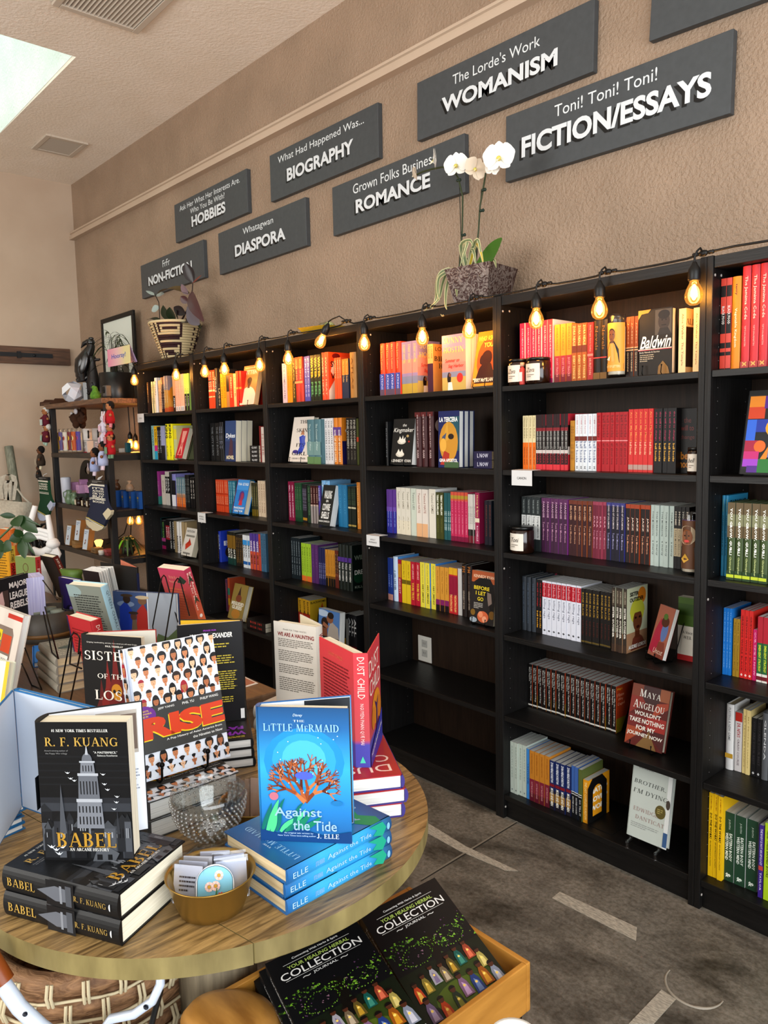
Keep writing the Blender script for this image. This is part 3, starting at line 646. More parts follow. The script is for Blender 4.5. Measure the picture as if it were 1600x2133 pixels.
faceout(1,0,'A',(1256,790),(1428,784),(1322,362),.028,'orange book with a figure in white on the cover, top shelf of second bookcase','#d98b52',[('r',0,0,1,1,'#cf7f4c'),('r',0,.75,1,1,'#dd9a60'),('p',ell(.5,.12,.55,.34,16,0,PI)+[(-0+.02,0),(.98,0)],'#e9d2c4'),('r',.42,.42,.56,.55,'#6b4634'),('e',.5,.57,.14,.1,'#5d3c2e'),('e',.5,.62,.16,.08,'#3a2621'),('t','BITTER',.5,.83,.86,.1,'#f6e3c9',{'b':.03}),('r',.1,.93,.9,.95,'#efd2ac')],pg='tan',ez='black wire easel under the orange book with a figure in white')
run(1,1,'A',930,1030,2,1002,'black paperback with grey branch pattern','#17181a',T=[('THE CITY BORN',.15,.9,.4,'#7d8083')])
run(1,1,'A',1033,1086,2,990,'black and blue hardcover','#18191f',T=[('GLORY',.3,.9,.4,'#9aa0b0')],hard=True)
faceout(1,1,'A',(1098,1462),(1220,1462),(1100,980),.036,'dark blue book with white script, facing out on second shelf, second bookcase','#2b3f6b',[('r',0,.5,1,1,'#33507f'),('p',[(.3,.1),(.5,.6),(.7,.5),(.75,.1)],'#54384a'),('t','Dykes',.5,.62,.85,.14,'#e8ecef',{'b':.02,'sh':.2}),('t','NOVEL',.5,.1,.7,.09,'#e8dfc0',{'b':.03,'sh':.2})],n=3,pg='cream',ys=.03)
lying(1,1,'A',(1388,1455),(1492,1460),'black paperback lying in the pile on the second shelf, second bookcase',4,.023,'#1d1d20','GLORY',ys=.06)
run(1,1,'A',1494,1512,1,1035,'thin red paperback','#8e1f20')
run(1,1,'A',1513,1552,2,1045,'narrow white paperback','#d9cdc4',T=[('HOME',.2,.8,.4,'#a55')])
run(1,2,'B',993,1136,6,215,'orange paperback with faint lettering','#d0522a',bands=[(.55,.58,'#b03a1c'),(.2,.23,'#b03a1c')],T=[('HOMEGOING',.6,.95,.4,'#f0b694'),('GYASI',.25,.5,.4,'#f0b694')])
run(1,2,'B',1140,1222,4,228,'teal paperback','#2e7c92',T=[('KINGDOM',.3,.95,.5,'#a8d4dc')])
faceout(1,2,'B',(1180,625),(1312,645),(1252,232),.036,'bright blue book with a red silhouette head, third shelf of second bookcase','#2f86c9',[('r',0,.7,1,1,'#4a9bdb'),('p',ell(.55,.52,.22,.15,16)+[],'#5d3a8a'),('p',[(.4,.25),(.44,.45),(.66,.45),(.7,.25)],'#c1384e'),('e',.58,.5,.15,.12,'#a23a60'),('p',[(.32,.35),(.36,.62),(.5,.62),(.46,.4)],'#5d3a8a'),('t','YAA GYASI',.5,.87,.9,.08,'#e7f0f5',{'b':.02}),('t','TRANSCENDENT',.5,.17,.92,.06,'#eef3f5',{'b':.02}),('t','KINGDOM',.5,.08,.7,.06,'#eef3f5',{'b':.02})],hard=True,spine=[('r',0,0,1,1,'#a3284a')],ez='black wire easel under the bright blue book')
run(1,2,'B',1402,1470,3,252,'olive brown paperback','#3f3c22',bands=[(0,.2,'#7d6a22')],T=[('WAYFARING',.3,.9,.4,'#a9a36a')])
run(1,2,'B',1474,1565,3,228,'cream paperback with brown title','#d9c6ad',T=[('THE PIANO TUNER',.1,.92,.35,'#7a4a30')])
run(1,3,'B',975,1021,2,803,'black paperback with gold letters','#17161b',T=[('MAKE IT STOP',.1,.9,.6,'#c79a5a',.02)])
run(1,3,'B',1022,1048,1,808,'blue hardcover with a basketball scene','#2740a8',T=[('COURT',.4,.9,.4,'#cdd')],hard=True,face=[('r',0,0,1,1,'#2a45b4'),('e',.5,.3,.3,.2,'#3a2a24'),('t','B',.3,.6,.3,.15,'#e8e8f2',{'b':.03})])
run(1,3,'B',1120,1224,3,810,'black and green paperback with gold head','#20241c',bands=[(.5,.9,'#8a6a24'),(0,.25,'#1e4a44')],T=[('GATE',.2,.5,.6,'#e8e8e0',.02)])
run(1,3,'B',1226,1302,4,845,'narrow brown paperback','#2e251d',T=[('BLACK LEOPARD',.1,.9,.4,'#a8843c')])
run(1,3,'B',1305,1384,3,850,'white paperback splashed with blue','#dfe3e6',bands=[(.7,.85,'#3a9bd8'),(.1,.2,'#2a6db0')],T=[('MASK',.3,.7,.5,'#222',.02)])
run(1,3,'B',1386,1482,3,830,'purple and coral paperback','#5d449c',bands=[(0,.5,'#d0603f')],T=[('WHITE',.5,.8,.6,'#f3e9ee',.03),('SMOKE',.15,.42,.6,'#3c1f1c',.03)])
run(1,3,'B',1484,1507,1,842,'coral red paperback','#c9563f',T=[('OPEN',.4,.9,.4,'#6b2320')])
run(1,3,'B',1509,1568,2,832,'slate blue paperback','#4d7896',T=[('THE LAST OUTLAWS',.2,.95,.4,'#1b2c3c')])
run(1,4,'B',1040,1125,2,1345,'mauve paperback','#6d4566',T=[('VAGABONDS',.4,.9,.4,'#e0785a')])
run(1,4,'B',1127,1152,1,1345,'multicoloured paperback','#c9603c',bands=[(.5,.7,'#3f8f74'),(.2,.4,'#d2a52c')])
faceout(1,4,'B',(1125,1800),(1282,1818),(1212,1420),.036,'olive gold book with white hand lettering, fifth shelf of second bookcase','#a08a48',[('p',[(.3,.55),(.5,.95),(.62,.6)],'#4a2a20'),('e',.5,.6,.2,.1,'#8a4a2c'),('t','MISGUIDED',.5,.45,.85,.1,'#f2efe2',{'b':.04}),('t','GUISES',.5,.34,.7,.1,'#f2efe2',{'b':.04}),('e',.5,.16,.3,.13,'#c08a34')],hard=True)
lying(1,4,'B',(1345,1850),(1560,1880),'dark paperback with red lettering lying on the fifth shelf, second bookcase',2,.026,'#241a1a','BOB 181',tc='#c9463c')
# ---- bookcase 3
run(2,0,'C',290,346,1,655,'pale lilac paperback','#cfc0cc',T=[('IT IS COMPLICATED',.1,.95,.4,'#7a6a80')])
run(2,0,'C',350,416,2,640,'golden orange paperback','#e59a24',T=[('THE BREAKS',.3,.9,.3,'#8a4a10')])
run(2,0,'C',422,462,1,590,'olive paperback with gold edge','#4a4320',T=[('BLACK CAKE',.1,.9,.4,'#d5b45c')])
run(2,0,'C',465,570,2,580,'red hardcover with orange stripe','#b8402f',bands=[(.42,.47,'#f0a070'),(.75,1,'#cf5a3a')],T=[('HOUSE OF EVE',.5,.95,.4,'#f3b38a')],hard=True)
run(2,0,'C',573,650,2,566,'violet blue paperback','#5a5cae',T=[('PRINCESS',.1,.95,.4,'#c9cbe8')])
run(2,0,'C',655,790,3,552,'dark green paperback with gold capitals','#20301f',T=[('WATER',.5,.95,.6,'#e6c44a',.03),('PEEL',.1,.42,.6,'#6fae78',.03)])
run(2,0,'C',800,890,2,518,'bright orange hardcover','#e8562a',T=[('SWEET HEAT',.1,.9,.4,'#f8cba8')],hard=True,face=[('r',0,0,1,1,'#e8562a'),('p',[(0,0),(0,.2),(.3,.45),(.1,.6),(.2,.8),(.5,.9),(.9,.6),(.9,0)],'#eadccb'),('t','SWEET',.5,.75,.8,.12,'#222',{'b':.02}),('t','VOICE',.5,.5,.8,.12,'#222',{'b':.02}),('e',.35,.92,.18,.06,'#7a1f1f')])
run(2,0,'C',962,1048,3,585,'coral paperback','#df6034',T=[('ANCESTOR',.5,.95,.3,'#f8d7b8')])
run(2,0,'C',1052,1142,2,600,'blue paperback with gold script','#2b3a55',bands=[(.6,1,'#c9893a')],T=[('The Secret of Sudan',.42,.95,.4,'#e7c47a')])
run(2,0,'C',1148,1235,1,515,'tall tan hardcover with map pattern','#b98a4c',T=[('ATLAS',.2,.9,.3,'#8a5a28')],hard=True)
faceout(2,1,'C',(370,1918),(622,1928),(445,1352),.03,'white book with blue seated figure, facing out on second shelf, third bookcase','#e3d9cf',[('p',[(.35,.15),(.5,.35),(.4,.55),(.6,.6),(.75,.4),(.65,.2)],'#3a50b4'),('p',[(.45,.6),(.55,.75),(.65,.6)],'#c08a6a'),('p',[(.5,.55),(.7,.58),(.72,.3),(.62,.28)],'#5a6cc0'),('e',.3,.22,.14,.04,'#4a3a90'),('t','THE',.55,.89,.4,.075,'#2a2a2c',{'f':'S'}),('t','SKIN',.5,.7,.55,.08,'#2a2a2c',{'f':'S'}),('t','ITS',.5,.37,.4,.075,'#2a2a2c',{'f':'S'}),('t','GIRL',.5,.18,.72,.08,'#2a2a2c',{'f':'S'}),('t','SARAH CYPHER',.5,.07,.7,.035,'#555',{'f':'S'})],hard=True,ez='black wire easel under the white book with blue seated figure')
run(2,1,'C',614,798,2,1367,'thick teal hardcover with pale landscape','#5d8088',bands=[(0,.16,'#6f8f62'),(.2,.5,'#7d9c9a')],T=[('The Covenant of Water',.3,.9,.25,'#c9d8d4')],hard=True,ys=.05)
run(2,1,'C',800,946,4,1352,'white paperback with black capitals','#e0dcdc',T=[('THE CENTRE STORIES',.08,.95,.4,'#2a2426',.01)])
run(2,1,'C',948,1050,2,1345,'orange and purple hardcover','#d9892b',bands=[(.62,.8,'#6a4a9a')],T=[('GOD OF GOOD LOOKS',.05,.75,.5,'#f7ead2',.02)],hard=True,cf='#2a2458',face=[('r',0,0,.7,1,'#2a2458'),('r',0,.5,.5,1,'#d9892b'),('t','G',.4,.72,.5,.14,'#f2efe8',{'b':.03}),('p',[(.2,.05),(.35,.2),(.2,.35),(.4,.5),(.3,.35),(.45,.2)],'#5b54b0')],pg='tan')
run(2,1,'C',1108,1240,3,1345,'dark brown paperback lettered in grey','#231f1c',T=[('FINE WOMEN',.35,.95,.6,'#b0aca2',.02),('A NOVEL',.1,.3,.3,'#8a8678')])
run(2,1,'C',1243,1270,1,1352,'olive paperback','#4c5222',bands=[(.5,.6,'#b0462a')])
run(2,2,'D',343,412,2,240,'crimson paperback with white capitals','#8f1f49',T=[('GIRL, WEAR DIFFERENT',.08,.92,.45,'#e7c8d2',.02)])
run(2,2,'D',414,500,3,256,'green paperback','#2c5638',bands=[(0,.1,'#234a30')],T=[('a broken people',.3,.9,.3,'#8fb487')])
run(2,2,'D',502,560,3,275,'black patterned paperback','#241f26',bands=[(.05,.12,'#b58a2c'),(.6,.9,'#3a3340')],T=[('GRAND',.3,.9,.5,'#8f8aa0')])
run(2,2,'D',562,602,1,285,'dark green paperback','#23402c',T=[('THE TREES WITNESS',.2,.95,.3,'#7d9c7a')])
run(2,2,'D',606,686,3,290,'dark red and grey paperback','#4a1a1c',bands=[(0,.48,'#a39a98'),(.46,.5,'#c9b4a8')],T=[('ON BEING',.55,.95,.4,'#d8b9ae')])
run(2,2,'D',690,718,1,290,'purple hardcover','#5a4aa0',T=[('SAVAGE',.6,.95,.4,'#e8e4f4')],hard=True)
run(2,2,'D',732,838,2,228,'tall sky blue hardcover','#7fb0d6',T=[('UP',.85,.95,.3,'#eaf2f8')],hard=True,pg='white')
faceout(2,2,'D',(686,772),(826,792),(756,296),.036,'black book with bold white distorted title, third shelf of third bookcase','#202423',[('e',.2,.75,.04,.02,'#39483f'),('e',.85,.65,.04,.02,'#39483f'),('e',.15,.4,.04,.02,'#39483f'),('e',.9,.35,.04,.02,'#39483f'),('t','WALKING',.5,.76,.62,.2,'#e9e7e2',{'b':.03}),('t','ON',.5,.6,.2,.06,'#e9e7e2',{'b':.03}),('t','COWRIE',.5,.45,.62,.17,'#e9e7e2',{'b':.03}),('t','SHELLS',.5,.25,.62,.17,'#e9e7e2',{'b':.03}),('t','NANA DARKOA',.5,.1,.9,.045,'#e9e7e2',{'b':.02})],pg='white')
run(2,2,'D',922,1034,2,275,'blue paperback','#2a7ba4',T=[('OF LIGHT',.3,.9,.2,'#58a0c4')])
run(2,2,'D',1036,1134,5,300,'narrow dark green paperback','#15241a',bands=[(.47,.51,'#c9c2a4'),(.04,.08,'#b09a58')],T=[('CLEAN AIR',.55,.95,.4,'#5d7a5c')])
run(2,2,'D',1140,1184,1,250,'tall orange hardcover','#c8832a',T=[('UNSETTLED GROUND',.1,.92,.3,'#f0c98a')],hard=True)
run(2,3,'D',340,480,4,890,'dark slate paperback with pale spine text','#1f2a30',T=[('SHAKING THE GATES',.1,.92,.3,'#a9b4b8')])
run(2,3,'D',492,612,4,958,'lime green paperback with orange foot','#a6c63c',bands=[(0,.14,'#e07a3a')],T=[('EVERYTHING',.25,.9,.3,'#4a5a1a')])
run(2,3,'D',616,696,2,975,'plain purple paperback','#5f3370',T=[('VIOLET',.4,.9,.2,'#8a5a9a')])
run(2,3,'D',698,772,4,1010,'narrow navy paperback','#2b2c5c',T=[('TENDER',.15,.6,.5,'#a4a6d2')])
run(2,3,'D',775,885,4,1035,'amber and black leaning paperback','#c88f34',bands=[(0,.22,'#1c1714'),(.22,.28,'#7a5420')],T=[('YELLOW WIFE',.35,.9,.3,'#7a4a18')])
run(2,3,'D',888,930,2,1045,'rust red paperback','#6b2c20',bands=[(.4,.9,'#3a1c18')],T=[('PARABLE',.3,.9,.3,'#c9976a')])
run(2,3,'D',932,1090,4,968,'black green hardcover with purple flower','#14231c',bands=[(.62,.72,'#5a3a90')],T=[('WILD WOMEN',.2,.6,.5,'#dcdcd8',.02)],hard=True,face=[('r',0,0,1,1,'#10201a'),('e',.3,.3,.25,.14,'#1c4a34'),('t','WILD',.4,.72,.6,.1,'#8d9a8c',{'b':.02}),('t','DREAM',.45,.4,.7,.1,'#dcdcd8',{'b':.02}),('t','KILLER',.4,.08,.6,.05,'#a9b4a8')])
run(2,4,'D',350,450,3,1575,'red paperback with pale capitals','#c43a30',T=[('YOUNG GIFTED',.1,.92,.4,'#f2d2b8',.02)])
run(2,4,'D',452,602,3,1600,'yellow red and blue banded paperback','#d8a92c',bands=[(0,.22,'#3f8fb4'),(.25,.62,'#b03a24')],T=[('BLACKWOMB',.6,.95,.5,'#2a1c14',.02)],face=[('r',0,0,1,1,'#d9b534'),('p',[(.1,0),(.2,.5),(.35,.2),(.5,.7),(.6,.3),(.8,.8),(.9,0)],'#2c1c14'),('p',[(.5,.5),(.75,.9),(.85,.5),(.7,.3)],'#c9501f'),('t','BLACKWOMB',.5,.93,.9,.06,'#2c1c14',{'b':.02})],pg='grey')
faceout(2,4,'D',(690,2290),(930,2330),(700,1722),.036,'book with an embracing couple on a sky blue cover, fifth shelf of third bookcase','#23252b',[('r',0,.36,1,1,'#5d8ac4'),('e',.2,.9,.3,.08,'#c3d5ea'),('p',[(.1,.36),(.15,.6),(.3,.72),(.42,.6),(.45,.36)],'#8a5a42'),('e',.3,.68,.17,.13,'#33211c'),('p',[(.45,.36),(.5,.6),(.62,.75),(.95,.62),(1,.36)],'#b8b0a8'),('e',.55,.8,.16,.11,'#9a6a4e'),('e',.58,.88,.15,.08,'#2c1f1a'),('p',[(.2,.6),(.45,.55),(.5,.62),(.25,.7)],'#a8755a'),('t','A GIRL',.5,.27,.7,.09,'#eceef2',{'b':.03}),('t','LIKE HER',.5,.15,.86,.09,'#eceef2',{'b':.03})],pg='white')
run(2,4,'D',980,1006,1,1790,'black and yellow paperback','#2a2622',bands=[(0,.3,'#d0a018')])
run(2,4,'D',1010,1036,1,1850,'grey and cream paperback','#a8a49c')
run(2,4,'D',1040,1140,3,1790,'black paperback with large white letters','#2c2c30',bands=[(0,.12,'#7a2026')],T=[('ALL',.4,.9,.7,'#e4e4e4',.03)])
# ---- bookcase 4
run(3,0,'E',178,402,4,515,'orange and blue hardcover','#e8502a',bands=[(.08,.42,'#4458a8'),(0,.12,'#6a5a70')],T=[('The Love Letters',.5,.97,.35,'#f7b58a'),('ATKINS',.12,.4,.4,'#c3cbec')],hard=True,face=[('r',0,0,1,1,'#e8502a'),('t','O',.2,.85,.25,.12,'#f5dcc8'),('t','C',.2,.65,.25,.12,'#f5dcc8')])
HOST=[('r',0,0,1,1,'#d8b48e'),('r',0,.72,1,1,'#a08fb0'),('r',0,.5,1,.72,'#dc9a8c'),('r',0,.34,1,.5,'#d88f84'),('r',0,.24,1,.34,'#8f92a8'),('r',0,0,1,.24,'#c2ac66'),('e',.3,.22,.08,.11,'#2b1b18'),('e',.34,.28,.05,.035,'#8a5a44'),('p',[(.24,0),(.26,.15),(.42,.15),(.46,0)],'#ece2da'),('e',.76,.22,.13,.085,'#cf3a34'),('t','SUNNY',.5,.9,.8,.1,'#f2d27a',{'f':'S'}),('t','HOSTIN',.5,.73,.85,.1,'#f0d47a',{'f':'S'}),('t','Summer on',.45,.54,.6,.07,'#d8402f',{'sh':.25,'b':.01}),('t','Sag Harbor',.6,.43,.65,.08,'#d8402f',{'sh':.25,'b':.01})]
run(3,0,'E',405,590,3,498,'lavender pink and yellow beach paperback','#a592b4',bands=[(.4,.66,'#dc9a8c'),(0,.2,'#bfa54a'),(.2,.34,'#8f92a8')],T=[('SUNNY HOSTIN',.6,.95,.45,'#f0d47a')],face=HOST,pg='cream')
run(3,0,'E',692,757,2,520,'peach and maroon paperback','#e0a66a',bands=[(0,.52,'#4a2440'),(.3,.6,'#4a2440')],T=[('LOUISE',.7,.95,.4,'#8a3a2a')],face=[('r',0,0,1,1,'#dfa25a'),('t','LOUISE',.45,.9,.7,.08,'#4a2a1a'),('t','BIRDS',.45,.7,.8,.1,'#33201a',{'f':'S'}),('t','HILL',.5,.55,.5,.1,'#33201a',{'f':'S'})])
faceout(3,0,'E',(864,1020),(1124,1006),(855,428),.032,'peach and lavender beach novel facing out, top shelf of fourth bookcase','#d8b48e',HOST,n=3,pg='cream',ys=.03)
faceout(3,0,'E',(1185,980),(1420,970),(1268,405),.03,'orange book with brown silhouette woman, right end of top shelf, fourth bookcase','#e59a2c',[('r',0,0,1,1,'#e8a034'),('e',.55,.5,.45,.38,'#e8622a'),('e',.55,.5,.26,.15,'#4a241a'),('p',[(.1,.05),(.25,.32),(.45,.45),(.8,.4),(1,.2),(1,.05)],'#4a241a'),('e',.35,.48,.12,.09,'#4a241a'),('t','WHO ASKED',.5,.87,.9,.09,'#f5dd6a',{'b':.03}),('t','YOU?',.6,.75,.5,.09,'#f5dd6a',{'b':.03}),('t','TERRY McMILLAN',.5,.11,.95,.07,'#f4ead8',{'b':.03})],ez='black wire easel under the orange silhouette book')
run(3,1,'E',236,262,1,1380,'thin black hardcover','#15171a',T=[('KINGPIN',.2,.85,.3,'#8a8d90')],hard=True)
faceout(3,1,'E',(286,1852),(520,1872),(325,1362),.035,'black book with white magnolia flowers, left of the maroon spines','#1c1b19',[('e',.45,.5,.2,.06,'#cfc8ba'),('p',[(.3,.52),(.36,.62),(.44,.54),(.5,.64),(.54,.54),(.62,.6),(.62,.5),(.45,.46)],'#e8e2d6'),('e',.42,.22,.2,.06,'#cfc8ba'),('p',[(.26,.24),(.34,.34),(.42,.26),(.5,.34),(.56,.26),(.6,.22),(.42,.18)],'#e8e2d6'),('e',.72,.62,.06,.03,'#b8a070'),('e',.8,.5,.04,.02,'#b33a30'),('t','the',.55,.86,.18,.06,'#f0ece4',{'sh':.2}),('t','Kingmaker',.52,.74,.92,.12,'#f0ece4',{'sh':.3}),('t','KENNEDY RYAN',.5,.08,.9,.06,'#e8e4dc',{'b':.02})],pg='white',ez='black wire easel under the magnolia flower book')
run(3,1,'E',572,768,3,1275,'maroon hardcover with white stacked words','#4a1a20',bands=[(.92,1,'#6b2a2c')],T=[('DID YOU HEAR ABOUT KITTY',.35,.95,.22,'#d8c2c0'),('KARR',.15,.3,.3,'#d8c2c0')],hard=True,face=[('r',0,0,1,1,'#3a1a1c'),('e',.3,.75,.25,.12,'#b9a098')])
faceout(3,1,'E',(818,1892),(1046,1897),(818,1265),.03,'blue and gold book with a sleeping painted face, second shelf of fourth bookcase','#1d2c58',[('r',0,0,1,1,'#232f66'),('r',.5,.3,1,.9,'#2f5f6a'),('e',.5,.45,.45,.36,'#c9963a'),('p',[(.1,.35),(.3,.6),(.45,.85),(.5,.5)],'#d3a445'),('p',[(.2,.55),(.4,.62),(.3,.42),(.15,.42)],'#55607a'),('e',.62,.55,.14,.05,'#33241c'),('p',[(.1,.05),(.3,.3),(.55,.25),(.5,.05)],'#b34232'),('r',.3,.0,1,.1,'#4f6b4a'),('e',.25,.4,.16,.12,'#e0b052'),('t','LA TERCERA',.5,.85,.88,.085,'#f4f3ee',{'b':.03}),('t','GINA APOSTOL',.5,.13,.88,.06,'#f4f3ee',{'b':.03})],n=3,pg='white',ys=.03,hard=True)
lying(3,1,'E',(1212,1885),(1412,1890),'navy paperback lying at the right end of second shelf, fourth bookcase',2,.034,'#241f4a','L NOW',tc='#d8d8e8',pg='tan')
run(3,2,'F',240,346,3,316,'purple and blue paperback','#6a4494',bands=[(0,.5,'#3c3f9c'),(.5,.6,'#7a5cae')],T=[('KINGS OF SIN',.15,.5,.3,'#a9aee4')])
run(3,2,'F',347,510,3,294,'cream paperback with grey script','#dcd6c8',bands=[(0,.3,'#e2d9c4')],T=[('Twisted GAMES',.55,.92,.4,'#9a9282'),('ANA',.1,.4,.2,'#b4aa94')],pg='white')
run(3,2,'F',512,574,1,305,'pale mint paperback','#ccd2c4',T=[('Twisted LIES',.55,.92,.4,'#7d857a')],pg='white')
run(3,2,'F',576,706,2,312,'white paperback with peach foot','#dfd6cc',bands=[(0,.28,'#e2b48a')],T=[('Twisted HATE',.5,.92,.4,'#a8786a')],pg='white')
run(3,2,'F',709,786,1,314,'cream white paperback with white cover','#ded8ca',T=[('Twisted GAMES',.5,.92,.4,'#9a9282')],pg='white',cf='#e8e8e6')
run(3,2,'F',788,874,2,348,'olive paperback with bold white name','#4d4f1e',T=[('TERRY McMILLAN',.52,.95,.5,'#f0efdf',.03),('WAITING',.15,.45,.3,'#7c7f44')])
run(3,2,'F',876,956,4,355,'narrow teal paperback','#2b6468',T=[('YES THE CHEF',.2,.62,.5,'#d8ecea',.01)])
run(3,2,'F',958,1146,5,342,'hot pink paperback with gold emblem','#c43462',bands=[(.82,1,'#d0604a'),(.86,.93,'#b39a3a'),(0,.1,'#8a1f48')],T=[('A TALIA THOMAS',.15,.55,.25,'#f0b0c4'),('FOLLY',.58,.82,.3,'#e88aa8')])
run(3,2,'F',1150,1224,4,370,'narrow white paperback with black figure','#d4cfc9',bands=[(0,.15,'#7a1f30'),(.15,.28,'#2a2220')],T=[('ROMAN',.4,.75,.3,'#7a7570')])
run(3,2,'F',1226,1276,1,352,'magenta and cream paperback','#a42a5a',bands=[(.42,.5,'#e6dcc4')],T=[('Honey & Spice',.52,.95,.5,'#eed89a'),('ROCHELLE',.05,.35,.4,'#f0d0dc')])
run(3,2,'F',1330,1408,2,440,'dark navy paperback with rust letters','#1c1a2c',T=[('BRENDA JACKSON',.2,.9,.4,'#8a4a3a')],face=[('r',0,0,1,1,'#2c3a4a')])
run(3,3,'F',252,312,2,1075,'royal blue paperback','#24408c',bands=[(0,.14,'#b98a80')],T=[('HONEY',.3,.6,.4,'#8fa4dc')])
run(3,3,'F',314,368,1,1060,'tall pale blue hardcover','#c3d3e6',T=[('A GIRL LIKE HER',.25,.7,.4,'#2c4a7a',.02)],hard=True,pg='white',cf='#5c9cd8')
run(3,3,'F',370,408,1,1095,'red paperback with gold panel','#a8283a',bands=[(.58,.9,'#c48a2a')],T=[('INSIGHT',.2,.55,.4,'#f0d0c0')])
run(3,3,'F',410,512,2,1103,'yellow paperback with small black figure','#ddbf28',bands=[(.45,.55,'#7a6a1c')],T=[('seven days in',.6,.92,.3,'#6b5c14')])
run(3,3,'F',514,616,2,1118,'red paperback with yellow title','#b8233a',T=[('ABBY JIMENEZ',.6,.95,.4,'#f0c4bc',.01),('YOURS TRULY',.12,.52,.5,'#f0d24a',.02)])
run(3,3,'F',618,788,3,1122,'pale yellow paperback with black name','#e2d44e',T=[('Part of your world',.55,.95,.3,'#8a8a4a'),('ABBY JIMENEZ',.1,.52,.42,'#3a3a20',.01)],cf='#4a94dc',face=[('r',0,0,1,1,'#4a94dc'),('r',0,0,1,.18,'#2a62b8')])
run(3,3,'F',790,932,3,1168,'gold paperback with purple figure','#d49c40',bands=[(0,.16,'#2a1c24'),(.14,.26,'#8a2c6a')],T=[('The Kiss of Night',.4,.92,.25,'#8a5a1c')])
run(3,3,'F',934,1032,2,1182,'red and yellow tilted paperback','#c42f35',bands=[(.85,1,'#e0b030'),(.4,.82,'#9c2444')],T=[('THE DATING PLAN',.05,.42,.5,'#f7d08a',.02)])
run(3,3,'F',1034,1078,1,1195,'plain white spined paperback','#c9c6c4',pg='white')
run(3,3,'F',1080,1192,2,1150,'dark brown hardcover with gold monogram','#2b1c18',T=[('PM',.86,.97,.6,'#b9783a'),('KENNEDY RYAN',.15,.5,.3,'#c8b8a8'),('HOOK SHOT',.5,.8,.3,'#7a6458')],hard=True)
faceout(3,3,'F',(1166,1788),(1425,1822),(1196,1216),.03,'black book with peach flowers and yellow title, right end of fourth shelf','#2b2523',[('r',0,.78,1,1,'#b0613a'),('p',[(.1,.78),(.3,.86),(.75,.9),(.9,.78),(1,.6),(1,.3),(.85,.25),(.75,.45)],'#1b1716'),('p',[(.68,.62),(.85,.6),(.9,.42),(.76,.36),(.7,.5)],'#8a7a72'),('e',.55,.14,.24,.11,'#d0704a'),('e',.45,.18,.1,.06,'#e59a74'),('e',.62,.1,.1,.06,'#e8a888'),('e',.12,.2,.1,.06,'#8a6a2c'),('e',.92,.2,.12,.08,'#7a5a24'),('e',.15,.06,.16,.05,'#a9b4bc'),('t','KENNEDY RYAN',.52,.9,.86,.055,'#f0cdb0',{'b':.02}),('t','BEFORE',.45,.68,.66,.07,'#e9d23c',{'b':.02}),('t','I LET',.42,.58,.42,.07,'#e9d23c',{'b':.02}),('t','GO',.42,.47,.25,.07,'#e9d23c',{'b':.02}),('lines',.15,.28,.55,.4,4,'#c9c4bc')],ez='black wire easel under the black book with peach flowers')
b = MB(); q0, q1 = Yp(*K('N', 590, 410), .2735), Yp(*K('N', 668, 200), .2735)
t = thing('wall_outlet', 'pale grey double wall outlet inside the empty fourth bookcase', 'outlet', (q0.x, .2742, .425))
b = MB(); b.box((-.012, -.004, 0), (.078, 0, .125), '#d9d6ce'); b.build('wall_plate', t, .002)
for z in (.025, .072):
    b = MB(); b.box((.016, -.0065, z), (.052, -.004, z+.034), '#b4b2ac'); 
    for x in (.027, .038): b.box((x, -.0068, z+.014), (x+.002, -.0064, z+.024), '#4a4947')
    b.build('socket_face', t)
# ---- bookcase 5
run(4,0,'G',182,415,6,390,'crimson pink paperback','#d62c50',bands=[(0,.08,'#8a1f5c')],T=[('ZORA NEALE HURSTON  I Love Myself',.12,.92,.38,'#f6c2c8')],cf='#e9e2e0')
run(4,0,'G',425,546,3,398,'orange and maroon paperback','#e8982c',bands=[(0,.46,'#a83848'),(0,.14,'#7a2430')],T=[('ZORA NEALE',.55,.95,.3,'#c9701c'),('DUST TRACKS',.1,.42,.35,'#e8a8a4')])
run(4,0,'G',548,655,3,394,'brown and gold paperback','#a9632a',bands=[(.5,.62,'#7a3c24')],T=[('ZORA NEALE',.62,.97,.5,'#f0cf8a',.02),('EVERY TONGUE',.05,.45,.45,'#f0cf8a',.02)])
run(4,0,'G',657,701,1,382,'rust red paperback','#a83a38',bands=[(.42,.46,'#d98a80')],T=[('Every Tongue Got to Confess',.5,.95,.3,'#eeb8a4'),('HURSTON',.1,.38,.35,'#eeb8a4')])
run(4,0,'G',704,804,2,370,'black hardcover with red stripe','#1d1917',bands=[(.36,.38,'#c24a44'),(0,.12,'#7a5f28')],hard=True,T=[('Novels',.5,.9,.4,'#8a6a2c')])
run(4,0,'G',934,1016,3,344,'narrow orange and black paperback','#a8531f',bands=[(0,.5,'#2a1a14'),(.48,.5,'#e8b080'),(.44,.46,'#e8b080')],T=[('GIOVANNI',.1,.42,.4,'#d8b890'),('JAMES',.55,.9,.35,'#e8b080')])
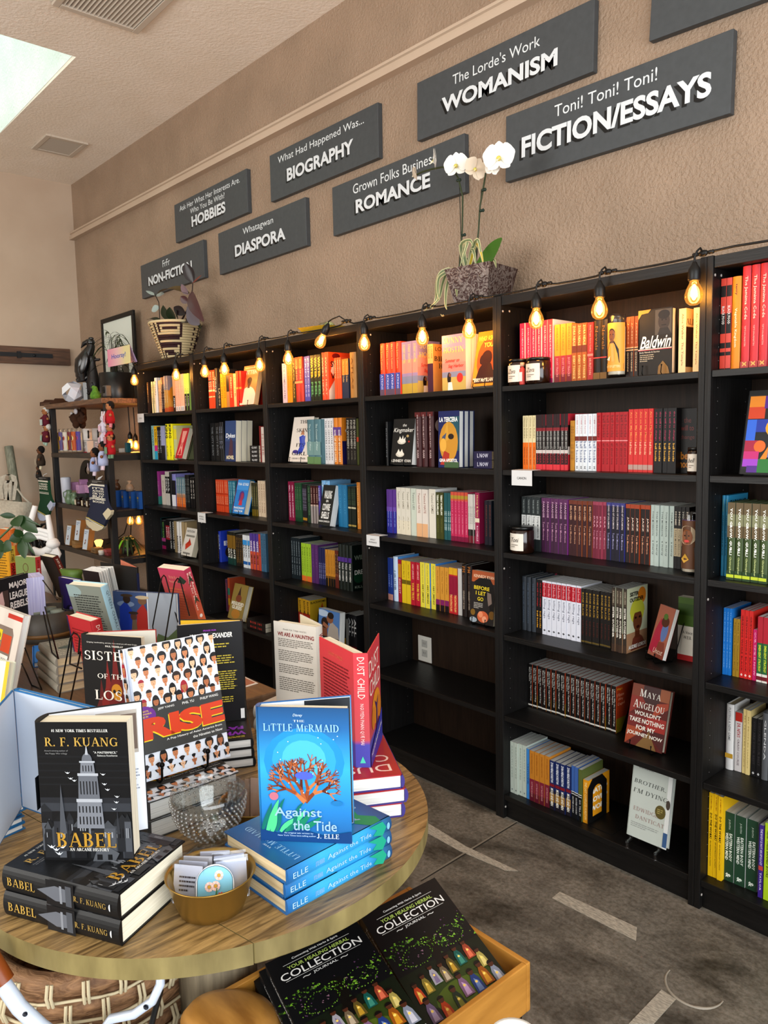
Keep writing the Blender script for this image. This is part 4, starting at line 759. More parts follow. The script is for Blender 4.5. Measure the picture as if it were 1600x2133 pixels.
faceout(4,0,'G',(1018,742),(1256,726),(1020,300),.03,'black hardcover with grey portrait and white script title, top shelf','#26221c',[('r',.5,.6,.98,.98,'#57524a'),('e',.76,.8,.17,.13,'#3b332d'),('e',.76,.9,.17,.07,'#1d1917'),('p',[(.58,.6),(.64,.7),(.88,.7),(.98,.6)],'#2a2622'),('e',.71,.82,.025,.012,'#151210'),('e',.82,.82,.025,.012,'#151210'),('r',.69,.735,.83,.75,'#1d1714'),('r',0,.388,1,.4,'#d8d4cc'),('r',0,.376,1,.388,'#b8434a'),('t','Baldwin',.54,.5,.88,.19,'#f4f1ea',{'sh':.25,'b':.015}),('t','Early Novels & Stories',.35,.345,.6,.035,'#d9d2c4'),('lines',.06,.2,.5,.32,4,'#b9ae98'),('p',[(0,.86),(.1,.94),(.3,.95),(.38,1),(0,1)],'#c99a3c'),('p',[(.6,0),(.62,.12),(.75,.2),(.9,.1),(.95,0)],'#8a6a30')],hard=True,pg='cream',ez='black wire easel under the black portrait hardcover')
run(4,0,'G',1303,1358,1,285,'cream paperback, left copy,','#ecd2a8',T=[('Alice Walker  The Temple',.12,.92,.35,'#8a6030')],face=[('r',0,0,1,1,'#e9cc9c'),('r',0,.1,.6,.72,'#3a241a'),('t','ALICE',.3,.8,.6,.09,'#6b4020',{'f':'S'})])
run(4,0,'G',1406,1452,1,278,'cream paperback, right copy,','#ecd2a8',T=[('Alice Walker  The Temple',.12,.92,.35,'#8a6030')])
run(4,1,'H',198,290,4,225,'cream and orange paperback','#dccfa8',bands=[(0,.5,'#e5791c')],T=[('Chinua Achebe',.58,.97,.45,'#8a7a54'),('THINGS FALL APART',.08,.42,.4,'#7a3a0c',.02)])
run(4,1,'H',292,520,9,218,'black white and red striped paperback','#33191e',bands=[(0,.1,'#d8404a'),(.35,.72,'#23211f'),(.3,.36,'#cfc4c0'),(.7,.76,'#8c2430')],T=[('HAVE SEEN GHOSTS',.38,.7,.5,'#c9c5c0',.01),('BABA',.12,.3,.4,'#a83a44')],face=[('r',0,0,1,1,'#c93444'),('r',0,.4,1,.8,'#1f1a1a'),('r',0,.28,1,.42,'#d9d2cc')])
run(4,1,'H',535,568,2,260,'short gold paperback','#c08a2e',T=[('ARROW OF GOD',.2,.9,.4,'#6b4414')])
run(4,1,'H',570,722,5,215,'white paperback with brown band and blue name','#dfe2e6',bands=[(.53,.61,'#7a3028')],T=[('COMMUNION',.66,.97,.4,'#c9a0a4'),('bell hooks',.15,.52,.6,'#4a5a86',.01),('H',.04,.08,.4,'#222',.02)],pg='white')
run(4,1,'H',726,948,7,204,'red paperback with pale cross line','#b3252f',bands=[(.515,.53,'#e8a0a0')],T=[('bell hooks',.58,.95,.6,'#7a1018',.01),('all about love',.12,.48,.5,'#7a1018',.01)])
run(4,1,'H',950,1126,5,180,'coral red paperback with orange lettering','#cf3a38',bands=[(.04,.12,'#b89a90')],T=[('Art on My Mind',.5,.96,.45,'#f0a05a',.01),('bell hooks',.28,.48,.4,'#f3d8b0')])
run(4,1,'H',1128,1292,5,175,'black paperback with magenta and gold titles','#1a1618',T=[('the will to change',.5,.95,.45,'#b83a60',.01),('bell hooks',.18,.46,.45,'#d8a844',.03)])
faceout(4,1,'H',(1300,622),(1428,628),(1300,175),.02,'black book with dim red title behind the candle jar, second shelf','#161212',[('t','the',.5,.82,.4,.08,'#6b2418'),('t','will to',.5,.7,.7,.08,'#7a2418'),('t','change',.5,.55,.8,.08,'#6b2418'),('t','bell',.45,.27,.6,.12,'#b5781c',{'b':.03}),('t','hooks',.5,.14,.8,.12,'#b5781c',{'b':.03})],ys=.1)
run(4,2,'H',193,328,4,796,'slate and white paperback','#33393a',bands=[(.22,.66,'#d4d4d2')],T=[('TONI MORRISON',.25,.64,.5,'#3a3a3c',.01),('THE BLUEST EYE',.7,.95,.3,'#a3aaa8')])
run(4,2,'H',330,522,6,806,'purple paperback with dark edge','#4a2444',bands=[(.9,1,'#6b3a64')],T=[('PARADISE',.64,.93,.4,'#cfa8c0',.02),('Toni Morrison',.22,.56,.4,'#c898b4',.01)],cf='#8a3a90')
run(4,2,'H',524,692,5,822,'maroon paperback with rust edge','#421c22',bands=[(.93,1,'#7a4030')],T=[('BELOVED',.64,.9,.4,'#d6a888',.02),('Toni Morrison',.22,.56,.4,'#c8987c',.01)],cf='#b0602a')
run(4,2,'H',694,790,4,832,'rose red paperback','#7a2840',bands=[(.94,1,'#a24a60')],T=[('SULA',.55,.75,.4,'#e8b0bc',.02),('Toni Morrison',.18,.5,.4,'#d898a8',.01)],cf='#c05a70')
run(4,2,'H',792,926,4,838,'navy paperback with blue edge','#1f1c30',bands=[(.94,1,'#4a4a88')],T=[('SONG OF SOLOMON',.55,.96,.4,'#d0c4c8',.02),('Toni Morrison',.2,.48,.4,'#a8a4c8',.01)],cf='#4a4a9a')
run(4,2,'H',928,1102,5,850,'black paperback with burnt orange edge','#251512',bands=[(.93,1,'#a84a24')],T=[('JAZZ',.55,.78,.4,'#e8d0c0',.02),('Toni Morrison',.18,.48,.4,'#d8a080',.01)],cf='#c0562a')
run(4,2,'H',1105,1270,5,856,'pale mint grey paperback','#b6c2bc',T=[('TONI MORRISON',.5,.9,.35,'#3c4442',.01),('a mercy',.18,.42,.4,'#5a625e')],pg='white')
run(4,2,'H',1272,1376,4,868,'black and cream paperback','#1c1817',bands=[(.2,.65,'#bcae92')],T=[('TONI MORRISON',.22,.63,.5,'#4a3f30',.01),('HOME',.7,.92,.45,'#d8cfc0',.02)])
run(4,3,'I',182,295,3,132,'slate blue hardcover','#3a4048',T=[('THE BLACK CANON',.15,.9,.3,'#5d6a7a')],hard=True,face=[('r',.9,0,1,1,'#9c3a4c')])
run(4,3,'I',297,339,2,160,'black paperback with red and gold script','#1a1516',T=[('the will to change',.5,.95,.5,'#b8343a',.02),('bell hooks',.1,.42,.5,'#e0a83a',.03)])
run(4,3,'I',341,615,8,166,'white paperback with red spine head','#dcdde6',bands=[(.7,.965,'#b3142c')],T=[('bell hooks',.72,.95,.5,'#e8b0b4',.01),('killing rage',.3,.66,.6,'#8f909c'),('o',.06,.1,.5,'#222',.05)],pg='white',face=[('r',0,0,1,1,'#e2e2e8')]+[('r',.02,.3+.03*i,.2,.312+.03*i,'#c03040') for i in range(8)])
run(4,3,'I',617,828,8,222,'black paperback with gold capitals','#1c1613',bands=[(.02,.05,'#6b5a2c')],T=[('BONE BLACK',.5,.93,.45,'#b8943c',.01),('bell hooks',.15,.42,.35,'#6b3024')])
run(4,3,'I',830,936,4,214,'brown and white portrait paperback','#3b3128',bands=[(.72,.97,'#53483c'),(0,.12,'#4a382c')],T=[('AUDRE LORDE',.76,.95,.35,'#c9bda8'),('SISTER OUTSIDER',.22,.7,.5,'#e8e2d6',.03)],face=[('r',0,0,1,1,'#cfd2b4'),('r',0,0,1,.3,'#b08a6a'),('e',.72,.85,.2,.13,'#d98a2a'),('e',.5,.62,.34,.2,'#c9c84a'),('p',[(.2,.02),(.3,.2),(.5,.28),(.75,.2),(.98,.02)],'#7a4030'),('r',.4,.2,.62,.4,'#6b3a24'),('e',.52,.47,.22,.17,'#7a4a2e'),('p',ell(.5,.6,.36,.2,14,0,PI),'#c9c84a'),('e',.42,.52,.05,.018,'#20140e'),('e',.62,.52,.05,.018,'#20140e'),('e',.53,.37,.08,.025,'#4a1f18'),('t','SISTER',.34,.9,.42,.065,'#1c1a18',{'b':.03}),('t','OUTSIDER',.46,.81,.66,.065,'#1c1a18',{'b':.03}),('t','AUDRE LORDE',.5,.08,.85,.06,'#f0ece4',{'b':.03})],pg='grey',ys=.1)
# small red book on an easel, turned to the right
a = Zp(*K('I', 1085, 690), LV[3]+.012); b2 = Zp(*K('I', 1190, 742), LV[3]+.012); d = (b2-a); wb = d.length; d = d.normalized(); nn = V3((-d.y, d.x, 0)); th = math.radians(16)
o = book('paperback_book', 'small pink and red book with blue face leaning on an easel, fourth shelf', wb, .175, .014, '#a04038', [('r',0,0,1,1,'#a86a58'),('p',[(0,.1),(.1,.5),(.3,.75),(.6,.6),(.5,.2),(.3,.05)],'#b02a4a'),('e',.68,.52,.2,.2,'#6a7fb0'),('e',.6,.7,.24,.1,'#5d3024'),('e',.55,.8,.14,.06,'#5d7a3c'),('p',[(.4,0),(.5,.3),(.85,.32),(1,.1),(1,0)],'#8a4a3c'),('t','Uncut',.6,.12,.6,.1,'#e0c8b8',{'sh':.2})], pg='white')
pose(o, a+V3((0, 0, .004)), d, nn*math.cos(th)+V3((0, 0, -math.sin(th))), nn*math.sin(th)+V3((0, 0, math.cos(th))))
q = (a+b2)/2; easel('black wire easel under the small pink and red book', wb, q.x, q.y, LV[3]+.0004, math.atan2(d.y, d.x), 20)
faceout(4,3,'I',(1297,705),(1412,738),(1306,280),.03,'book with green meadow over white and red foot, back of fourth shelf','#d9d5cc',[('r',0,.55,1,1,'#4f6b2a'),('r',0,.72,1,.9,'#3f5a24'),('r',0,0,1,.09,'#b02a2c'),('t','A Voice',.6,.45,.6,.05,'#333'),('t','W.E.B.',.6,.37,.5,.05,'#333')],ys=.17)
run(4,4,'J',233,866,18,108,'black caged-bird paperback with white title and orange edge','#14100f',bands=[(.03,.065,'#d8d4cc')],T=[('I Know Why the Caged Bird Sings',.14,.93,.32,'#e3dfd8',.01,.62),('Maya Angelou',.6,.93,.28,'#e3dfd8',.01,.28)],face=[('r',0,0,1,1,'#a8431f'),('r',0,0,.6,.3,'#8a7a1c'),('p',[(.3,0),(1,.7),(1,0)],'#2a1712'),('t','Maya',.2,.92,.3,.06,'#e8b03a'),('t','I Know',.25,.8,.4,.07,'#e8a88a'),('t','Why',.25,.7,.3,.07,'#e8a88a'),('t','Caged',.28,.6,.4,.07,'#e8a88a')],cf='#d8623a')
faceout(4,4,'J',(922,680),(1186,768),(988,258),.028,'red patchwork hardcover with white title leaning at the right, fifth shelf','#6b241c',[('r',0,.8,.3,1,'#8a4428'),('r',.3,.72,.75,1,'#4a1c1a'),('r',.75,.8,1,1,'#a8643c'),('p',[(0,.5),(.4,.72),(.3,.8),(0,.8)],'#94301f'),('p',[(.6,.5),(1,.7),(1,.8),(.7,.75)],'#b04a28'),('r',0,.3,.5,.5,'#7d2420'),('r',.5,.3,1,.52,'#a83226'),('p',[(0,0),(.5,.3),(0,.3)],'#a8502e'),('p',[(.5,.3),(1,0),(1,.3)],'#5a1e1c'),('p',[(.3,0),(.6,.28),(.85,0)],'#8a6a3c'),('t','Maya',.5,.87,.56,.12,'#f3efe6',{'f':'S'}),('t','Angelou',.5,.68,.82,.13,'#f3efe6',{'f':'S'}),('t',"WOULDN'T",.5,.535,.7,.07,'#f3efe6',{'b':.02}),('t','TAKE NOTHING',.5,.42,.92,.075,'#f3efe6',{'b':.02}),('t','FOR MY',.5,.305,.5,.07,'#f3efe6',{'b':.02}),('t','JOURNEY NOW',.5,.19,.94,.075,'#f3efe6',{'b':.02})],hard=True,pg='cream',ys=.085,ez='black wire easel under the red patchwork hardcover')
run(4,5,'J',105,224,4,655,'pale mint paperback','#c3ccc2',T=[('BREATH EYES',.3,.92,.3,'#9aa69c'),('o',.05,.09,.3,'#556',.05)],pg='grey')
run(4,5,'J',226,247,1,712,'sky blue paperback','#4a90d0',T=[('UNTWINE',.3,.7,.4,'#1d3a78',.02)])
run(4,5,'J',250,392,4,722,'mustard and maroon paperback','#c98a34',bands=[(0,.44,'#8a2c44'),(.0,.16,'#6b2034')],T=[('ZORA NEALE HURSTON',.55,.95,.25,'#a05c1c'),('DUST TRACKS ON A ROAD',.08,.38,.35,'#d8a0a0',.01)])
run(4,5,'J',393,540,4,792,'royal blue paperback with bold white titles','#23356b',bands=[(.47,.53,'#8a2430'),(0,.4,'#2c2630'),(.16,.34,'#a8813c')],T=[('ZORA NEALE HURSTON',.56,.97,.5,'#e8ecf2',.03),('MULES AND MEN',.08,.44,.55,'#eeeae0',.03)])
run(4,5,'J',542,594,2,832,'narrow blue and black paperback','#4a6fb0',bands=[(0,.5,'#1b1c22'),(.5,.515,'#e0e0e0'),(.46,.475,'#e0e0e0')],T=[('ANOTHER COUNTRY',.1,.42,.4,'#ddd',.01)])
run(4,5,'J',596,622,1,856,'olive and black paperback','#66703c',bands=[(0,.5,'#1b1b18'),(.5,.515,'#e0e0e0'),(.46,.475,'#e0e0e0')],T=[('GO TELL IT',.1,.42,.4,'#ddd',.01)])
YB_ = run(4,5,'J',624,664,1,930,'yellow paperback against the bookend','#e0a024',T=[('THE LAST COMPLETE HURSTON',.08,.95,.45,'#f6dc9a',.02)],face=[('r',0,0,1,1,'#e8a426'),('t','HATED',.5,.7,.8,.12,'#f7f2e2',{'b':.04}),('t','LOVED',.5,.5,.8,.12,'#f7f2e2',{'b':.04}),('t','WORK',.5,.3,.8,.12,'#f7f2e2',{'b':.04})])
# bookend: black metal plate with an arched window
bx = YB_.location.x+.0562
t = thing('bookend', 'black metal bookend with arched window holding the yellow paperback', 'bookend', (bx, .05, LV[5]+.0005))
b = MB(); b.box((-.055, -.01, 0), (.045, .11, .0014), '#101010'); 
y0, y1, hz = -.01, .11, .165
arch = [(.02, .02), (.08, .02)]+[(.05+.03*math.cos(a), .105+.03*math.sin(a)) for a in [PI*k/10 for k in range(11)]]
out = [(y1, 0), (y1, hz-.03), (y1-.03, hz), (y0+.03, hz), (y0, hz-.03), (y0, 0)]
# side pieces around the opening
for poly in ([(y0, 0), (.02, 0), (.02, .105), (.02, hz), (y0+.03, hz), (y0, hz-.03)], [(.08, 0), (y1, 0), (y1, hz-.03), (y1-.03, hz), (.08, hz)], [(.02, 0), (.08, 0), (.08, .02), (.02, .02)]):
    b.add([(-.055, y, z) for y, z in poly]+[(-.0535, y, z) for y, z in poly], [list(range(len(poly))), list(range(len(poly), 2*len(poly)))[::-1]]+[(i, (i+1) % len(poly), len(poly)+(i+1) % len(poly), len(poly)+i) for i in range(len(poly))], '#101010')
for k in range(10):
    a0_, a1_ = PI*k/10, PI*(k+1)/10; P = [(.05+.03*math.cos(a0_), .105+.03*math.sin(a0_)), (.05+.03*math.cos(a1_), .105+.03*math.sin(a1_)), (.05+.03*math.cos(a1_), hz), (.05+.03*math.cos(a0_), hz)]
    b.add([(-.0535, y, z) for y, z in P], [(0, 1, 2, 3)], '#101010')
b.build('plate', t)
# white book on a clear easel
x0, w0, h0 = faceout(4,5,'J',(938,1226),(1218,1312),(992,842),.022,'pale hardcover with grey capitals and gold seal on a clear easel, lowest shelf','#c9cfc8',[('r',.9,0,1,1,'#e4e6e4'),('t','BROTHER,',.47,.72,.8,.055,'#6b706c',{'f':'S','sh':.15}),('t',"I'M DYING",.5,.6,.86,.055,'#6b706c',{'f':'S','sh':.15}),('t','EDWIDGE',.42,.37,.62,.05,'#b09a94',{'f':'S'}),('t','DANTICAT',.54,.27,.72,.05,'#b09a94',{'f':'S'}),('lines',.08,.13,.8,.2,3,'#a9aca8'),('lines',.15,.88,.85,.95,2,'#a9aca8'),('e',.78,.43,.13,.085,'#6f6438'),('lines',.7,.4,.86,.47,3,'#b9ac70'),('r',.9,.02,1,.2,'#4a6a94'),('e',.95,.55,.05,.06,'#5a5048')],hard=True,pg='white',ys=.03,lift=.03,ez=None)
t = thing('display_easel', 'clear plastic easel under the pale hardcover on the lowest shelf', 'easel', (x0+w0/2, .03, LV[5]+.0005)); GL = glass('clear_acrylic', (.95, .97, 1), .14)
for sx in (-.36, .36):
    b = MB(); X = sx*w0
    b.box((X-.004, -.035, 0), (X+.004, -.026, .03), GL); b.box((X-.004, -.035, .022), (X+.004, .05, .0295), GL); b.box((X-.004, .045, 0), (X+.004, .052, .12), GL); b.box((X-.004, -.012, .03), (X+.004, -.006, .042), GL); b.build('leg', t, .0015)
for o in [o for o in COL.objects if o.get('label', '').startswith('pale hardcover with grey')]: o.location.z = LV[5]+.0305+.022*.2
# ---- bookcase 6
run(5,0,'K',150,238,2,236,'black and red patterned paperback','#221817',bands=[(.62,.8,'#d6503f'),(.3,.4,'#d6503f'),(.02,.16,'#d6503f'),(.2,.24,'#d6503f'),(.92,1,'#d6503f')],T=[('BLACK FOOD',.5,.7,.5,'#e8e0d8',.02)],cf='#d6503f')
run(5,0,'K',240,295,1,222,'orange hardcover with white title','#e08f2a',T=[('Vegetable Kingdom',.24,.66,.35,'#f8ead0',.01),('terry',.8,.92,.3,'#4a2a10',.02)],hard=True)
run(5,0,'K',297,455,3,160,'tall coral red hardcover','#c94048',bands=[(.0,.07,'#b03a3a')],T=[('The Jemima Code',.48,.9,.45,'#f3d6c8',.01),('TIPTON-MARTIN',.22,.42,.2,'#e8b0a8'),('x',.02,.07,.5,'#e8b060',.03)],hard=True)
faceout(5,1,'K',(283,1375),(640,1395),(345,905),.025,'black art book with coloured letter blocks, second shelf of nearest bookcase','#141416',[('r',.03,.06,.97,.95,'#17181c'),('p',[(.04,.78),(.04,.93),(.3,.93)]+ell(.3,.855,.09,.075,10,-PI/2,PI/2)[::-1]+[(.3,.78)],'#d98a24'),('r',.04,.66,.32,.8,'#c94a24'),('r',.3,.78,.55,.93,'#5a2a8a'),('r',.04,.38,.2,.65,'#3a6fd0'),('r',.2,.5,.42,.65,'#2440a0'),('e',.6,.55,.24,.13,'#e0a52c'),('e',.6,.55,.07,.04,'#141416'),('r',.04,.26,.3,.4,'#a8244a'),('e',.3,.33,.1,.07,'#d9702c'),('r',.04,.17,.3,.27,'#c0307a'),('p',[(.32,.17),(.5,.4),(.6,.4),(.42,.17)],'#d08a2c'),('r',.45,.2,.7,.4,'#3a6fd0'),('r',.04,.09,.42,.18,'#a04ac0'),('r',.12,-.0+.02,.3,.1,'#5a2a8a'),('r',.3,.02,.6,.18,'#2c7a3a'),('r',.6,.06,.9,.3,'#2c8f8a'),('r',.62,.66,.9,.92,'#c0307a')],hard=True,cut=True,ys=.03)
run(5,2,'K',140,214,2,1510,'tall sky blue hardcover with black title','#3a8fb4',T=[('FARMING WHILE BLACK',.25,.75,.35,'#14303c',.02),('Penniman',.8,.95,.2,'#b9c43c')],hard=True,pg='white',face=[('r',0,0,1,1,'#3a96bc'),('t','FARMING',.5,.9,.8,.08,'#17323c',{'b':.03})],ys=.09)
run(5,2,'K',216,458,5,1552,'green and brown foliage hardcover with white title','#4a5a34',bands=[(.55,1,'#6b5a3c'),(.7,.85,'#8a8a6a'),(.0,.12,'#2c4a24'),(.03,.07,'#c0cc3c')],T=[('YOU GROW, GURL!',.32,.93,.42,'#f4f2ea',.03),('Christopher',.08,.3,.3,'#d8e0a0',.01)],hard=True,ys=.05)
run(5,3,'L',190,240,3,100,'bright blue paperback','#2280cc',T=[('THE PURPOSE OF POWER',.1,.95,.3,'#8fc0ec')])
run(5,3,'L',247,286,2,165,'gold paperback','#a8862c',T=[('Tears We Cannot Stop',.1,.95,.4,'#5a4414',.01)])
run(5,3,'L',288,362,3,112,'scarlet paperback','#cc2c28',T=[('GRIEVING WHILE BLACK',.1,.92,.4,'#5c1512',.01),('o',.03,.07,.6,'#f0d8d0',.05)],face=[('r',0,0,1,1,'#d03a30')])
run(5,3,'L',363,388,1,230,'short pink paperback','#c41f6c',T=[('OUR TIME IS NOW',.1,.95,.4,'#f0b4cc')])
run(5,3,'L',390,456,2,152,'red and green paperback with white foot','#b3283c',bands=[(0,.6,'#2c6b44'),(0,.13,'#ddd8d0'),(.03,.09,'#7a2430')],T=[('EMERGENT STRATEGY',.16,.57,.45,'#d8e04a',.02)],pg='white')
run(5,4,'L',165,190,1,710,'magenta and black paperback','#b02a9c',bands=[(0,.38,'#1d1420')],T=[('HOW WE CAN WIN',.45,.9,.6,'#f4d8ee',.02)])
run(5,4,'L',196,255,1,662,'thick white hardcover','#dcdad8',T=[('PLAYING A NEW GAME',.45,.95,.3,'#8a8a8c')],bands=[(.18,.25,'#c9a03c')],hard=True,pg='tan')
run(5,4,'L',257,300,1,718,'white paperback with red head','#d8d2d0',bands=[(.85,1,'#c0392c')],T=[("DR. NITA'S",.58,.82,.5,'#b83040',.02),('CRASH COURSE',.1,.55,.3,'#8a7a80')])
run(5,4,'L',303,350,2,700,'cream yellow paperback','#e0cb90',T=[('MY PEOPLES HANDS',.1,.9,.25,'#a08a4c')])
run(5,4,'L',354,415,2,752,'black paperback with dim lettering','#1b1a1c',T=[('YOU ARE YOUR BEST',.2,.95,.4,'#4a4648'),('o',.03,.08,.5,'#c8c8c8',.05)])
run(5,4,'L',417,458,1,720,'grey hardcover','#66686c',T=[('GLENDA',.3,.9,.3,'#d8d8d8')],hard=True)
run(5,5,'L',95,185,3,1192,'bright yellow paperback with black title','#efc41c',T=[('DO THE WORK!',.45,.76,.5,'#2a2210',.03),('AN ANTIRACIST ACTIVITY',.12,.43,.25,'#5a4a14'),('W. KAMAU BELL',.8,.97,.25,'#a86a1c')],ys=.045)
run(5,5,'L',190,392,3,1302,'thick dark green paperback with white title','#2c4f3a',bands=[(.06,.11,'#3a5a46')],T=[('EASTERN BODY',.3,.7,.28,'#e8efe6',.02,.66),('WESTERN MIND',.3,.7,.28,'#e8efe6',.02,.3),('JUDITH',.76,.9,.2,'#c0ccc0'),('&',.05,.12,.5,'#e8efe6',.02)],face=[('r',0,0,1,1,'#e6e8e4')],ys=.06)
run(5,5,'L',396,424,1,1385,'narrow purple paperback','#4a2f8c',T=[('THE BODY IS NOT AN APOLOGY',.45,.95,.5,'#e0d8f0',.01),('TAYLOR',.1,.35,.4,'#e0d8f0')],bands=[(.38,.44,'#c0504a')])
run(5,5,'L',428,470,1,1372,'lime green paperback','#b0cc2c',T=[('READ THESE BANNED BOOKS',.3,.9,.4,'#33420c',.02)])
tag(FARB.build('distant_paperbacks'), 'small paperback spines in rows in the two farthest bookcases and low in the third', 'books', kind='stuff')
# ---- shelf label cards
def card(label, u, s, P, lines):
    q = [Yp(*K(*p), -.004) for p in P]; w = q[1].x-q[0].x; h = q[0].z-q[3].z
    t = thing('shelf_label', label, 'label', (q[0].x, -.002, LV[s]-h+.002), 'white cards on the shelf edges')
    b = MB(); b.box((0, -.0022, 0), (w, -.001, h), '#d8d8d8'); b.box((0, -.0022, h-.001), (w, .05, h), '#d8d8d8')
    if lines: art(b, (0, -.0022, 0), (w, 0, 0), (0, 0, h), lines, .0003)
    b.build('card', t)
card('white card reading CANON under the second shelf of the fifth bookcase', 4, 1, [('H',122,603),('H',266,612),('H',268,722),('H',122,712)], [('t','CANON',.5,.48,.45,.16,'#222',{'b':.01})])
card('white card reading ADULT ROMANCE on the third shelf edge of the fourth bookcase', 3, 2, [('F',18,820),('F',160,838),('F',205,968),('F',62,945)], [('t','ADULT',.5,.6,.4,.14,'#333'),('t','ROMANCE',.5,.35,.6,.14,'#333')])
card('white card with grey print on the third shelf edge of the second bookcase', 1, 2, [('B',782,602),('B',870,618),('B',880,725),('B',795,715)], [('t','HISTORICAL',.5,.6,.6,.14,'#444'),('t','FICTION',.5,.35,.5,.14,'#444')])
card('white card with a grey word on the top shelf edge of the farthest bookcase', 0, 0, [('A',88,885),('A',160,885),('A',190,985),('A',115,985)], [('t','NOVELS',.5,.48,.45,.14,'#666')])
# ---- jars and candles on the shelves
AMB = glass('amber_glass', (.42, .2, .08), .08); CLR = glass()
def jar(label, c, A, B, T, u, s, ys, name):
    a = Yp(*K(c, *A), ys); b2 = Yp(*K(c, *B), ys); r = (b2.x-a.x)/2; h = Yp(*K(c, *T), ys).z-LV[s]
    t = thing('candle_jar', label, 'candle', ((a.x+b2.x)/2, ys, LV[s]+.0006), 'amber candle jars')
    b = MB(); b.lathe([(r*.9, 0), (r, .006), (r, h*.84), (r*.93, h*.88)], M('#2a160c', .15, spec=.6), 24); b.build('jar', t)
    b = MB(); b.lathe([(r*.96, h*.88), (r*.96, h*.99), (r*.92, h)], M('#141414', .3), 24); b.build('lid', t)
    b = MB(); n = 8; a0_ = -PI/2-.75; vs = []
    for i in range(n+1):
        g = a0_+1.5*i/n; vs += [((r+.0006)*math.cos(g), (r+.0006)*math.sin(g), h*.12), ((r+.0006)*math.cos(g), (r+.0006)*math.sin(g), h*.76)]
    b.add(vs, [(2*i, 2*i+2, 2*i+3, 2*i+1) for i in range(n)], '#ddd6cb', True)
    art(b, (-r*.45, -r-.001, h*.15), (r*.9, 0, 0), (0, 0, h*.55), [('t', name, .5, .68, .85, .3, '#3a3430', {'sh': .3}), ('lines', .1, .15, .9, .4, 2, '#8a837a')], .0003)
    b.build('paper_label', t)
jar('amber candle jar with script label at the far left of the top shelf', 'G', (115,800), (238,800), (170,645), 4, 0, .035, 'Zora')
jar('second amber candle jar, right of the first on the top shelf', 'G', (242,792), (385,792), (310,632), 4, 0, .035, 'Zora')
jar('amber candle jar at the right end of the second shelf', 'H', (1372,610), (1470,610), (1420,450), 4, 1, .05, 'bell')
jar('amber candle jar at the left end of the third shelf', 'H', (132,1160), (266,1168), (200,1008), 4, 2, .05, 'Toni')
q = Yp(*K('G', 198, 790), .012); t = thing('small_bottle', 'tiny red and white bottle in front of the two amber candle jars', 'bottle', (q.x, .012, LV[0]+.0006))
b = MB(); b.lathe([(.010, 0), (.011, .004), (.011, .055), (.006, .062), (.006, .066)], '#c9504a', 14); b.build('body', t); b = MB(); b.lathe([(.0085, .066), (.0085, .078), (.007, .08)], '#d8b090', 12); b.build('stopper', t); b = MB(); b.box((-.008, -.0118, .012), (.008, -.0108, .045), '#e8dcd8'); b.build('paper_label', t)
def prayer(label, x, y, z, r, h, arts, group, wax='#e9e0cc'):
    t = thing('prayer_candle', label, 'candle', (x, y, z), group)
    b = MB(); b.lathe([(r*.92, .0), (r, .006), (r, h*.9), (r*.9, h*.94), (r*.92, h), (r*.86, h), (r*.84, h*.94), (r*.94, h*.88), (r*.94, .01), (.0001, .01)], CLR, 20); b.build('glass', t)
    b = MB(); b.lathe([(.0001, .011), (r*.93, .011), (r*.93, h*.8), (.0001, h*.8)], wax, 18); b.build('wax', t)
    b = MB(); n = 10; vs = []
    for i in range(n+1):
        g = -PI+PI*i/n; vs += [((r+.0005)*math.cos(g), (r+.0005)*math.sin(g), h*.1), ((r+.0005)*math.cos(g), (r+.0005)*math.sin(g), h*.86)]
    b.add(vs, [(2*i, 2*i+2, 2*i+3, 2*i+1) for i in range(n)], arts[0], True)
    # picture wrapped round the front, cut in vertical strips so it follows the glass
    tmp = MB(); art(tmp, (-1, 0, 0), (2, 0, 0), (0, 0, 1), arts[1], .0002)
    vs = [((r+.0008-v[1])*math.sin(v[0]*1.35), -(r+.0008-v[1])*math.cos(v[0]*1.35), h*(.1+.76*v[2])) for v in tmp.v]
    for f, mi in zip(tmp.f, tmp.mi): b.add([vs[i] for i in f], [list(range(len(f)))], tmp.ms[mi])
    b.build('picture_label', t); return t
a = Yp(*K('G', 866, 750), .03)
prayer('tall glass prayer candle showing a man in a dark suit, top shelf', a.x, .03, LV[0]+.0006, .029, .205, ('#d9a24a', [('r',0,0,1,1,'#d99a3c'),('r',0,.04,1,.16,'#2a2a44'),('t','SAINT OF LETTERS',.5,.1,.7,.05,'#e8d8a0',{'b':.02}),('p',[(.2,.17),(.25,.45),(.42,.62),(.6,.62),(.78,.45),(.82,.17)],'#2c3034'),('p',[(.46,.62),(.5,.2),(.62,.2),(.58,.62)],'#d8a050'),('r',.45,.58,.58,.68,'#6b4630'),('e',.5,.74,.13,.12,'#7a5238'),('p',ell(.5,.79,.13,.09,12,0,PI),'#1f1814'),('e',.45,.76,.025,.012,'#1a1210'),('e',.56,.76,.025,.012,'#1a1210'),('p',[(.25,.25),(.45,.32),(.42,.22)],'#f0ece0')]), 'glass prayer candles')
a = Yp(*K('H', 1392, 1320), .05)
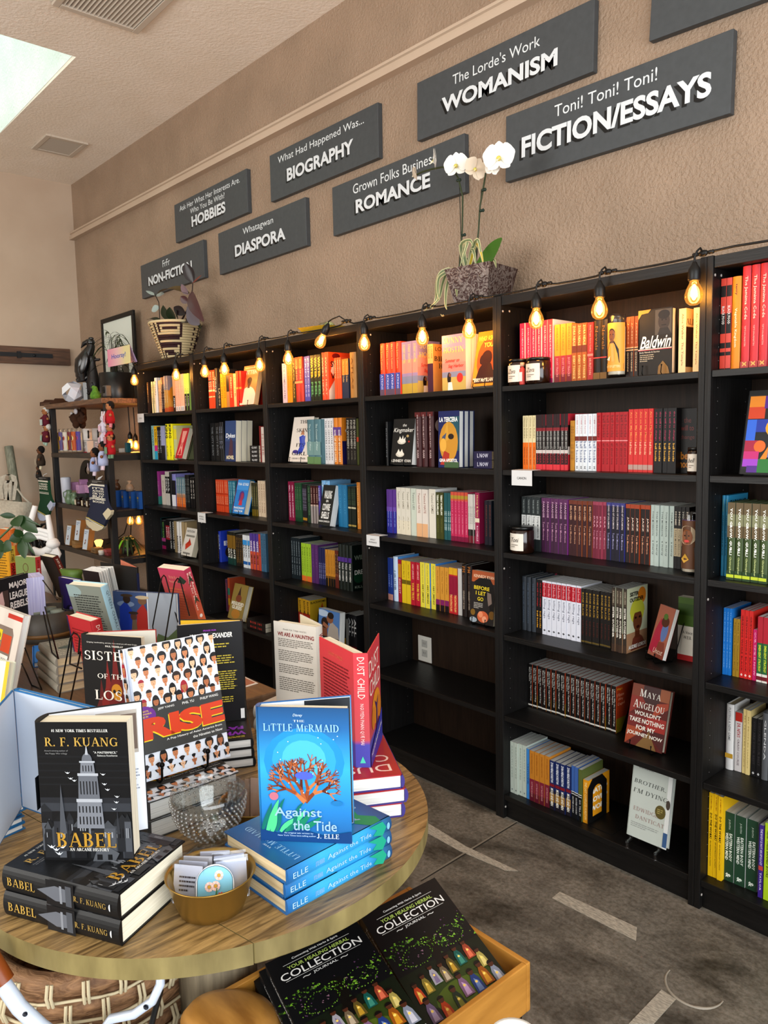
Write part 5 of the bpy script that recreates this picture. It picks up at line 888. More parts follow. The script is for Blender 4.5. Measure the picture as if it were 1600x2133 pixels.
prayer('tall glass prayer candle showing a grey-haired woman, right end of third shelf', a.x, .05, LV[2]+.0006, .028, .2, ('#6b4a34', [('r',0,0,1,1,'#5a4030'),('r',0,.0,1,.12,'#8a6a3c'),('r',0,.85,1,1,'#5a3a7a'),('e',.5,.7,.36,.2,'#b9a890'),('p',[(.15,.12),(.2,.45),(.5,.55),(.8,.45),(.85,.12)],'#3a3230'),('e',.5,.66,.22,.16,'#8a5a3c'),('e',.42,.69,.03,.014,'#1a1210'),('e',.58,.69,.03,.014,'#1a1210'),('e',.5,.58,.1,.03,'#c9504a'),('p',[(.25,.2),(.45,.32),(.6,.2),(.4,.12)],'#c9a04a')]), 'glass prayer candles')
# ================================================================== STRING LIGHTS
CORD = M('#141414', .5); SOCK = M('#1b1918', .42); BULBG = glass('bulb_glass', (1, .8, .45), .08, .03)
_n, _l = nodes(BULBG); _a = _n.new('ShaderNodeAddShader'); _e = _n.new('ShaderNodeEmission'); _e.inputs[0].default_value = (1, .42, .06, 1); _e.inputs[1].default_value = .26; _o = _n['Material Output']; _s = _o.inputs[0].links[0].from_socket; _l.new(_s, _a.inputs[0]); _l.new(_e.outputs[0], _a.inputs[1]); _l.new(_a.outputs[0], _o.inputs[0])  # weak warm emission added to the glass stands in for the bulbs' halo
FIL = bpy.data.materials.new('glowing_filament'); FIL.use_nodes = True
_b = FIL.node_tree.nodes['Principled BSDF']; _b.inputs['Base Color'].default_value = (1, .6, .2, 1); _b.inputs['Emission Color'].default_value = (1, .5, .13, 1); _b.inputs['Emission Strength'].default_value = 14
def bulb(root, top, tipdir, k, power=2.4):
    """drop lead, socket and pear-shaped bulb hanging from point top; tipdir points from socket to bulb tip"""
    d = V3(tipdir).normalized(); q = d.to_track_quat('-Z', 'Y').to_matrix().to_4x4()
    s = thing('socket', None, None); s.parent = None
    bpy.data.objects.remove(s)
    T = Matrix.Translation(top) @ q
    b = MB(); b.lathe([(.0001, .002), (.006, 0), (.009, -.008), (.0165, -.02), (.018, -.028), (.018, -.05), (.0165, -.054), (.0001, -.054)], SOCK, 14, T); so = b.build('socket', root)
    g = MB(); g.lathe([(.0125, -.0545), (.0145, -.062), (.0225, -.078), (.0265, -.092), (.0262, -.103), (.0215, -.115), (.012, -.1225), (.0001, -.1245)], BULBG, 18, T); g.build('bulb_glass', so)
    f = MB(); f.lathe([(.0001, -.062), (.005, -.066), (.0105, -.085), (.0105, -.097), (.004, -.108), (.0001, -.11)], FIL, 8, T); f.build('filament', so)
    l = bpy.data.lights.new('bulb_glow', 'POINT'); l.energy = power; l.color = (1, .5, .15); l.shadow_soft_size = .022
    lo = bpy.data.objects.new('bulb_glow', l); COL.objects.link(lo); lo.location = T @ V3((0, 0, -.09)); lo.parent = so
st = thing('string_lights', 'black cord of warm glowing pear bulbs strung along the bookcase tops', 'string lights', (0, 0, 2.02))
BP = [(280, 793), (367, 782), (426.8, 775), (467.6, 770), (541, 761.6), (600.7, 747.6), (668, 711.5), (759, 715.6), (880, 703), (977.5, 687.5), (1117.2, 665.8), (1248.9, 645), (1445.7, 613)]
st.location = (0, 0, 0)
cord = []; leads = MB(); hooks = []
for i, (x, y) in enumerate(BP):
    yy = -.032
    p = Yp(x, y, yy); tip = (0, 0, -1); top = V3((p.x, yy, p.z+.092))
    anchor = V3((p.x+.012, -.004, 2.030))
    if i == 6:
        tip = (-.45, -.15, -.8); d = V3(tip).normalized(); top = V3((p.x, yy, p.z))-d*.092; anchor = V3((top.x+.10, .01, 2.04))
    if i == 0: anchor = V3((.01, -.004, 2.03))
    bulb(st, top, tip, i)
    mid = V3(((anchor.x+top.x)/2, -.03, anchor.z+.004)) if i != 6 else V3((top.x+.035, -.02, 2.055))
    leads.tube([anchor, V3(((anchor.x+mid.x)/2, (anchor.y+mid.y)/2, max(anchor.z, mid.z)+.01)), mid, (top.x, top.y, (mid.z+top.z)/2), top], .0032, CORD, 7)
    for s in (-1, 1): leads.lathe([(.005, -.016), (.0065, -.012), (.0055, -.008), (.0065, -.004), (.0055, 0)], SOCK, 8, Matrix.Translation(anchor+V3((s*.016, 0, 0))) @ Matrix.Rotation(s*-PI/2, 4, 'Y'))
    leads.ball(anchor, (.016, .009, .010), SOCK, 8)
    hooks.append(anchor)
leads.build('bulb_lead', st)
pts = []
for a, b2 in zip(hooks[:-1], hooks[1:]):
    L = b2.x-a.x; n = max(4, int(L/.05))
    for k in range(n):
        t = k/n; pts.append(V3((a.x+L*t, a.y+(b2.y-a.y)*t+.012*math.sin(PI*t), max(2.0245, a.z+(b2.z-a.z)*t-.03*math.sin(PI*t)*min(1, L/.3)))))
pts.append(hooks[-1]); 
for k in range(1, 9): pts.append(V3((hooks[-1].x+.09*k, .0, 2.0245+.012*max(0, 1-k/4))))
b = MB(); b.tube(pts, .0036, CORD, 7); b.build('cord', st)

# ================================================================== TOPS OF THE BOOKCASES
BEIGE, MAROON = '#cdbb95', '#3f2124'
# woven basket pot with rubber plant
c = Yp(363, 745, .10); cx = c.x
t = thing('basket_planter', 'coiled cream and maroon basket planter on top of the farthest bookcase', 'planter', (cx, .12, 2.0205))
R0, R1, H = .085, .165, .235; n = 15
b = MB(); NS = 60
KEY = ["X.XXXXXXXXXX..", "X.X........X..", "X.X.XXXXXX.X..", "X.X........X..", "X..........X..", "XXXXXXXXXXXX..", "XXXXXXXXXXX...", "X.............", "XXXXXXXXXXXX..", "XXXXXXXXXX.X..", "X..........X..", "X.XXXXXX...X..", "X.X.XXXXX..X..", "X.X......X.X..", "XXXXXXXXXX.X.."]
def motif(k, i):
    """maroon key pattern on three panels, one row per coil"""
    q = k % 20
    return q < 14 and KEY[14-i][q] == 'X' or q == 17 and i % 2 == 0
prof = []
for i in range(n):
    z = H*(i+.5)/n; r = R0+(R1-R0)*((i+.5)/n)**1.0; hh = H/n/2
    for k in range(NS):
        m = MAROON if motif(k, i) else BEIGE
        g0, g1 = 2*PI*k/NS, 2*PI*(k+1)/NS; vs = []
        for g in (g0, g1):
            for a in (-1, -.5, 0, .5, 1): rr = r+.006*math.cos(a*PI/2); vs.append((rr*math.cos(g), rr*math.sin(g), z+a*hh))
        b.add(vs, [(j, 5+j, 6+j, j+1) for j in range(4)], M(m, .75), True)
b.lathe([(R0*.98, .001), (.0001, .001)], BEIGE, 24)
bk = b.build('basket', t); bk.rotation_euler = (0, 0, math.radians(-41-42))
b = MB(); b.tube([(R1*math.cos(a), R1*math.sin(a), H+.004) for a in [2*PI*k/32 for k in range(32)]], .009, M('#d3c39f', .75), 8, True); b.build('rim', t)
b = MB(); b.lathe([(R1*.95, H-.02), (.0001, H-.015)], '#2a1d16', 24); b.build('soil', t)
LG, LP, LD = M('#2c3a26', .35), M('#5a3b3c', .35), M('#2e2324', .3)
def pl(px, py, y): q = Yp(px, py, y); return V3((q.x-cx, y-.12, q.z-2.0205))
b = MB(); b.tube([pl(378, 668, .12), pl(393, 640, .12), pl(400, 612, .12), pl(402, 585, .12)], [.006, .005, .004, .003], '#3c2a22', 7); b.tube([pl(333, 668, .1), pl(331, 630, .1), pl(322, 612, .1)], .003, '#2e221c', 6); b.build('stem', t)
for (a, z, w, m, nr, dr) in [((402, 588), (386, 548), .075, LD, (.5, -.8, .2), 0), ((401, 590), (420, 573), .012, M('#8a4a3c'), (0, -1, 0), 0), ((393, 612), (328, 600), .085, M('#6d5a34', .5), (.1, -.3, .9), .1), ((392, 613), (378, 592), .06, M('#8d7a80', .35), (0, -1, .2), 0), ((397, 610), (424, 655), .085, LP, (.3, -1, .2), .15), ((392, 630), (376, 618), .05, LP, (0, -1, .3), 0), ((392, 636), (416, 676), .115, M('#6a6470', .22, spec=.7), (.2, -1, .1), 0), ((386, 655), (362, 640), .06, LD, (0, -1, .4), 0), ((352, 668), (340, 636), .10, LG, (0, -1, .1), 0), ((362, 670), (354, 640), .09, LG, (.3, -1, .1), 0), ((372, 668), (368, 645), .07, LG, (0, -1, .2), 0), ((335, 670), (306, 662), .05, LG, (0, -.4, 1), .1), ((332, 640), (316, 648), .06, M('#a9b3ae', .4), (0, -1, .2), 0), ((326, 615), (342, 612), .035, M('#a3aba6', .4), (0, -1, .4), 0), ((325, 615), (304, 606), .02, M('#9aa39c', .4), (0, -1, .4), 0), ((380, 668), (396, 672), .06, LD, (0, -.5, .8), 0), ((413, 672), (420, 684), .03, LG, (0, -1, .2), 0)]:
    b = MB(); b.leaf(pl(*a, .11), pl(*z, .075), w*1.0, m, nr, dr); b.build('leaf', t)
# embossed metal pot with orchids and spider plant
COPPER = tex('embossed_copper', '#3d2420', '#7d6f68', 34, 2, .45, .6, kind='noise', dist=3.2, lo=.44, hi=.56, bdist=.006, metal=.35)
c = Yp(975, 634, .05); ox = c.x
q0 = Yp(975, 634, .03)
t = thing('orchid_pot', 'square embossed copper pot with two white orchid stems on the fourth bookcase', 'potted plant', (ox, .13, 2.0205)); t.rotation_euler = (0, 0, math.radians(8))
Mi = t.matrix_basis.inverted()
hb, ht, hh = .075, .105, .145
b = MB(); vs = [(sx*hb, sy*hb, 0) for sx, sy in ((-1, -1), (1, -1), (1, 1), (-1, 1))]+[(sx*ht, sy*ht, hh) for sx, sy in ((-1, -1), (1, -1), (1, 1), (-1, 1))]+[(sx*(ht-.005), sy*(ht-.005), hh) for sx, sy in ((-1, -1), (1, -1), (1, 1), (-1, 1))]+[(sx*(ht-.008), sy*(ht-.008), hh-.025) for sx, sy in ((-1, -1), (1, -1), (1, 1), (-1, 1))]
b.add(vs, [(3, 2, 1, 0)]+[(i+o, (i+1) % 4+o, (i+1) % 4+o+4, i+o+4) for o in (0, 4, 8) for i in range(4)], COPPER); b.build('pot', t)
b = MB(); b.box((-.09, -.09, hh-.03), (.09, .09, hh-.024), '#3a2a1e'); b.build('soil', t)
def ol(px, py, y): return Mi @ Yp(px, py, y)
def stem(pts, r=.0035, m='#3f4a2c'): b = MB(); b.tube(pts, r, m, 6); b.build('flower_stem', t)
stem([ol(957, 556, .12), ol(963, 480, .12), ol(964, 410, .11), ol(955, 372, .1), ol(945, 354, .09), ol(922, 348, .08), ol(900, 352, .08), ol(880, 358, .08), ol(868, 364, .08)])
stem([ol(988, 556, .12), ol(997, 480, .12), ol(1000, 430, .11), ol(1008, 385, .1), ol(1012, 360, .09)])
b = MB(); b.tube([ol(962, 556, .13), ol(957, 380, .11)], .0018, '#2a2c22', 5); b.tube([ol(992, 556, .13), ol(1003, 395, .11)], .0018, '#2a2c22', 5); b.build('support_stick', t)
for px, py, y in ((954, 376, .1), (964, 490, .12), (1006, 396, .1), (1002, 439, .11)):
    b = MB(); p = ol(px, py, y); b.ball(p, (.009, .006, .006), '#22382e', 8); b.ball(p+V3((.010, 0, .0)), (.006, .006, .007), '#22382e', 8); b.build('clip', t)
WH, WC = M('#f1f0ea', .5), M('#e4d8c6', .5)
def orchid(px, py, y, s, yaw, roll=0, m=WH):
    p = ol(px, py, y); T = Matrix.Translation(p) @ Matrix.Rotation(yaw, 4, 'Z') @ Matrix.Rotation(roll, 4, 'Y')
    b = MB()
    def petal(ang, L, w, off=0):
        d = V3((math.sin(ang), 0, math.cos(ang))); a = T @ (d*.004*s+V3((0, off, 0))); z = T @ (d*L*s+V3((0, off-.006*s, 0)))
        b.leaf(a, z, w*s, m, (T.to_3x3() @ V3((0, -1, 0))), 0, 6, .12)
    for g in (0, 2.35, -2.35): petal(g, .042, .034, .003)
    for g in (1.35, -1.35): petal(g, .046, .062)
    b.ball(T @ V3((0, -.006*s, -.004*s)), .007*s, M('#d8cf6a', .5), 8); b.leaf(T @ V3((0, -.008*s, -.004*s)), T @ V3((0, -.022*s, -.016*s)), .014*s, M('#f0ecd8', .5), (0, -1, .5)); b.build('flower', t)
orchid(908, 332, .07, 1.05, -1.0); orchid(951, 344, .075, 1.15, .2); orchid(866, 362, .07, .72, -1.2, 0, WC); orchid(990, 352, .075, 1.05, .9, .5, WC); orchid(1040, 328, .06, 1.35, .35); orchid(1027, 350, .07, .7, .2, .3)
b = MB(); b.leaf(ol(990, 560, .1), ol(1046, 502, .06), .075, M('#4f7a2c', .4), (-.3, -1, .1), -.05, 9, .1); b.build('broad_leaf', t)
b = MB(); b.leaf(ol(985, 562, .1), ol(966, 540, .09), .05, M('#33502a', .4), (0, -1, .2)); b.build('broad_leaf', t)
SG, SE = M('#7d8a66', .5), M('#cfc9a0', .5)
for pts, w, m in [([(972, 556), (966, 525), (974, 505), (958, 555)], .016, SG), ([(975, 556), (985, 515), (996, 500), (1004, 545)], .015, SG), ([(978, 556), (990, 510), (1000, 520), (1008, 555)], .014, M('#c0a93a')), ([(970, 558), (960, 512), (978, 500), (985, 512)], .016, SG), ([(976, 558), (982, 520), (988, 530), (992, 560)], .013, SG), ([(940, 560), (928, 568), (914, 580), (912, 610), (916, 625)], .014, SG), ([(936, 560), (918, 568), (910, 590), (908, 620), (900, 644)], .013, SG), ([(932, 562), (922, 590), (912, 625), (884, 648)], .012, SG), ([(945, 558), (938, 570), (930, 600), (928, 632), (931, 645)], .013, SG), ([(930, 642), (928, 652), (922, 658), (918, 654)], .006, M('#a58a5a')), ([(955, 556), (953, 575), (951, 600), (952, 618)], .015, SG), ([(985, 556), (993, 560), (1000, 575)], .010, SG), ([(1025, 545), (1030, 542), (1034, 558)], .010, SG)]:
    b = MB(); y0 = .09; pp = [ol(x, yv, y0-.05*min(1, i/2)-(.045 if yv > 600 else 0)) for i, (x, yv) in enumerate(pts)]
    sm = []
    for i in range(len(pp)-1):
        p0, p1, p2, p3 = pp[max(0, i-1)], pp[i], pp[i+1], pp[min(len(pp)-1, i+2)]
        for k in range(4):
            u = k/4; sm.append(.5*((2*p1)+(p2-p0)*u+(2*p0-5*p1+4*p2-p3)*u*u+(3*p1-p0-3*p2+p3)*u**3))
    sm.append(pp[-1]); vs = []; N = len(sm)
    for i, p in enumerate(sm):
        d = (sm[min(N-1, i+1)]-sm[max(0, i-1)]).normalized(); s = d.cross(V3((.6, -.8, 0))); s = s.normalized() if s.length > .01 else V3((1, 0, 0)); ww = w*.5*(1-(i/(N-1))**3)+.0008
        vs += [p-s*ww, p-s*ww*.55+V3((0, .001, 0)), p+s*ww*.55+V3((0, .001, 0)), p+s*ww]
    b.add(vs, [(i*4+1, i*4+2, i*4+6, i*4+5) for i in range(N-1)], m, True); b.add(vs, [(i*4+j, i*4+j+1, i*4+j+5, i*4+j+4) for i in range(N-1) for j in (0, 2)], SE, True); b.build('trailing_leaf', t)
# small yellow tray with crystal
q = Yp(643, 692, .07); q2 = Yp(697, 684, .07)
t = thing('yellow_tray', 'small mustard yellow tray on top of the third bookcase', 'tray', ((q.x+q2.x)/2, .10, 2.0205))
w = (q2.x-q.x)/2; b = MB(); b.lathe([(w*.8, 0), (w, .03), (w*.96, .03), (w*.76, .004), (.0001, .004)], '#b8921c', 4, Matrix.Rotation(PI/4, 4, 'Z') @ Matrix.Diagonal((1.35, .8, 1, 1)), False); b.build('tray', t)
t = thing('crystal_lump', 'pale green crystal lump lying in the mustard tray', 'stone', ((q.x+q2.x)/2-.01, .10, 2.026)); b = MB(); b.ball((0, 0, .025), (.06, .03, .026), glass('pale_crystal', (.86, .92, .8), .2, .1), 7); b.ball((.03, .005, .03), (.03, .025, .02), M('#b7b98a', .3), 6); b.build('crystal', t)
# wire stuck behind the crystal
# ================================================================== CORNER DISPLAY STAND
EX0, EX1, EY0, EY1 = -1.19, -.06, -.20, .25
DW = tex('dark_stained_wood', '#1d1815', '#3a2d24', 10, 5, .5, .3, stretch=(1, 8, 8)); IRON = M('#2b2b2c', .5)
t = thing('display_stand', 'dark wood and iron display stand in the far corner, left of the bookcases', 'shelf', ((EX0+EX1)/2, (EY0+EY1)/2, 0))
ox_, oy_ = t.location.x, t.location.y
for x in (EX0, EX1-.04):
    for y in (EY0, EY1-.04):
        b = MB(); b.box((x-ox_, y-oy_, 0), (x+.04-ox_, y+.04-oy_, 1.765), IRON); b.build('post', t, .002)
TZ = [1.80, 1.425, 1.035, .70, .34]
for i, z in enumerate(TZ):
    b = MB(); e = .03 if i == 0 else -.0405; b.box((EX0-e-ox_+(.0 if i == 0 else -.04), EY0-(.025 if i == 0 else .004)-oy_, z-.035), (EX1+(.005 if i == 0 else -.0405)-ox_, EY1-oy_, z), DW if i else tex('warm_brown_plank', '#4a3426', '#7a553c', 9, 4, .5, .3, stretch=(1, 8, 8))); b.build('shelf_board', t, .003)
    if i: 
        b = MB(); b.box((EX1-.012-ox_, EY0+.04-oy_, z-.05), (EX1-ox_, EY1-.04-oy_, z-.012), IRON); b.build('rail', t)
def ex(px, py, y=-.1): return Yp(px, py, y)
def et(name, label, cat, px, py, z, y=-.1, group=None): q = ex(px, py, y); return thing(name, label, cat, (q.x, y, z+.0006), group)
# -- top board
t = et('wooden_tray', 'old wooden tray with raised ends on the stand top', 'tray', 112, 828, 1.80, -.12)
b = MB(); TW = M('#5a3a26', .5); b.box((-.13, -.07, 0), (.13, .07, .012), TW)
for s in (-1, 1): b.prism([(-.07, 0), (.07, 0), (.07, .03), (.045, .034), (.03, .05), (-.03, .05), (-.045, .034), (-.07, .03)], s*.12-.006, s*.12+.006, TW, Matrix.Rotation(PI/2, 4, 'Z') @ Matrix.Rotation(PI/2, 4, 'X'))
b.box((-.13, .064, .012), (.13, .07, .03), TW); b.box((-.13, -.07, .012), (.13, -.064, .02), TW); b.build('tray', t)
t = et('paper_ornament', 'faceted white paper ball with printed panels on the stand top', 'ornament', 152, 806, 1.80, -.13)
b = MB(); phi = (1+5**.5)/2; vs = [(x, y, z) for x in (-1, 1) for y in (-1, 1) for z in (-1, 1)]+[(0, a/phi, c*phi) for a in (-1, 1) for c in (-1, 1)]+[(a/phi, c*phi, 0) for a in (-1, 1) for c in (-1, 1)]+[(a*phi, 0, c/phi) for a in (-1, 1) for c in (-1, 1)]
VV = [V3(v) for v in vs]; R = .085/1.732; T = Matrix.Translation((0, 0, .078)) @ Matrix.Rotation(.35, 4, 'Z') @ Matrix.Rotation(.25, 4, 'X')
nrm = [V3(n).normalized() for n in [(0, s*1, c*phi) for s in (-1, 1) for c in (-1, 1)]+[(s*1, c*phi, 0) for s in (-1, 1) for c in (-1, 1)]+[(c*phi, 0, s*1) for s in (-1, 1) for c in (-1, 1)]]
for k, nn in enumerate(nrm):
    f = sorted(range(20), key=lambda i: -VV[i].dot(nn))[:5]; ce = sum((VV[i] for i in f), V3())/5; uu = (VV[f[0]]-ce).normalized(); ww = nn.cross(uu); f.sort(key=lambda i: math.atan2((VV[i]-ce).dot(ww), (VV[i]-ce).dot(uu)))
    b.add([T @ (VV[i]*R) for i in f], [(0, 1, 2, 3, 4)], ['#dfe3ec', '#e6e8ee', '#d6d4dc'][k % 3])
    for q in range(3): 
        o = T @ ((ce-uu*.3-ww*(.3)+ww*q*.28)*R*1.005); U = T.to_3x3() @ (uu*R*.6); b.add([o, o+U, o+U+T.to_3x3() @ (ww*R*.05), o+T.to_3x3() @ (ww*R*.05)], [(0, 1, 2, 3)], '#a8a4b0')
b.build('paper_ball', t)
BK = M('#151415', .28, spec=.7)
t = et('bird_statue', 'black carved bird statue on a tall black block', 'statue', 180, 826, 1.80, -.06); t.rotation_euler = (0, 0, .85)
b = MB(); b.box((-.03, -.035, 0), (.02, .035, .015), BK); b.box((-.014, -.025, .015), (.018, .025, .15), BK); b.build('plinth', t, .002)
b = MB(); S = V3; b.tube([(-.065, 0, .165), (-.045, 0, .17), (0, 0, .178), (.02, 0, .19)], [.016, .02, .022, .018], BK, 10)
b.tube([(-.02, 0, .16), (-.028, 0, .23), (-.012, 0, .30), (.03, 0, .36), (.055, 0, .405), (.06, 0, .43)], [.03, .048, .058, .045, .03, .026], BK, 14)
b.ball((.055, 0, .445), (.034, .028, .028), BK, 12); b.tube([(.04, 0, .45), (.005, 0, .437), (-.018, 0, .405)], [.022, .017, .003], BK, 8); b.ball((.06, 0, .472), (.022, .012, .012), BK, 8)
b.ball((-.03, 0, .205), (.042, .04, .042), BK, 12); b.build('body', t)
for s in (-1, 1): b = MB(); b.ball((.01, s*.045, .29), (.035, .012, .085), BK, 10, Matrix.Rotation(.3, 4, 'Y')); b.build('wing', t)
DB = M('#2a2422', .4)
t = et('carved_head', 'dark carved head with a tall bottle-like crown on the stand', 'statue', 196, 822, 1.80, -.02); t.rotation_euler = (0, 0, .85)
b = MB(); b.lathe([(.03, 0), (.034, .01), (.026, .04), (.03, .06), (.044, .085), (.05, .12), (.05, .15), (.044, .17), (.04, .2), (.03, .25), (.024, .29), (.026, .31), (.03, .325), (.026, .34), (.0001, .342)], DB, 18, None, True, 1, .85)
b.tube([(-.044, 0, .165), (-.062, 0, .135), (-.05, 0, .125)], [.006, .011, .008], DB, 7); b.ball((-.05, 0, .105), (.014, .017, .007), M('#5a4a42', .25), 8); b.ball((-.048, 0, .094), (.013, .015, .006), M('#5a4a42', .25), 8); b.ball((-.04, 0, .068), (.016, .02, .012), DB, 8)
for s in (-1, 1): b.ball((-.042, s*.02, .15), (.009, .012, .006), '#120f0e', 8); b.ball((.004, s*.043, .13), (.01, .005, .02), DB, 8)
b.build('head', t); b = MB(); b.tube([(.02, 0, .315), (.05, 0, .315), (.06, 0, .32)], [.012, .01, .008], DB, 8); b.build('crown_knob', t)
t = et('green_bird', 'small fuzzy green bird figurine in front of the dark planter', 'figurine', 199, 822, 1.80, -.155); t.rotation_euler = (0, 0, .85)
GR = tex('green_felt', '#3f6a16', '#5b8a22', 60, 3, .9, .4); b = MB(); b.lathe([(.022, 0), (.035, .012), (.038, .03), (.03, .05), (.02, .065), (.018, .08), (.012, .092), (.0001, .096)], GR, 16); b.ball((-.008, -.004, .085), (.016, .014, .015), GR, 10); b.leaf((.02, 0, .03), (.055, .01, .05), .02, GR); b.build('body', t); b = MB(); b.lathe([(.005, 0), (.0001, .014)], '#4a5a1c', 6, Matrix.Translation((-.02, -.006, .083)) @ Matrix.Rotation(-PI/2, 4, 'Y')); b.build('beak', t)
t = et('black_planter', 'large round black planter holding a wispy plant', 'planter', 245, 822, 1.80, .06)
PK = M('#1d1b1b', .35, .3, spec=.6); b = MB(); b.lathe([(.118, 0), (.122, .01), (.122, .2), (.116, .203), (.112, .2), (.112, .17), (.0001, .168)], PK, 36); b.build('pot', t)
for i in range(26):
    b = MB(); g = random.uniform(0, 2*PI); L = random.uniform(.1, .24); zz = random.uniform(.22, .5); base = V3((random.uniform(-.03, .03), random.uniform(-.03, .03), .17)); k = V3((base.x*1.4, base.y*1.4, zz)); e = k+V3((math.cos(g)*L, math.sin(g)*L*.7-.02, random.uniform(-.08, .05)))
    b.tube([base, k], .0016, '#2d2a20', 4); 
    for j in range(3): b.leaf(k+(e-k)*.1*j, e+V3((random.uniform(-.05, .05), random.uniform(-.03, .03), random.uniform(-.05, .05))), .008, M(['#3c4a2a', '#54603a', '#2d3824'][i % 3], .5), (0, 0, 1), .25, 5)
    b.build('frond', t)
q = [ex(205, 664, .2), ex(272, 647, .2), ex(272, 770, .2)]
t = thing('framed_photo', 'black framed dark photograph with white mat leaning behind the planter', 'picture', (q[0].x, .215, 1.80+.0006))
w, h = q[1].x-q[0].x, (q[0].z+q[1].z)/2-1.80
b = MB()
for a_, z_ in (((0, 0, 0), (w, .02, .035)), ((0, 0, h-.035), (w, .02, h)), ((0, 0, .035), (.035, .02, h-.035)), ((w-.035, 0, .035), (w, .02, h-.035))): b.box(a_, z_, '#16130f')
b.build('frame', t, .003); b = MB(); b.box((.035, .008, .035), (w-.035, .016, h-.035), '#dde2da'); art(b, (.035, .008, .035), (w-.07, 0, 0), (0, 0, h-.07), [('r', .16, .2, .82, .66, '#4a473c'), ('e', .5, .5, .2, .12, '#6b665a'), ('r', .4, .36, .58, .42, '#c9c6bc')], .001); b.build('photo_mat', t)
q = [ex(202.4, 727, -.14), ex(249, 723, -.14), ex(249, 761, -.14), ex(202.5, 764, -.14)]
t = thing('greeting_card', 'pink and yellow Hooray! card propped on the black planter', 'card', (q[3].x, -.075, 1.985))
w, h = q[1].x-q[0].x, q[0].z-q[3].z; GC = grad('pink_to_yellow_print', [(0, '#e58aa8'), (.45, '#e8b8b8'), (.8, '#e4d69a')], 0, 1/w); b = MB(); b.box((0, 0, 0), (w, .0012, h), GC); art(b, (0, 0, 0), (w, 0, 0), (0, 0, h), [('t', 'Hooray!', .5, .5, .62, .34, '#3f6bc0', {'b': .01})], .0006); b.box((0, 0, 0), (w, .0012, h), '#b9a8cc', Matrix.Translation((0, .0014, 0)) @ Matrix.Translation((0, 0, h)) @ Matrix.Rotation(.38, 4, 'X') @ Matrix.Translation((0, 0, -h))); b.build('folded_card', t); t.location.z = q[3].z
t.location.y = -.062; 
t = et('small_speaker', 'small grey speaker with round black cone beside the green bird', 'speaker', 223, 818, 1.80, -.15)
b = MB(); b.box((-.03, -.02, .012), (.03, .02, .088), '#5d5a58'); b.build('case', t, .006); b = MB(); b.lathe([(.024, 0), (.022, .003), (.012, .0005), (.008, .004), (.0001, .006)], '#151515', 18, Matrix.Translation((-.004, -.0205, .058)) @ Matrix.Rotation(PI/2, 4, 'X')); b.build('cone', t); b = MB(); b.box((-.02, -.012, 0), (.02, .012, .012), '#222'); b.build('foot', t)
# -- second tier
zc = TZ[1]; cols = [('#c9a23c', '#3a2a1c', '#8a3a2a'), ('#6a5a8c', '#d8b040', '#4a3a2a'), ('#d9d2c4', '#c0504a', '#4a6a9a'), ('#7a2a3a', '#e0b83c', '#c4602a'), ('#c8642a', '#e8d8a0', '#7a3a5a'), ('#5a4a9a', '#a84a8c', '#d8c83c')]
for i, (x, cc) in enumerate(zip((122, 131, 139.5, 149, 157.5, 167), cols)):
    q = ex(x, 940, -.13); prayer('tall glass prayer candle with a robed saint, %s from left on the corner stand' % ORD[i], q.x, -.13, zc+.0006, .0245, .185, (cc[0], [('r',0,0,1,1,cc[0]),('p',[(.2,.05),(.3,.55),(.7,.55),(.8,.05)],cc[2]),('e',.5,.66,.3,.16,cc[1]),('e',.5,.65,.15,.1,'#6b4630'),('p',[(.35,.05),(.45,.45),(.55,.45),(.62,.05)],cc[1])]), 'saint candles on the corner stand')
def boxy(name, label, cat, px, py, z, w, d, h, col, arts=(), y=-.1, group=None, rot=0, part='box'):
    t = et(name, label, cat, px, py, z, y, group); t.rotation_euler = (0, 0, rot); b = MB(); b.box((-w/2, 0, 0), (w/2, d, h), col)
    if arts: art(b, (-w/2, 0, 0), (w, 0, 0), (0, 0, h), arts, .0004)
    b.build(part, t, .0015); return t
boxy('mug_box', 'white mug box with black lipstick drawings on the second tier', 'box', 178, 945, zc, .085, .085, .09, '#cfcbc9', [('lines',.1,.5,.9,.9,4,'#6a6668'),('r',.3,.05,.4,.35,'#2a2428'),('r',.55,.05,.62,.4,'#c04a5a'),('r',.05,.0,.95,.08,'#b0303c')])
boxy('mug_box', 'grey and pink mug box on the second tier, right of the white one', 'box', 200, 944, zc, .085, .085, .09, '#a8a2a2', [('r',.4,.1,.95,.9,'#d8c8c8'),('lines',.45,.3,.9,.8,4,'#9a5a6a')])
def mug(label, px, z, col, arts):
    t = et('mug', label, 'mug', px, 930, z, -.065, 'mugs on the corner stand'); b = MB(); b.lathe([(.036, 0), (.04, .003), (.04, .088), (.037, .088), (.036, .006), (.0001, .006)], col, 22); b.build('cup', t)
    b = MB(); b.tube([(.038, -.012, .07), (.06, -.02, .068), (.066, -.022, .045), (.058, -.02, .022), (.038, -.012, .02)], .006, '#1c1a1a', 8); b.build('handle', t)
mug('white printed mug with black handle standing on the white mug box', 185, zc+.091, '#d6d2cf', ()); mug('second printed mug behind the pink dolls, on the grey mug box', 205, zc+.091, '#b9b2ae', ())
boxy('small_box', 'small teal box beside the glowing bulbs, second tier', 'box', 263, 943, zc, .035, .03, .07, '#1f5f68', y=.02); boxy('small_box', 'small white box left of the teal one, second tier', 'box', 250, 943, zc, .04, .03, .03, '#b9b4b0', y=.0)
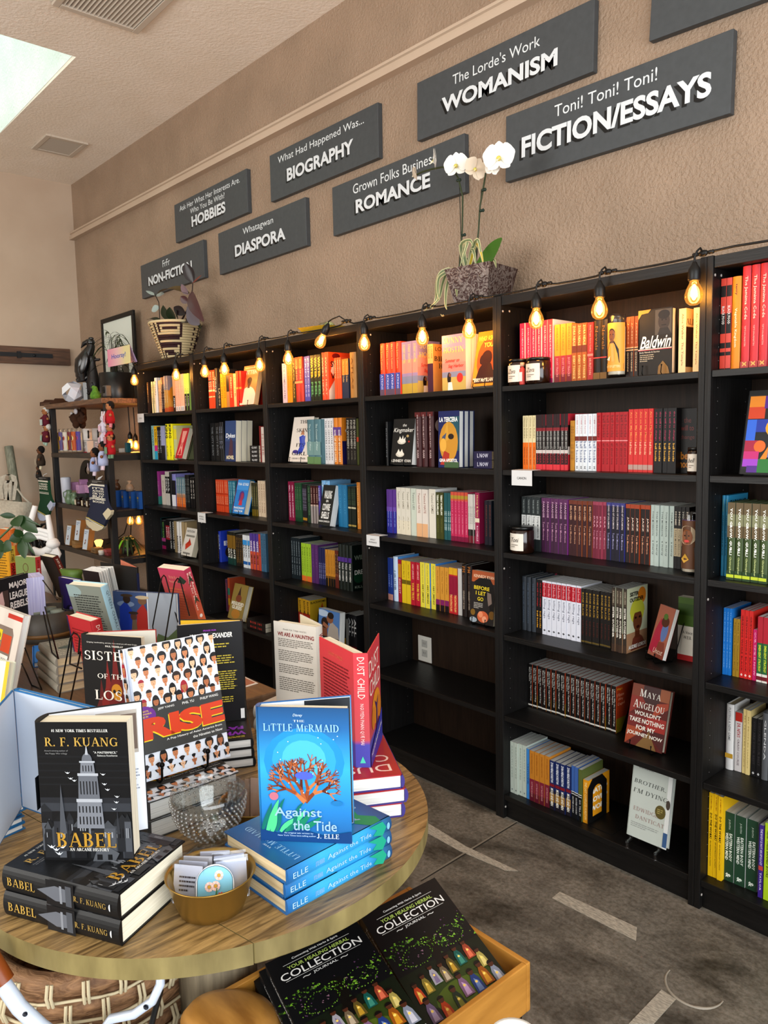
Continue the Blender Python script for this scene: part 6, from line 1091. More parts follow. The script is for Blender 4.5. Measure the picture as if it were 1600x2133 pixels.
# -- third tier
zc = TZ[2]
boxy('soap_box', 'tall lilac box with small square print, left end of third tier', 'box', 127, 1052, zc, .062, .03, .155, '#c39ac4', [('r',.4,.1,.65,.22,'#5a3a66'),('lines',.2,.55,.85,.9,4,'#8a5a94')], y=-.14)
for i, (px, zz, w, h, l) in enumerate(((150, .09, .07, .065, 'lilac box stacked left of centre, third tier'), (163, .075, .055, .065, 'lilac box in front of the others, third tier'), (170, .115, .06, .06, 'lilac box at the back, third tier'), (182, .085, .075, .06, 'lilac box on the right, third tier'))): 
    boxy('soap_box', l, 'box', px, 1050, zc+zz-.0, w, .05, h, ['#c79ac0', '#cfa4c8', '#b98ab4', '#c79ac0'][i], [('e',.5,.5,.3,.3,'#a97aa8'),('e',.5,.5,.24,.24,'#cfa4c8')], y=[-.1, -.115, -.045, -.1][i], group='lilac boxes on the stand')
boxy('grey_box', 'long dark green box under the lilac boxes, third tier', 'box', 168, 1052, zc, .26, .10, .0745, '#3a423e', y=-.112)
t = et('tumbler', 'tall white tumbler behind the green jugs', 'tumbler', 140, 1052, zc, -.155); b = MB(); b.lathe([(.03, 0), (.033, .004), (.038, .19), (.036, .197), (.02, .2), (.0001, .2)], M('#c6c9d4', .35), 20); b.build('body', t)
def jug(label, px, s, ys_):
    t = et('green_jug', label, 'jug', px, 1055, zc, ys_, 'green glazed jugs'); t.rotation_euler = (0, 0, .8); gm = tex('green_glaze', '#4a5f48', '#6f8a68', 12, 3, .3); b = MB(); b.lathe([(.022*s, 0), (.034*s, .02*s), (.036*s, .045*s), (.024*s, .075*s), (.018*s, .09*s), (.024*s, .108*s), (.02*s, .108*s), (.014*s, .09*s), (.0001, .06*s)], gm, 18); b.build('body', t); b = MB(); b.tube([(-.022*s, 0, .1*s), (-.045*s, 0, .09*s), (-.044*s, 0, .06*s), (-.034*s, 0, .045*s)], .0045*s, gm, 7); b.build('handle', t)
jug('larger green glazed jug with a loop handle, third tier', 146, 1.0, -.19); jug('smaller green glazed jug at the right of the larger one', 156, .85, -.185)
for i, px in enumerate((166, 180, 190)):
    t = et('candle_jar', 'dark candle jar with cream label, %s from left beside the jugs' % ORD[i], 'candle', px, 1056, zc, -.185, 'dark jars on the stand'); b = MB(); b.lathe([(.026, 0), (.028, .004), (.028, .052)], M('#2a180e', .2), 18); b.build('jar', t); b = MB(); b.lathe([(.028, .052), (.028, .062), (.0001, .063)], '#101010', 18); b.build('lid', t); b = MB(); b.box((-.02, -.0292, .008), (.006, -.024, .046), '#d8cdb6'); b.build('paper_label', t)
t = et('round_board', 'large black disc-shaped board with a finger hole, behind the lilac boxes', 'board', 181, 1000, zc, .10); b = MB(); rr = .16; N = 28; vs = []; 
for k in range(N): g = 2*PI*k/N; vs += [(rr*math.cos(g), 0, rr+rr*math.sin(g)), (.052*math.cos(g)+.02, 0, rr+.075+.034*math.sin(g))]
b.add([(x, y_, z) for y_ in (0, .012) for x, _, z in vs], [(2*k, 2*((k+1) % N), 2*((k+1) % N)+1, 2*k+1) for k in range(N)]+[(2*N+2*k+1, 2*N+2*((k+1) % N)+1, 2*N+2*((k+1) % N), 2*N+2*k) for k in range(N)]+[(2*k, 2*N+2*k, 2*N+2*((k+1) % N), 2*((k+1) % N)) for k in range(N)]+[(2*k+1, 2*((k+1) % N)+1, 2*N+2*((k+1) % N)+1, 2*N+2*k+1) for k in range(N)], M('#0d0d0e', .4)); b.build('disc', t)
for i in range(4):
    q = ex(240+12.4*i, 1052, -.06); t = thing('blue_box', 'blue box with a gold plant print, %s of four on the stand' % ORD[i], 'box', (q.x, -.06+.012*i, zc+.0006), 'blue boxes on the third tier'); b = MB(); b.box((-.0205, 0, 0), (.0205, .09, .118), '#1f5fa8'); art(b, (-.0205, 0, 0), (.041, 0, 0), (0, 0, .118), [('e',.5,.65,.28,.08,'#c9a83c'),('p',[(.47,.3),(.53,.3),(.52,.65),(.48,.65)],'#5f8a4a'),('e',.4,.45,.14,.04,'#5f8a4a'),('e',.6,.5,.14,.04,'#7aa8c8')], .0004); b.build('box', t)
for i, (px, w) in enumerate(((244, .05), (270, .06))):
    t = et('sweet_bag', ['clear bag of brown sweets above the blue boxes, left', 'clear bag of pale sweets above the blue boxes, right'][i], 'bag', px, 1018, zc+.119, -.02); b = MB(); b.lathe([(w*.4, 0), (w*.55, .02), (w*.35, .045), (w*.12, .055), (w*.4, .075)], M(['#6b4a34', '#b09a84'][i], .35), 9); b.build('bag', t)
# -- fourth tier
zc = TZ[3]
def kraft(label, px, py, dz, lift):
    t = et('gift_box', label, 'box', px, py, zc+dz, -.185, 'kraft boxes with white fronts'); t.rotation_euler = (-.18, 0, .12); b = MB(); b.box((-.037, 0, .004), (.037, .045, .165), '#94744c'); b.build('box', t, .001); b = MB(); b.box((-.034, -.0012, .008), (.034, -.0002, .158), '#cdd6e0'); art(b, (-.034, -.0012, .008), (.068, 0, 0), (0, 0, .15), [('lines',.15,.75,.85,.92,2,'#7a94b4'),('e',.5,.45,.12,.05,'#8a6a6a'),('e',.45,.3,.1,.05,'#4a4a44'),('e',.55,.35,.08,.04,'#c07a5a')], .0004); b.build('front_card', t)
kraft('kraft gift box with white front, leftmost of three on the fourth tier', 141, 1150, 0, 0); kraft('kraft gift box with white front, raised in the middle of three', 160, 1140, .055, 0); kraft('kraft gift box with white front, right of three on the fourth tier', 177, 1160, 0, 0)
for i in range(2): boxy('kraft_carton', ['small kraft carton under the raised gift box, lower', 'small kraft carton under the raised gift box, upper'][i], 'box', 155, 1160, zc+.0268*i, .07, .06, .026, '#9a7a50', y=-.19)
boxy('kraft_carton', 'flat kraft carton with stamped letters right of the gift boxes', 'box', 195, 1168, zc, .085, .06, .038, '#8a6c46', [('t','JOURNAL',.55,.4,.6,.3,'#4a3620',{'b':.02})], y=-.19)
t = et('glowing_lamp', 'small warm glowing ornament lamp on the fourth tier', 'lamp', 207, 1150, zc, -.12); b = MB(); b.lathe([(.02, .0), (.024, .01), (.01, .02), (.026, .05), (.034, .075), (.02, .085), (.0001, .085)], M('#ffb45a', .5, 0, 2.2), 8, None, False); b.build('shade', t)
t = et('white_cup', 'small white cup beside the flat kraft carton', 'cup', 212, 1163, zc, -.18); b = MB(); b.lathe([(.018, 0), (.022, .03), (.018, .034), (.0001, .034)], '#d8d2c8', 14); b.build('cup', t)
for i, (px, c1) in enumerate(((222, '#8a3f44'), (219, '#a85a5a'))): boxy('trinket_box', ['low red trinket box under its pink twin', 'low pink trinket box stacked on the red one'][i], 'box', px, 1166, zc+.021*i, .06, .05, .02, c1, y=-.17)
t = et('leafy_pot', 'striped green plant with a pink and a lime leaf, right end of the fourth tier', 'potted plant', 268, 1170, zc, -.02)
b = MB(); b.lathe([(.04, 0), (.05, .05), (.046, .05), (.0001, .045)], '#3a3230', 18); b.build('pot', t)
for i in range(18):
    g = 2*PI*i/18+.2; L = random.uniform(.09, .15); m = M('#d0604f', .5) if i == 11 else M('#8fd03a', .5) if i == 14 else M(['#3f5a30', '#6f8a5a', '#2f4426'][i % 3], .5)
    b = MB(); k = V3((math.cos(g)*.02, math.sin(g)*.02, .045)); b.leaf(k, k+V3((math.cos(g)*L, math.sin(g)*L*.8, .07+random.uniform(-.05, .05))), .018, m, (0, 0, 1), .9, 8); b.build('leaf', t)
# lights hanging in the stand
st2 = thing('bulb_cord', 'black cords with glowing bulbs hanging inside the corner stand', 'string lights', (-.2, .1, 1.7)); st2.location = (0, 0, 0)
b = MB()
for (bx_, by_, yy, top_) in ((272, 925, .12, 1.76), (283, 928, .2, 1.76), (272, 1084, .06, 1.0), (289, 1084, .2, 1.0)):
    p = Yp(bx_, by_, yy); bulb(st2, V3((p.x, yy, p.z+.09)), (0, 0, -1), 0, 1.8); b.tube([(p.x-.01, yy, top_-.002 if top_ > 1.5 else p.z+.1), (p.x, yy, p.z+.09)], .004, CORD, 6)
p = Yp(272, 1084, .06); b.tube([(p.x, .06, p.z+.05), (p.x-.08, .04, p.z-.1), (p.x-.2, .02, p.z-.16), (p.x-.33, 0, p.z-.2)], .004, CORD, 6); b.tube([(p.x+.02, .06, p.z+.05), (p.x-.02, .05, p.z-.25), (p.x-.01, .05, .72)], .004, CORD, 6); b.build('cord', st2)
# -- finger puppets and socks hung on the posts
def puppet(label, px, py, hair, skin, dress, extra=None, s=1.0, y=-.226, lean=0, ani=False, group='knitted puppets hung on the stand'):
    t = et('hand_puppet', label, 'puppet', px, py, 0, y, group); q = ex(px, py, y); t.location = (q.x, y, q.z-.04*s); t.rotation_euler = (0, lean, random.uniform(-.4, .4))
    b = MB(); fm = M(dress, .9); b.lathe([(.022*s, -.03*s), (.024*s, -.01*s), (.017*s, .025*s), (.01*s, .035*s), (.0001, .036*s)], fm, 12)
    for k in (-1, 1): b.tube([(k*.012*s, 0, .022*s), (k*.032*s, -.008*s, .012*s)], [.009*s, .007*s], fm, 7); b.ball((k*.035*s, -.008*s, .01*s), .0075*s, M(skin, .9), 7); b.tube([(k*.01*s, 0, -.025*s), (k*.014*s, -.004*s, -.05*s)], [.009*s, .008*s], M(extra or dress, .9), 7)
    b.build('body', t); b = MB(); b.ball((0, 0, .052*s), (.019*s, .018*s, .021*s), M(skin, .9), 10)
    for k in (-1, 1): b.ball((k*.007*s, -.017*s, .055*s), .0022*s, '#111', 6)
    b.build('head', t); b = MB()
    if ani:
        for k in (-1, 1): b.tube([(k*.01*s, 0, .068*s), (k*.014*s, .004*s, .095*s)], [.006*s, .005*s], M(hair, .9), 7)
    else: b.ball((0, .006*s, .058*s), (.022*s, .02*s, .022*s), M(hair, .95), 10)
    b.build('ears' if ani else 'hair', t)
    b = MB(); b.box((-.012*s, -.03*s, -.025*s), (.012*s, -.028*s, .008*s), extra or '#d8d2c4'); b.build('tag', t)
puppet('grey-haired puppet in burgundy, top of the left post', 94, 862, '#c9c6c0', '#a8744c', '#6b1f33', '#b9c4c0', 1.35)
puppet('grey-haired puppet in burgundy, second on the left post', 95, 895, '#cfccc6', '#b07c54', '#6b1f33', '#a9c0b0', 1.35, lean=.3)
puppet('brown-coated puppet with long black hair on the left post', 84, 943, '#221a18', '#7a5238', '#4a3c30', '#d9cdb2', 1.45, lean=.2)
puppet('small dark puppet at the bottom of the left post', 80, 978, '#2a211c', '#6b4a34', '#3a342f', '#9a9aa0', 1.0)
puppet('red-dressed puppet with flowers in black hair, top of the right post', 228, 852, '#1c1718', '#b07a54', '#b3202c', '#cf8a94', 1.35)
puppet('red-dressed puppet holding a heart, second on the right post', 229, 896, '#1c1718', '#b07a54', '#b3202c', '#c98a90', 1.35)
puppet('red-dressed puppet with a green tag, third on the right post', 230, 918, '#1c1718', '#b07a54', '#b3202c', '#7a9a80', 1.3, -.232)
puppet('black-haired puppet in a white and blue dress, left of the pair', 196, 950, '#151314', '#8a5c40', '#aab2d4', '#d8c8d4', 1.5, -.25)
puppet('black-haired puppet in a white and blue dress, right of the pair', 213, 937, '#151314', '#8a5c40', '#b6bddb', '#d8c8d4', 1.5, -.26)
puppet('white rabbit puppet beside the right post', 215, 876, '#d8d0d8', '#d6ccd4', '#cfc6d2', '#d9b8c4', 1.1, -.24, 0, True); puppet('second white rabbit puppet below the first', 215, 900, '#d8d0d8', '#d6ccd4', '#cfc6d2', '#d9b8c4', 1.1, -.24, 0, True)
t = thing('plush_bundle', 'brown plush toys hanging in a bunch under the stand top', 'plush', (ex(163, 860, -.1).x, -.1, 1.70))
b = MB(); BR = M('#4a2f1d', .95)
for i in range(12): g = i*2.4; b.ball((.085*math.cos(g)*random.uniform(.3, 1), .03*math.sin(g), random.uniform(-.06, .05)), (.035, .028, .035), BR, 8)
for k in (-1, 1): b.tube([(k*.06, 0, .02), (k*.13, -.01, -.01), (k*.16, -.01, .0)], [.016, .012, .007], BR, 7)
b.build('plush_fur', t); b = MB(); b.ball((.045, -.035, .035), (.032, .012, .022), '#cfccd0', 8); b.ball((-.06, -.03, .02), (.02, .01, .018), '#c9c4c0', 8); b.build('tag', t)
t = thing('hanging_thread', 'thin cord the plush bunch hangs from under the stand top', 'cord', (ex(163, 860, -.1).x, -.1, 1.765)); b = MB(); b.tube([(0, 0, 0), (0, 0, -.05)], .002, '#222', 5); b.build('thread', t)
def sock(label, px0, px1, ytop, ybot, col, toe, words, y, group=None, tc='#e6e2d6'):
    a = Yp(px0, ytop, y); c = Yp(px1, ybot, y); W = c.x-a.x; H = a.z-c.z
    t = thing('sock', label, 'sock', (a.x, y, c.z), group)
    L = [(.16, 1.0), (.2, .8), (.2, .62), (.2, .5), (.08, .34), (-.02, .18), (0, .06), (.12, 0), (.34, .01), (.54, .07), (.66, .16), (.76, .28), (.94, .4), (.98, .47), (.86, .56), (.8, .68), (.78, .85), (.76, 1.0)]
    P = [(x*W, z*H) for x, z in L]; T = Matrix.Rotation(PI/2, 4, 'X')
    b = MB(); b.prism(P, -.009, .009, M(col, .9), T); art(b, (0, -.0092, 0), (W, 0, 0), (0, 0, H), [('r',.17,.94,.77,.975,tc),('r',.2,.66,.78,.675,tc),('r',.2,.69,.78,.7,tc)]+[('t', wd, .48, .9-.055*i-.01, .5, .042, tc, {'b': .03}) for i, wd in enumerate(words)]+[('p',[(.0,.2),(.02,.215),(.62,.115),(.6,.1)],tc),('p',[(.0,.225),(.02,.24),(.66,.14),(.65,.125)],'#d8c86a')], .0004); b.build('knit', t, .003)
    b = MB(); b.prism([(x*W, z*H) for x, z in [(-.02, .18), (0, .06), (.12, -.005), (.34, 0), (.55, .06), (.64, .12)]], -.0098, .0098, M(toe, .9), T); b.prism([(x*W, z*H) for x, z in [(.72, .44), (.62, .38), (.76, .27), (.95, .39), (.99, .47), (.86, .52)]], -.0098, .0098, M(toe, .9), T); b.build('toe_and_heel', t, .003)
    b = MB(); b.box((.15*W, -.011, .985*H), (.78*W, .011, 1.06*H), '#1c1c1e'); art(b, (.15*W, -.011, .985*H), (.63*W, 0, 0), (0, 0, .075*H), [('lines',.15,.2,.85,.8,2,'#a8a8a8')]); b.tube([(.46*W, 0, 1.05*H), (.46*W, 0, 1.1*H), (.52*W, .02, 1.14*H)], .0022, '#d8d8d8', 5); b.build('card_hanger', t)
sock('green sock with pale letters hung on the left post', 76, 116, 997, 1090, '#1d4f33', '#c3cbe0', ['I READ', 'BANNED', 'BOOKS'], -.232)
for i in range(4): sock('navy and cream sock, %s of four hung on the right post' % ['front', 'second', 'third', 'back'][i], 184+(3-i)*2.2-6.6, 238+(3-i)*1.0-3, 1004+i*1.5, 1113-(0 if i == 0 else 2+i), '#30364f', '#d9cfb4', ["IT'S", 'ALWAYS', 'OK TO', 'BUY', 'MORE', 'BOOKS'] if i == 0 else [], -.30+.022*i, 'navy socks on the right post')
# ================================================================== LEFT CORNER BEHIND THE DISPLAY TABLE
q = Xp(25, 1000, -1.45)
t = thing('tote_bag', 'natural canvas tote bag hanging at the far left', 'bag', (q.x, Xp(35, 1060, -1.45).y, 0))
CAN = tex('natural_canvas', '#b9ae9c', '#cfc6b4', 50, 4, .9, .3)
P = lambda x, y, X=-1.45: Xp(x, y, X)-V3(t.location)
a, b2, c, d = P(-30, 1040), P(66, 1047), P(60, 1130), P(-30, 1130)
b = MB(); n = 8; vs = []
for j in range(n+1):
    for i in range(n+1):
        u, v = i/n, j/n; p = a.lerp(b2, u).lerp(d.lerp(c, u), v); bul = .07*math.sin(PI*u)*math.sin(PI*min(1, v*1.1+.05))+.012*math.sin(9*u+3*v); vs.append(p+V3((bul, 0, 0)))
m0 = len(vs); vs += [v+V3((-.05, 0, 0)) if True else v for v in vs]
b.add(vs, [(j*(n+1)+i, j*(n+1)+i+1, (j+1)*(n+1)+i+1, (j+1)*(n+1)+i) for j in range(n) for i in range(n)], CAN, True)
b.add([v+V3((-.10-2*max(0, v.x-a.x)*0, 0, 0)) for v in vs[:m0]], [(j*(n+1)+i, j*(n+1)+i+1, (j+1)*(n+1)+i+1, (j+1)*(n+1)+i) for j in range(n) for i in range(n)], CAN, True)
b.build('bag_body', t); b = MB()
for pts in ([(4, 1040), (2, 1005), (6, 992), (18, 988), (28, 992), (31, 1006), (26, 1042)], [(14, 1042), (10, 1012), (16, 1000), (24, 1004), (20, 1042)]):
    pp = [P(*z) for z in pts]; vs = [v+V3((0, s*.02, 0)) for v in pp for s in (-1, 1)]; b.add(vs, [(2*i, 2*i+1, 2*i+3, 2*i+2) for i in range(len(pp)-1)], CAN, True)
pp = [P(36, 1018), P(48, 1035), P(62, 1048)]; b.tube(pp, .008, CAN, 6); b.build('handle', t)
t = thing('wooden_pole', 'weathered grey-green pole leaning behind the canvas tote bag', 'pole', (0, 0, 0)); p0, p1 = Xp(18, 930, -1.66), Xp(36, 1045, -1.55); dz = (p1-p0)/(p0.z-p1.z); p2 = p0+dz*(p0.z-.002); t.location = p2
b = MB(); b.tube([p0-p2, V3((0, 0, 0))], [.034, .04], tex('weathered_wood', '#5d5f50', '#8a8b78', 14, 5, .7, .3, stretch=(6, 6, .6)), 12); b.build('pole', t)
# white plaster ornament with drapery
PL = M('#d9d8d6', .5)
q = Xp(105, 1150, -.6); D0 = 4.0
W = lambda x, y, d=D0: Dp(*K('W', x, y), d)
base = W(430, 500); t = thing('white_stool', 'white carved stool with draped swag and slim splayed legs', 'stool', (base.x, base.y, .001)); Lq = lambda x, y, d=D0: W(x, y, d)-V3(t.location)
b = MB(); b.tube([Lq(250, 260), Lq(300, 130), Lq(345, -30)], [.02, .017, .014], PL, 8); b.build('leg', t)
b = MB(); b.tube([Lq(505, 300), Lq(490, 190), Lq(468, 60)], [.018, .016, .013], PL, 8); b.build('leg', t)
for k in (-.02, 0, .02):
    b = MB(); b.tube([Lq(255, 265)+V3((0, 0, k)), Lq(300, 245)+V3((0, 0, k)), Lq(390, 240)+V3((0, 0, k)), Lq(470, 262)+V3((0, 0, k)), Lq(515, 290)+V3((0, 0, k))], .012, PL, 8); b.build('rail', t)
b = MB(); b.tube([Lq(320, 385), Lq(370, 425), Lq(430, 430), Lq(490, 390), Lq(520, 350)], [.012, .022, .026, .022, .014], PL, 10); b.build('swag', t)
b = MB(); b.ball(Lq(520, 345), (.036, .036, .026), PL, 12); b.ball(Lq(518, 318), (.03, .03, .018), PL, 12)
for k in range(9): b.tube([Lq(490+8*k, 375), Lq(455+16*k, 440), Lq(450+13*k, 520)], [.009, .012, .008], PL, 6)
b.build('tassel', t); b = MB(); z0 = Lq(440, 520); b.lathe([(.06, 0), (.06, .02), (.035, .06), (.035, z0.z-.05), (.08, z0.z), (.0001, z0.z+.01)], PL, 16); b.build('pedestal', t)
t = thing('cable_coil', 'coiled heap of black cables behind the white carved stool', 'cable', W(400, 330, 4.25)); b = MB(); rnd = random.Random(5)
pts = [V3((.07*math.cos(k*.55)*(.7+.3*rnd.random()), .05*math.sin(k*.3), .11*math.sin(k*.55)*(.7+.3*rnd.random()))) for k in range(90)]; b.tube(pts, .008, CORD, 6); b.tube([pts[-1], pts[-1]+V3((0, 0, -.3)), V3((0, 0, .002-t.location.z))], .008, CORD, 6); b.build('cable', t)
for o in [o for o in COL.objects if o.name.startswith('cable_coil')]: pass

# ================================================================== BROWN DISPLAY TABLE
TB = .75
TBW = tex('brown_table_wood', '#4d3826', '#6b4f36', 8, 5, .4, .2, stretch=(1, 8, 8))
t = thing('display_table', 'brown rectangular display table crowded with books, behind the round table', 'table', (2.0, -1.55, 0))
b = MB(); b.box((-1.1, -.62, .715), (1.165, .562, TB), TBW); b.build('tabletop', t, .006)
b = MB(); b.box((-1.05, -.58, .61), (1.1, .52, .7145), TBW); b.build('apron', t, .004)
for x in (-1.03, 1.03):
    for y in (-.55, .47): b = MB(); b.box((x, y, 0), (x+.07, y+.07, .6095), TBW); b.build('leg', t, .004)
t = thing('paper_sheet', 'small pink sheet with white border on the brown table corner', 'paper', (0, 0, 0)); a = Zp(528, 1420, TB); t.location = a; b = MB(); b.prism([(Zp(*q, TB).x-a.x, Zp(*q, TB).y-a.y) for q in ((510, 1410), (538, 1424), (512, 1432), (490, 1420))], .0004, .0012, '#d9d3cc'); b.prism([(Zp(*q, TB).x-a.x, Zp(*q, TB).y-a.y) for q in ((511, 1413), (532, 1423), (512, 1429), (496, 1420))], .0012, .0016, '#a8705a'); b.build('sheet', t)
def top_pose(o, TL, TR, zb, h, tilt=0, w=None, yaw=None):
    """stand book o (height h) on level zb with its top edge where the photo shows it; tilt<0 leans towards the viewer"""
    th = math.radians(tilt); zt = zb+h*math.cos(th)
    A = Zp(*TL, zt); B = Zp(*TR, zt); d = V3((B.x-A.x, B.y-A.y, 0)).normalized(); y = V3((-d.y, d.x, 0))
    zz = y*math.sin(th)+V3((0, 0, math.cos(th))); yy = y*math.cos(th)-V3((0, 0, math.sin(th)))
    pose(o, A-zz*h, d, yy, zz); return (V3((B.x-A.x, B.y-A.y, 0))).length
def top_w(TL, TR, zb, h, tilt=0): zt = zb+h*math.cos(math.radians(tilt)); return (Zp(*TL, zt)-Zp(*TR, zt)).length
def tbook(name, label, TL, TR, zb, h, t, tilt=0, **k):
    w = top_w(TL, TR, zb, h, tilt); o = book(name, label, w, h, t, **k)
    if tilt < 0: zb += t*math.sin(-math.radians(tilt))*0
    if tilt > 0: zb += t*math.sin(math.radians(tilt))
    top_pose(o, TL, TR, zb, h, tilt); 
    if tilt > 0: pass
    return o
def flat_stack(label, n, origin, ux, w, h, t, z0, group=None, jit=.02, name='hardcover_book', **k):
    """books lying front cover up; ux = direction spine -> fore-edge; origin = spine/top corner of the lowest"""
    ux = V3(ux).normalized(); o0 = None; outs = []
    for i in range(n):
        a = random.uniform(-jit, jit) if i else 0; x = Matrix.Rotation(a, 3, 'Z') @ ux; up = V3((0, 0, 1)).cross(x)
        if o0 is None: o = o0 = book(name, '', w, h, t*.985, **k)
        else: o = dup(o0)
        o['label'] = label if n == 1 else '%s, %s' % (label, 'lowest of %s' % NUM[n] if i == 0 else ('topmost of %s' % NUM[n] if i == n-1 else '%s up of %s' % (ORD[i], NUM[n])))
        if n > 1: o['group'] = (group or label)
        org = V3(origin)-up*h*0
        pose(o, (org.x, org.y, z0+t*(i+1)-.0002), x, (0, 0, -1), up); outs.append(o)
    return outs
def wire_stand(label, pts_back, foot, z):
    t = thing('book_easel', label, 'easel', Zp(*foot[0], z+.001), 'tall wire easels on the brown table'); L0 = V3(t.location)
    for pts in pts_back: b = MB(); b.tube([(Dp(*p, d) if d else Zp(*p, z+.003))-L0 for *p, d in pts], .0024, WIRE, 6); b.build('wire', t)
    return t
bl = [('lines', .1, .1, .88, .62, 12, '#8a3a30')]
# back row
tbook('hardcover_book', 'black picture book with pale white sentences, at the back of the brown table', (209, 1170.5), (283, 1182), TB, .25, .012, col='#1d1a19', sr=True, hard=True, face=[('t', 'You so Black, when you smile,', .55, .5, .62, .05, '#c9c6c0', {'sh': .15}), ('t', 'the stars come out.', .6, .41, .45, .05, '#c9c6c0', {'sh': .15})], spine=[('r', 0, .1, 1, .9, '#2a3358')], openb=18, inside='#d98a70')
tbook('picture_book', 'picture book showing figures in hats under a dark blue sky', (235, 1231), (366, 1238), TB+.02, .22, .02, col='#3a4a6a', face=[('r', 0, 0, 1, 1, '#6a7a98'), ('r', .55, 0, 1, 1, '#9aa0a8'), ('r', .0, .55, .54, 1, '#42557c'), ('e', .2, .8, .14, .05, '#7a8aa4'), ('r', .545, 0, .555, 1, '#e8e8e8'), ('p', [(.08, .3), (.1, .75), (.2, .85), (.3, .7), (.3, .3)], '#24409a'), ('e', .22, .88, .06, .07, '#3a2a22'), ('e', .22, .94, .1, .025, '#4a3a2c'), ('p', [(.35, .3), (.38, .7), (.48, .82), (.54, .7), (.54, .3)], '#a03028'), ('e', .47, .86, .07, .06, '#7a5a40'), ('e', .47, .92, .11, .03, '#b9a88c'), ('e', .32, .6, .05, .06, '#5a3a2c'), ('e', .32, .66, .08, .025, '#3a2a20'), ('p', [(.27, .3), (.3, .55), (.36, .55), (.38, .3)], '#6b5a48'), ('p', [(.56, 0), (.7, .35), (.85, .3), (1, .45), (1, 0)], '#5a6a4a')], pg='white', hard=True)
flat_stack('teal hardcover lying flat in front of the hat picture book', 1, Zp(262, 1322, TB+.02)-V3((0, .0, 0)), (.30, 1, 0), .2, .26, .022, TB, col='#1c6a70', hard=True, pg='white')
flat_stack('red and purple patterned book lying by the tall wire easel', 1, Zp(318, 1346, TB+.012), (.25, 1, 0), .14, .2, .016, TB, col='#a8584a', face=[('e', .3, .3, .15, .05, '#6a5a9a'), ('e', .6, .5, .2, .06, '#d8a08a'), ('e', .4, .7, .2, .05, '#7a2a3a'), ('e', .7, .8, .15, .05, '#5a7a9a')])
tbook('paperback_book', 'pink to orange novel with palm leaf spine on a tall wire easel', (327.5, 1182), (382.6, 1188.7), TB+.085, .235, .032, tilt=-17, col=grad('pink_to_orange_print', [(0, '#cf6a3c'), (.5, '#b94a3c'), (1, '#b83a58')], 2, 1/.235), sr=True, pg='cream', face=[('t', "Rubi Ramos's", .6, .86, .5, .05, '#e8a08a', {'f': 'S'}), ('t', 'Recipe for Success', .62, .78, .6, .05, '#e8a08a'), ('lines', .2, .08, .85, .68, 13, '#d8805c'), ('p', [(.62, .78), (.8, .9), (.98, .82), (.85, .76)], '#3a4a3c')], spine=[('st', "Rubi Ramos's", .5, .93, .3, '#f2ded2', .015, .68), ('st', 'Recipe for Success', .3, .93, .3, '#f2ded2', .015, .3), ('p', [(.1, .72), (.5, .9), (.9, .75), (.5, .8)], '#44503c'), ('p', [(.1, .4), (.5, .55), (.9, .4), (.5, .46)], '#44503c'), ('e', .5, .2, .2, .03, '#f0e8e0')])
flat_stack('orange book lying under the pink to orange novel', 2, (2.62, -1.24, 0), (-.25, 1, 0), .24, .26, .042, TB, col='#b8642c', hard=True, pg='cream', jit=0)
K2 = lambda x, y: K('X', x, y)
wire_stand('tall black wire easel behind the pink and orange novel', [[(*K2(700, 760), 2.56), (*K2(770, 385), 2.69), (*K2(785, 365), 2.71), (*K2(800, 380), 2.71), (*K2(895, 730), 2.64)], [(*K2(790, 900), 2.46), (*K2(870, 420), 2.67), (*K2(893, 388), 2.70), (*K2(915, 410), 2.70), (*K2(985, 680), 2.66)], [(*K2(700, 760), 2.56), (*K2(720, 900), 2.46), (*K2(770, 925), 2.42), (*K2(790, 900), 2.46)]], (K2(745, 915), 2.44), TB)
tbook('hardcover_book', 'pale blue and grey hardcover with lettered spine, leaning on the purple books', (137, 1217), (209, 1224), TB+.05, .235, .035, tilt=-15, col='#a9cbd8', cface='#8a9088', sr=True, hard=True, pg='cream', face=[('r', 0, 0, 1, 1, '#8f948a'), ('e', .1, .9, .3, .1, '#9fb0ae'), ('lines', .15, .22, .9, .86, 16, '#3f4240')], spine=[('st', 'QUEEN CHARLOTTE', .08, .92, .36, '#5a6a74', 0)])
flat_stack('purple book lying under the pale blue and grey hardcover', 2, Zp(108, 1282, TB+.04), (.4, 1, 0), .15, .22, .024, TB, col='#4a3290', hard=True, pg='white')
tbook('hardcover_book', 'red novel seen from behind, between the pale blue hardcover and the black skull novel', (138, 1281), (188, 1295), TB, .235, .035, tilt=-8, col='#b8343a', sr=True, hard=True, pg='cream', face=[('lines', .15, .1, .85, .85, 18, '#8a2428'), ('r', 0, 0, .05, 1, '#3a2a5a')], spine=[('st', 'DUST CHILD', .5, .93, .36, '#f0d8cc', .005)])
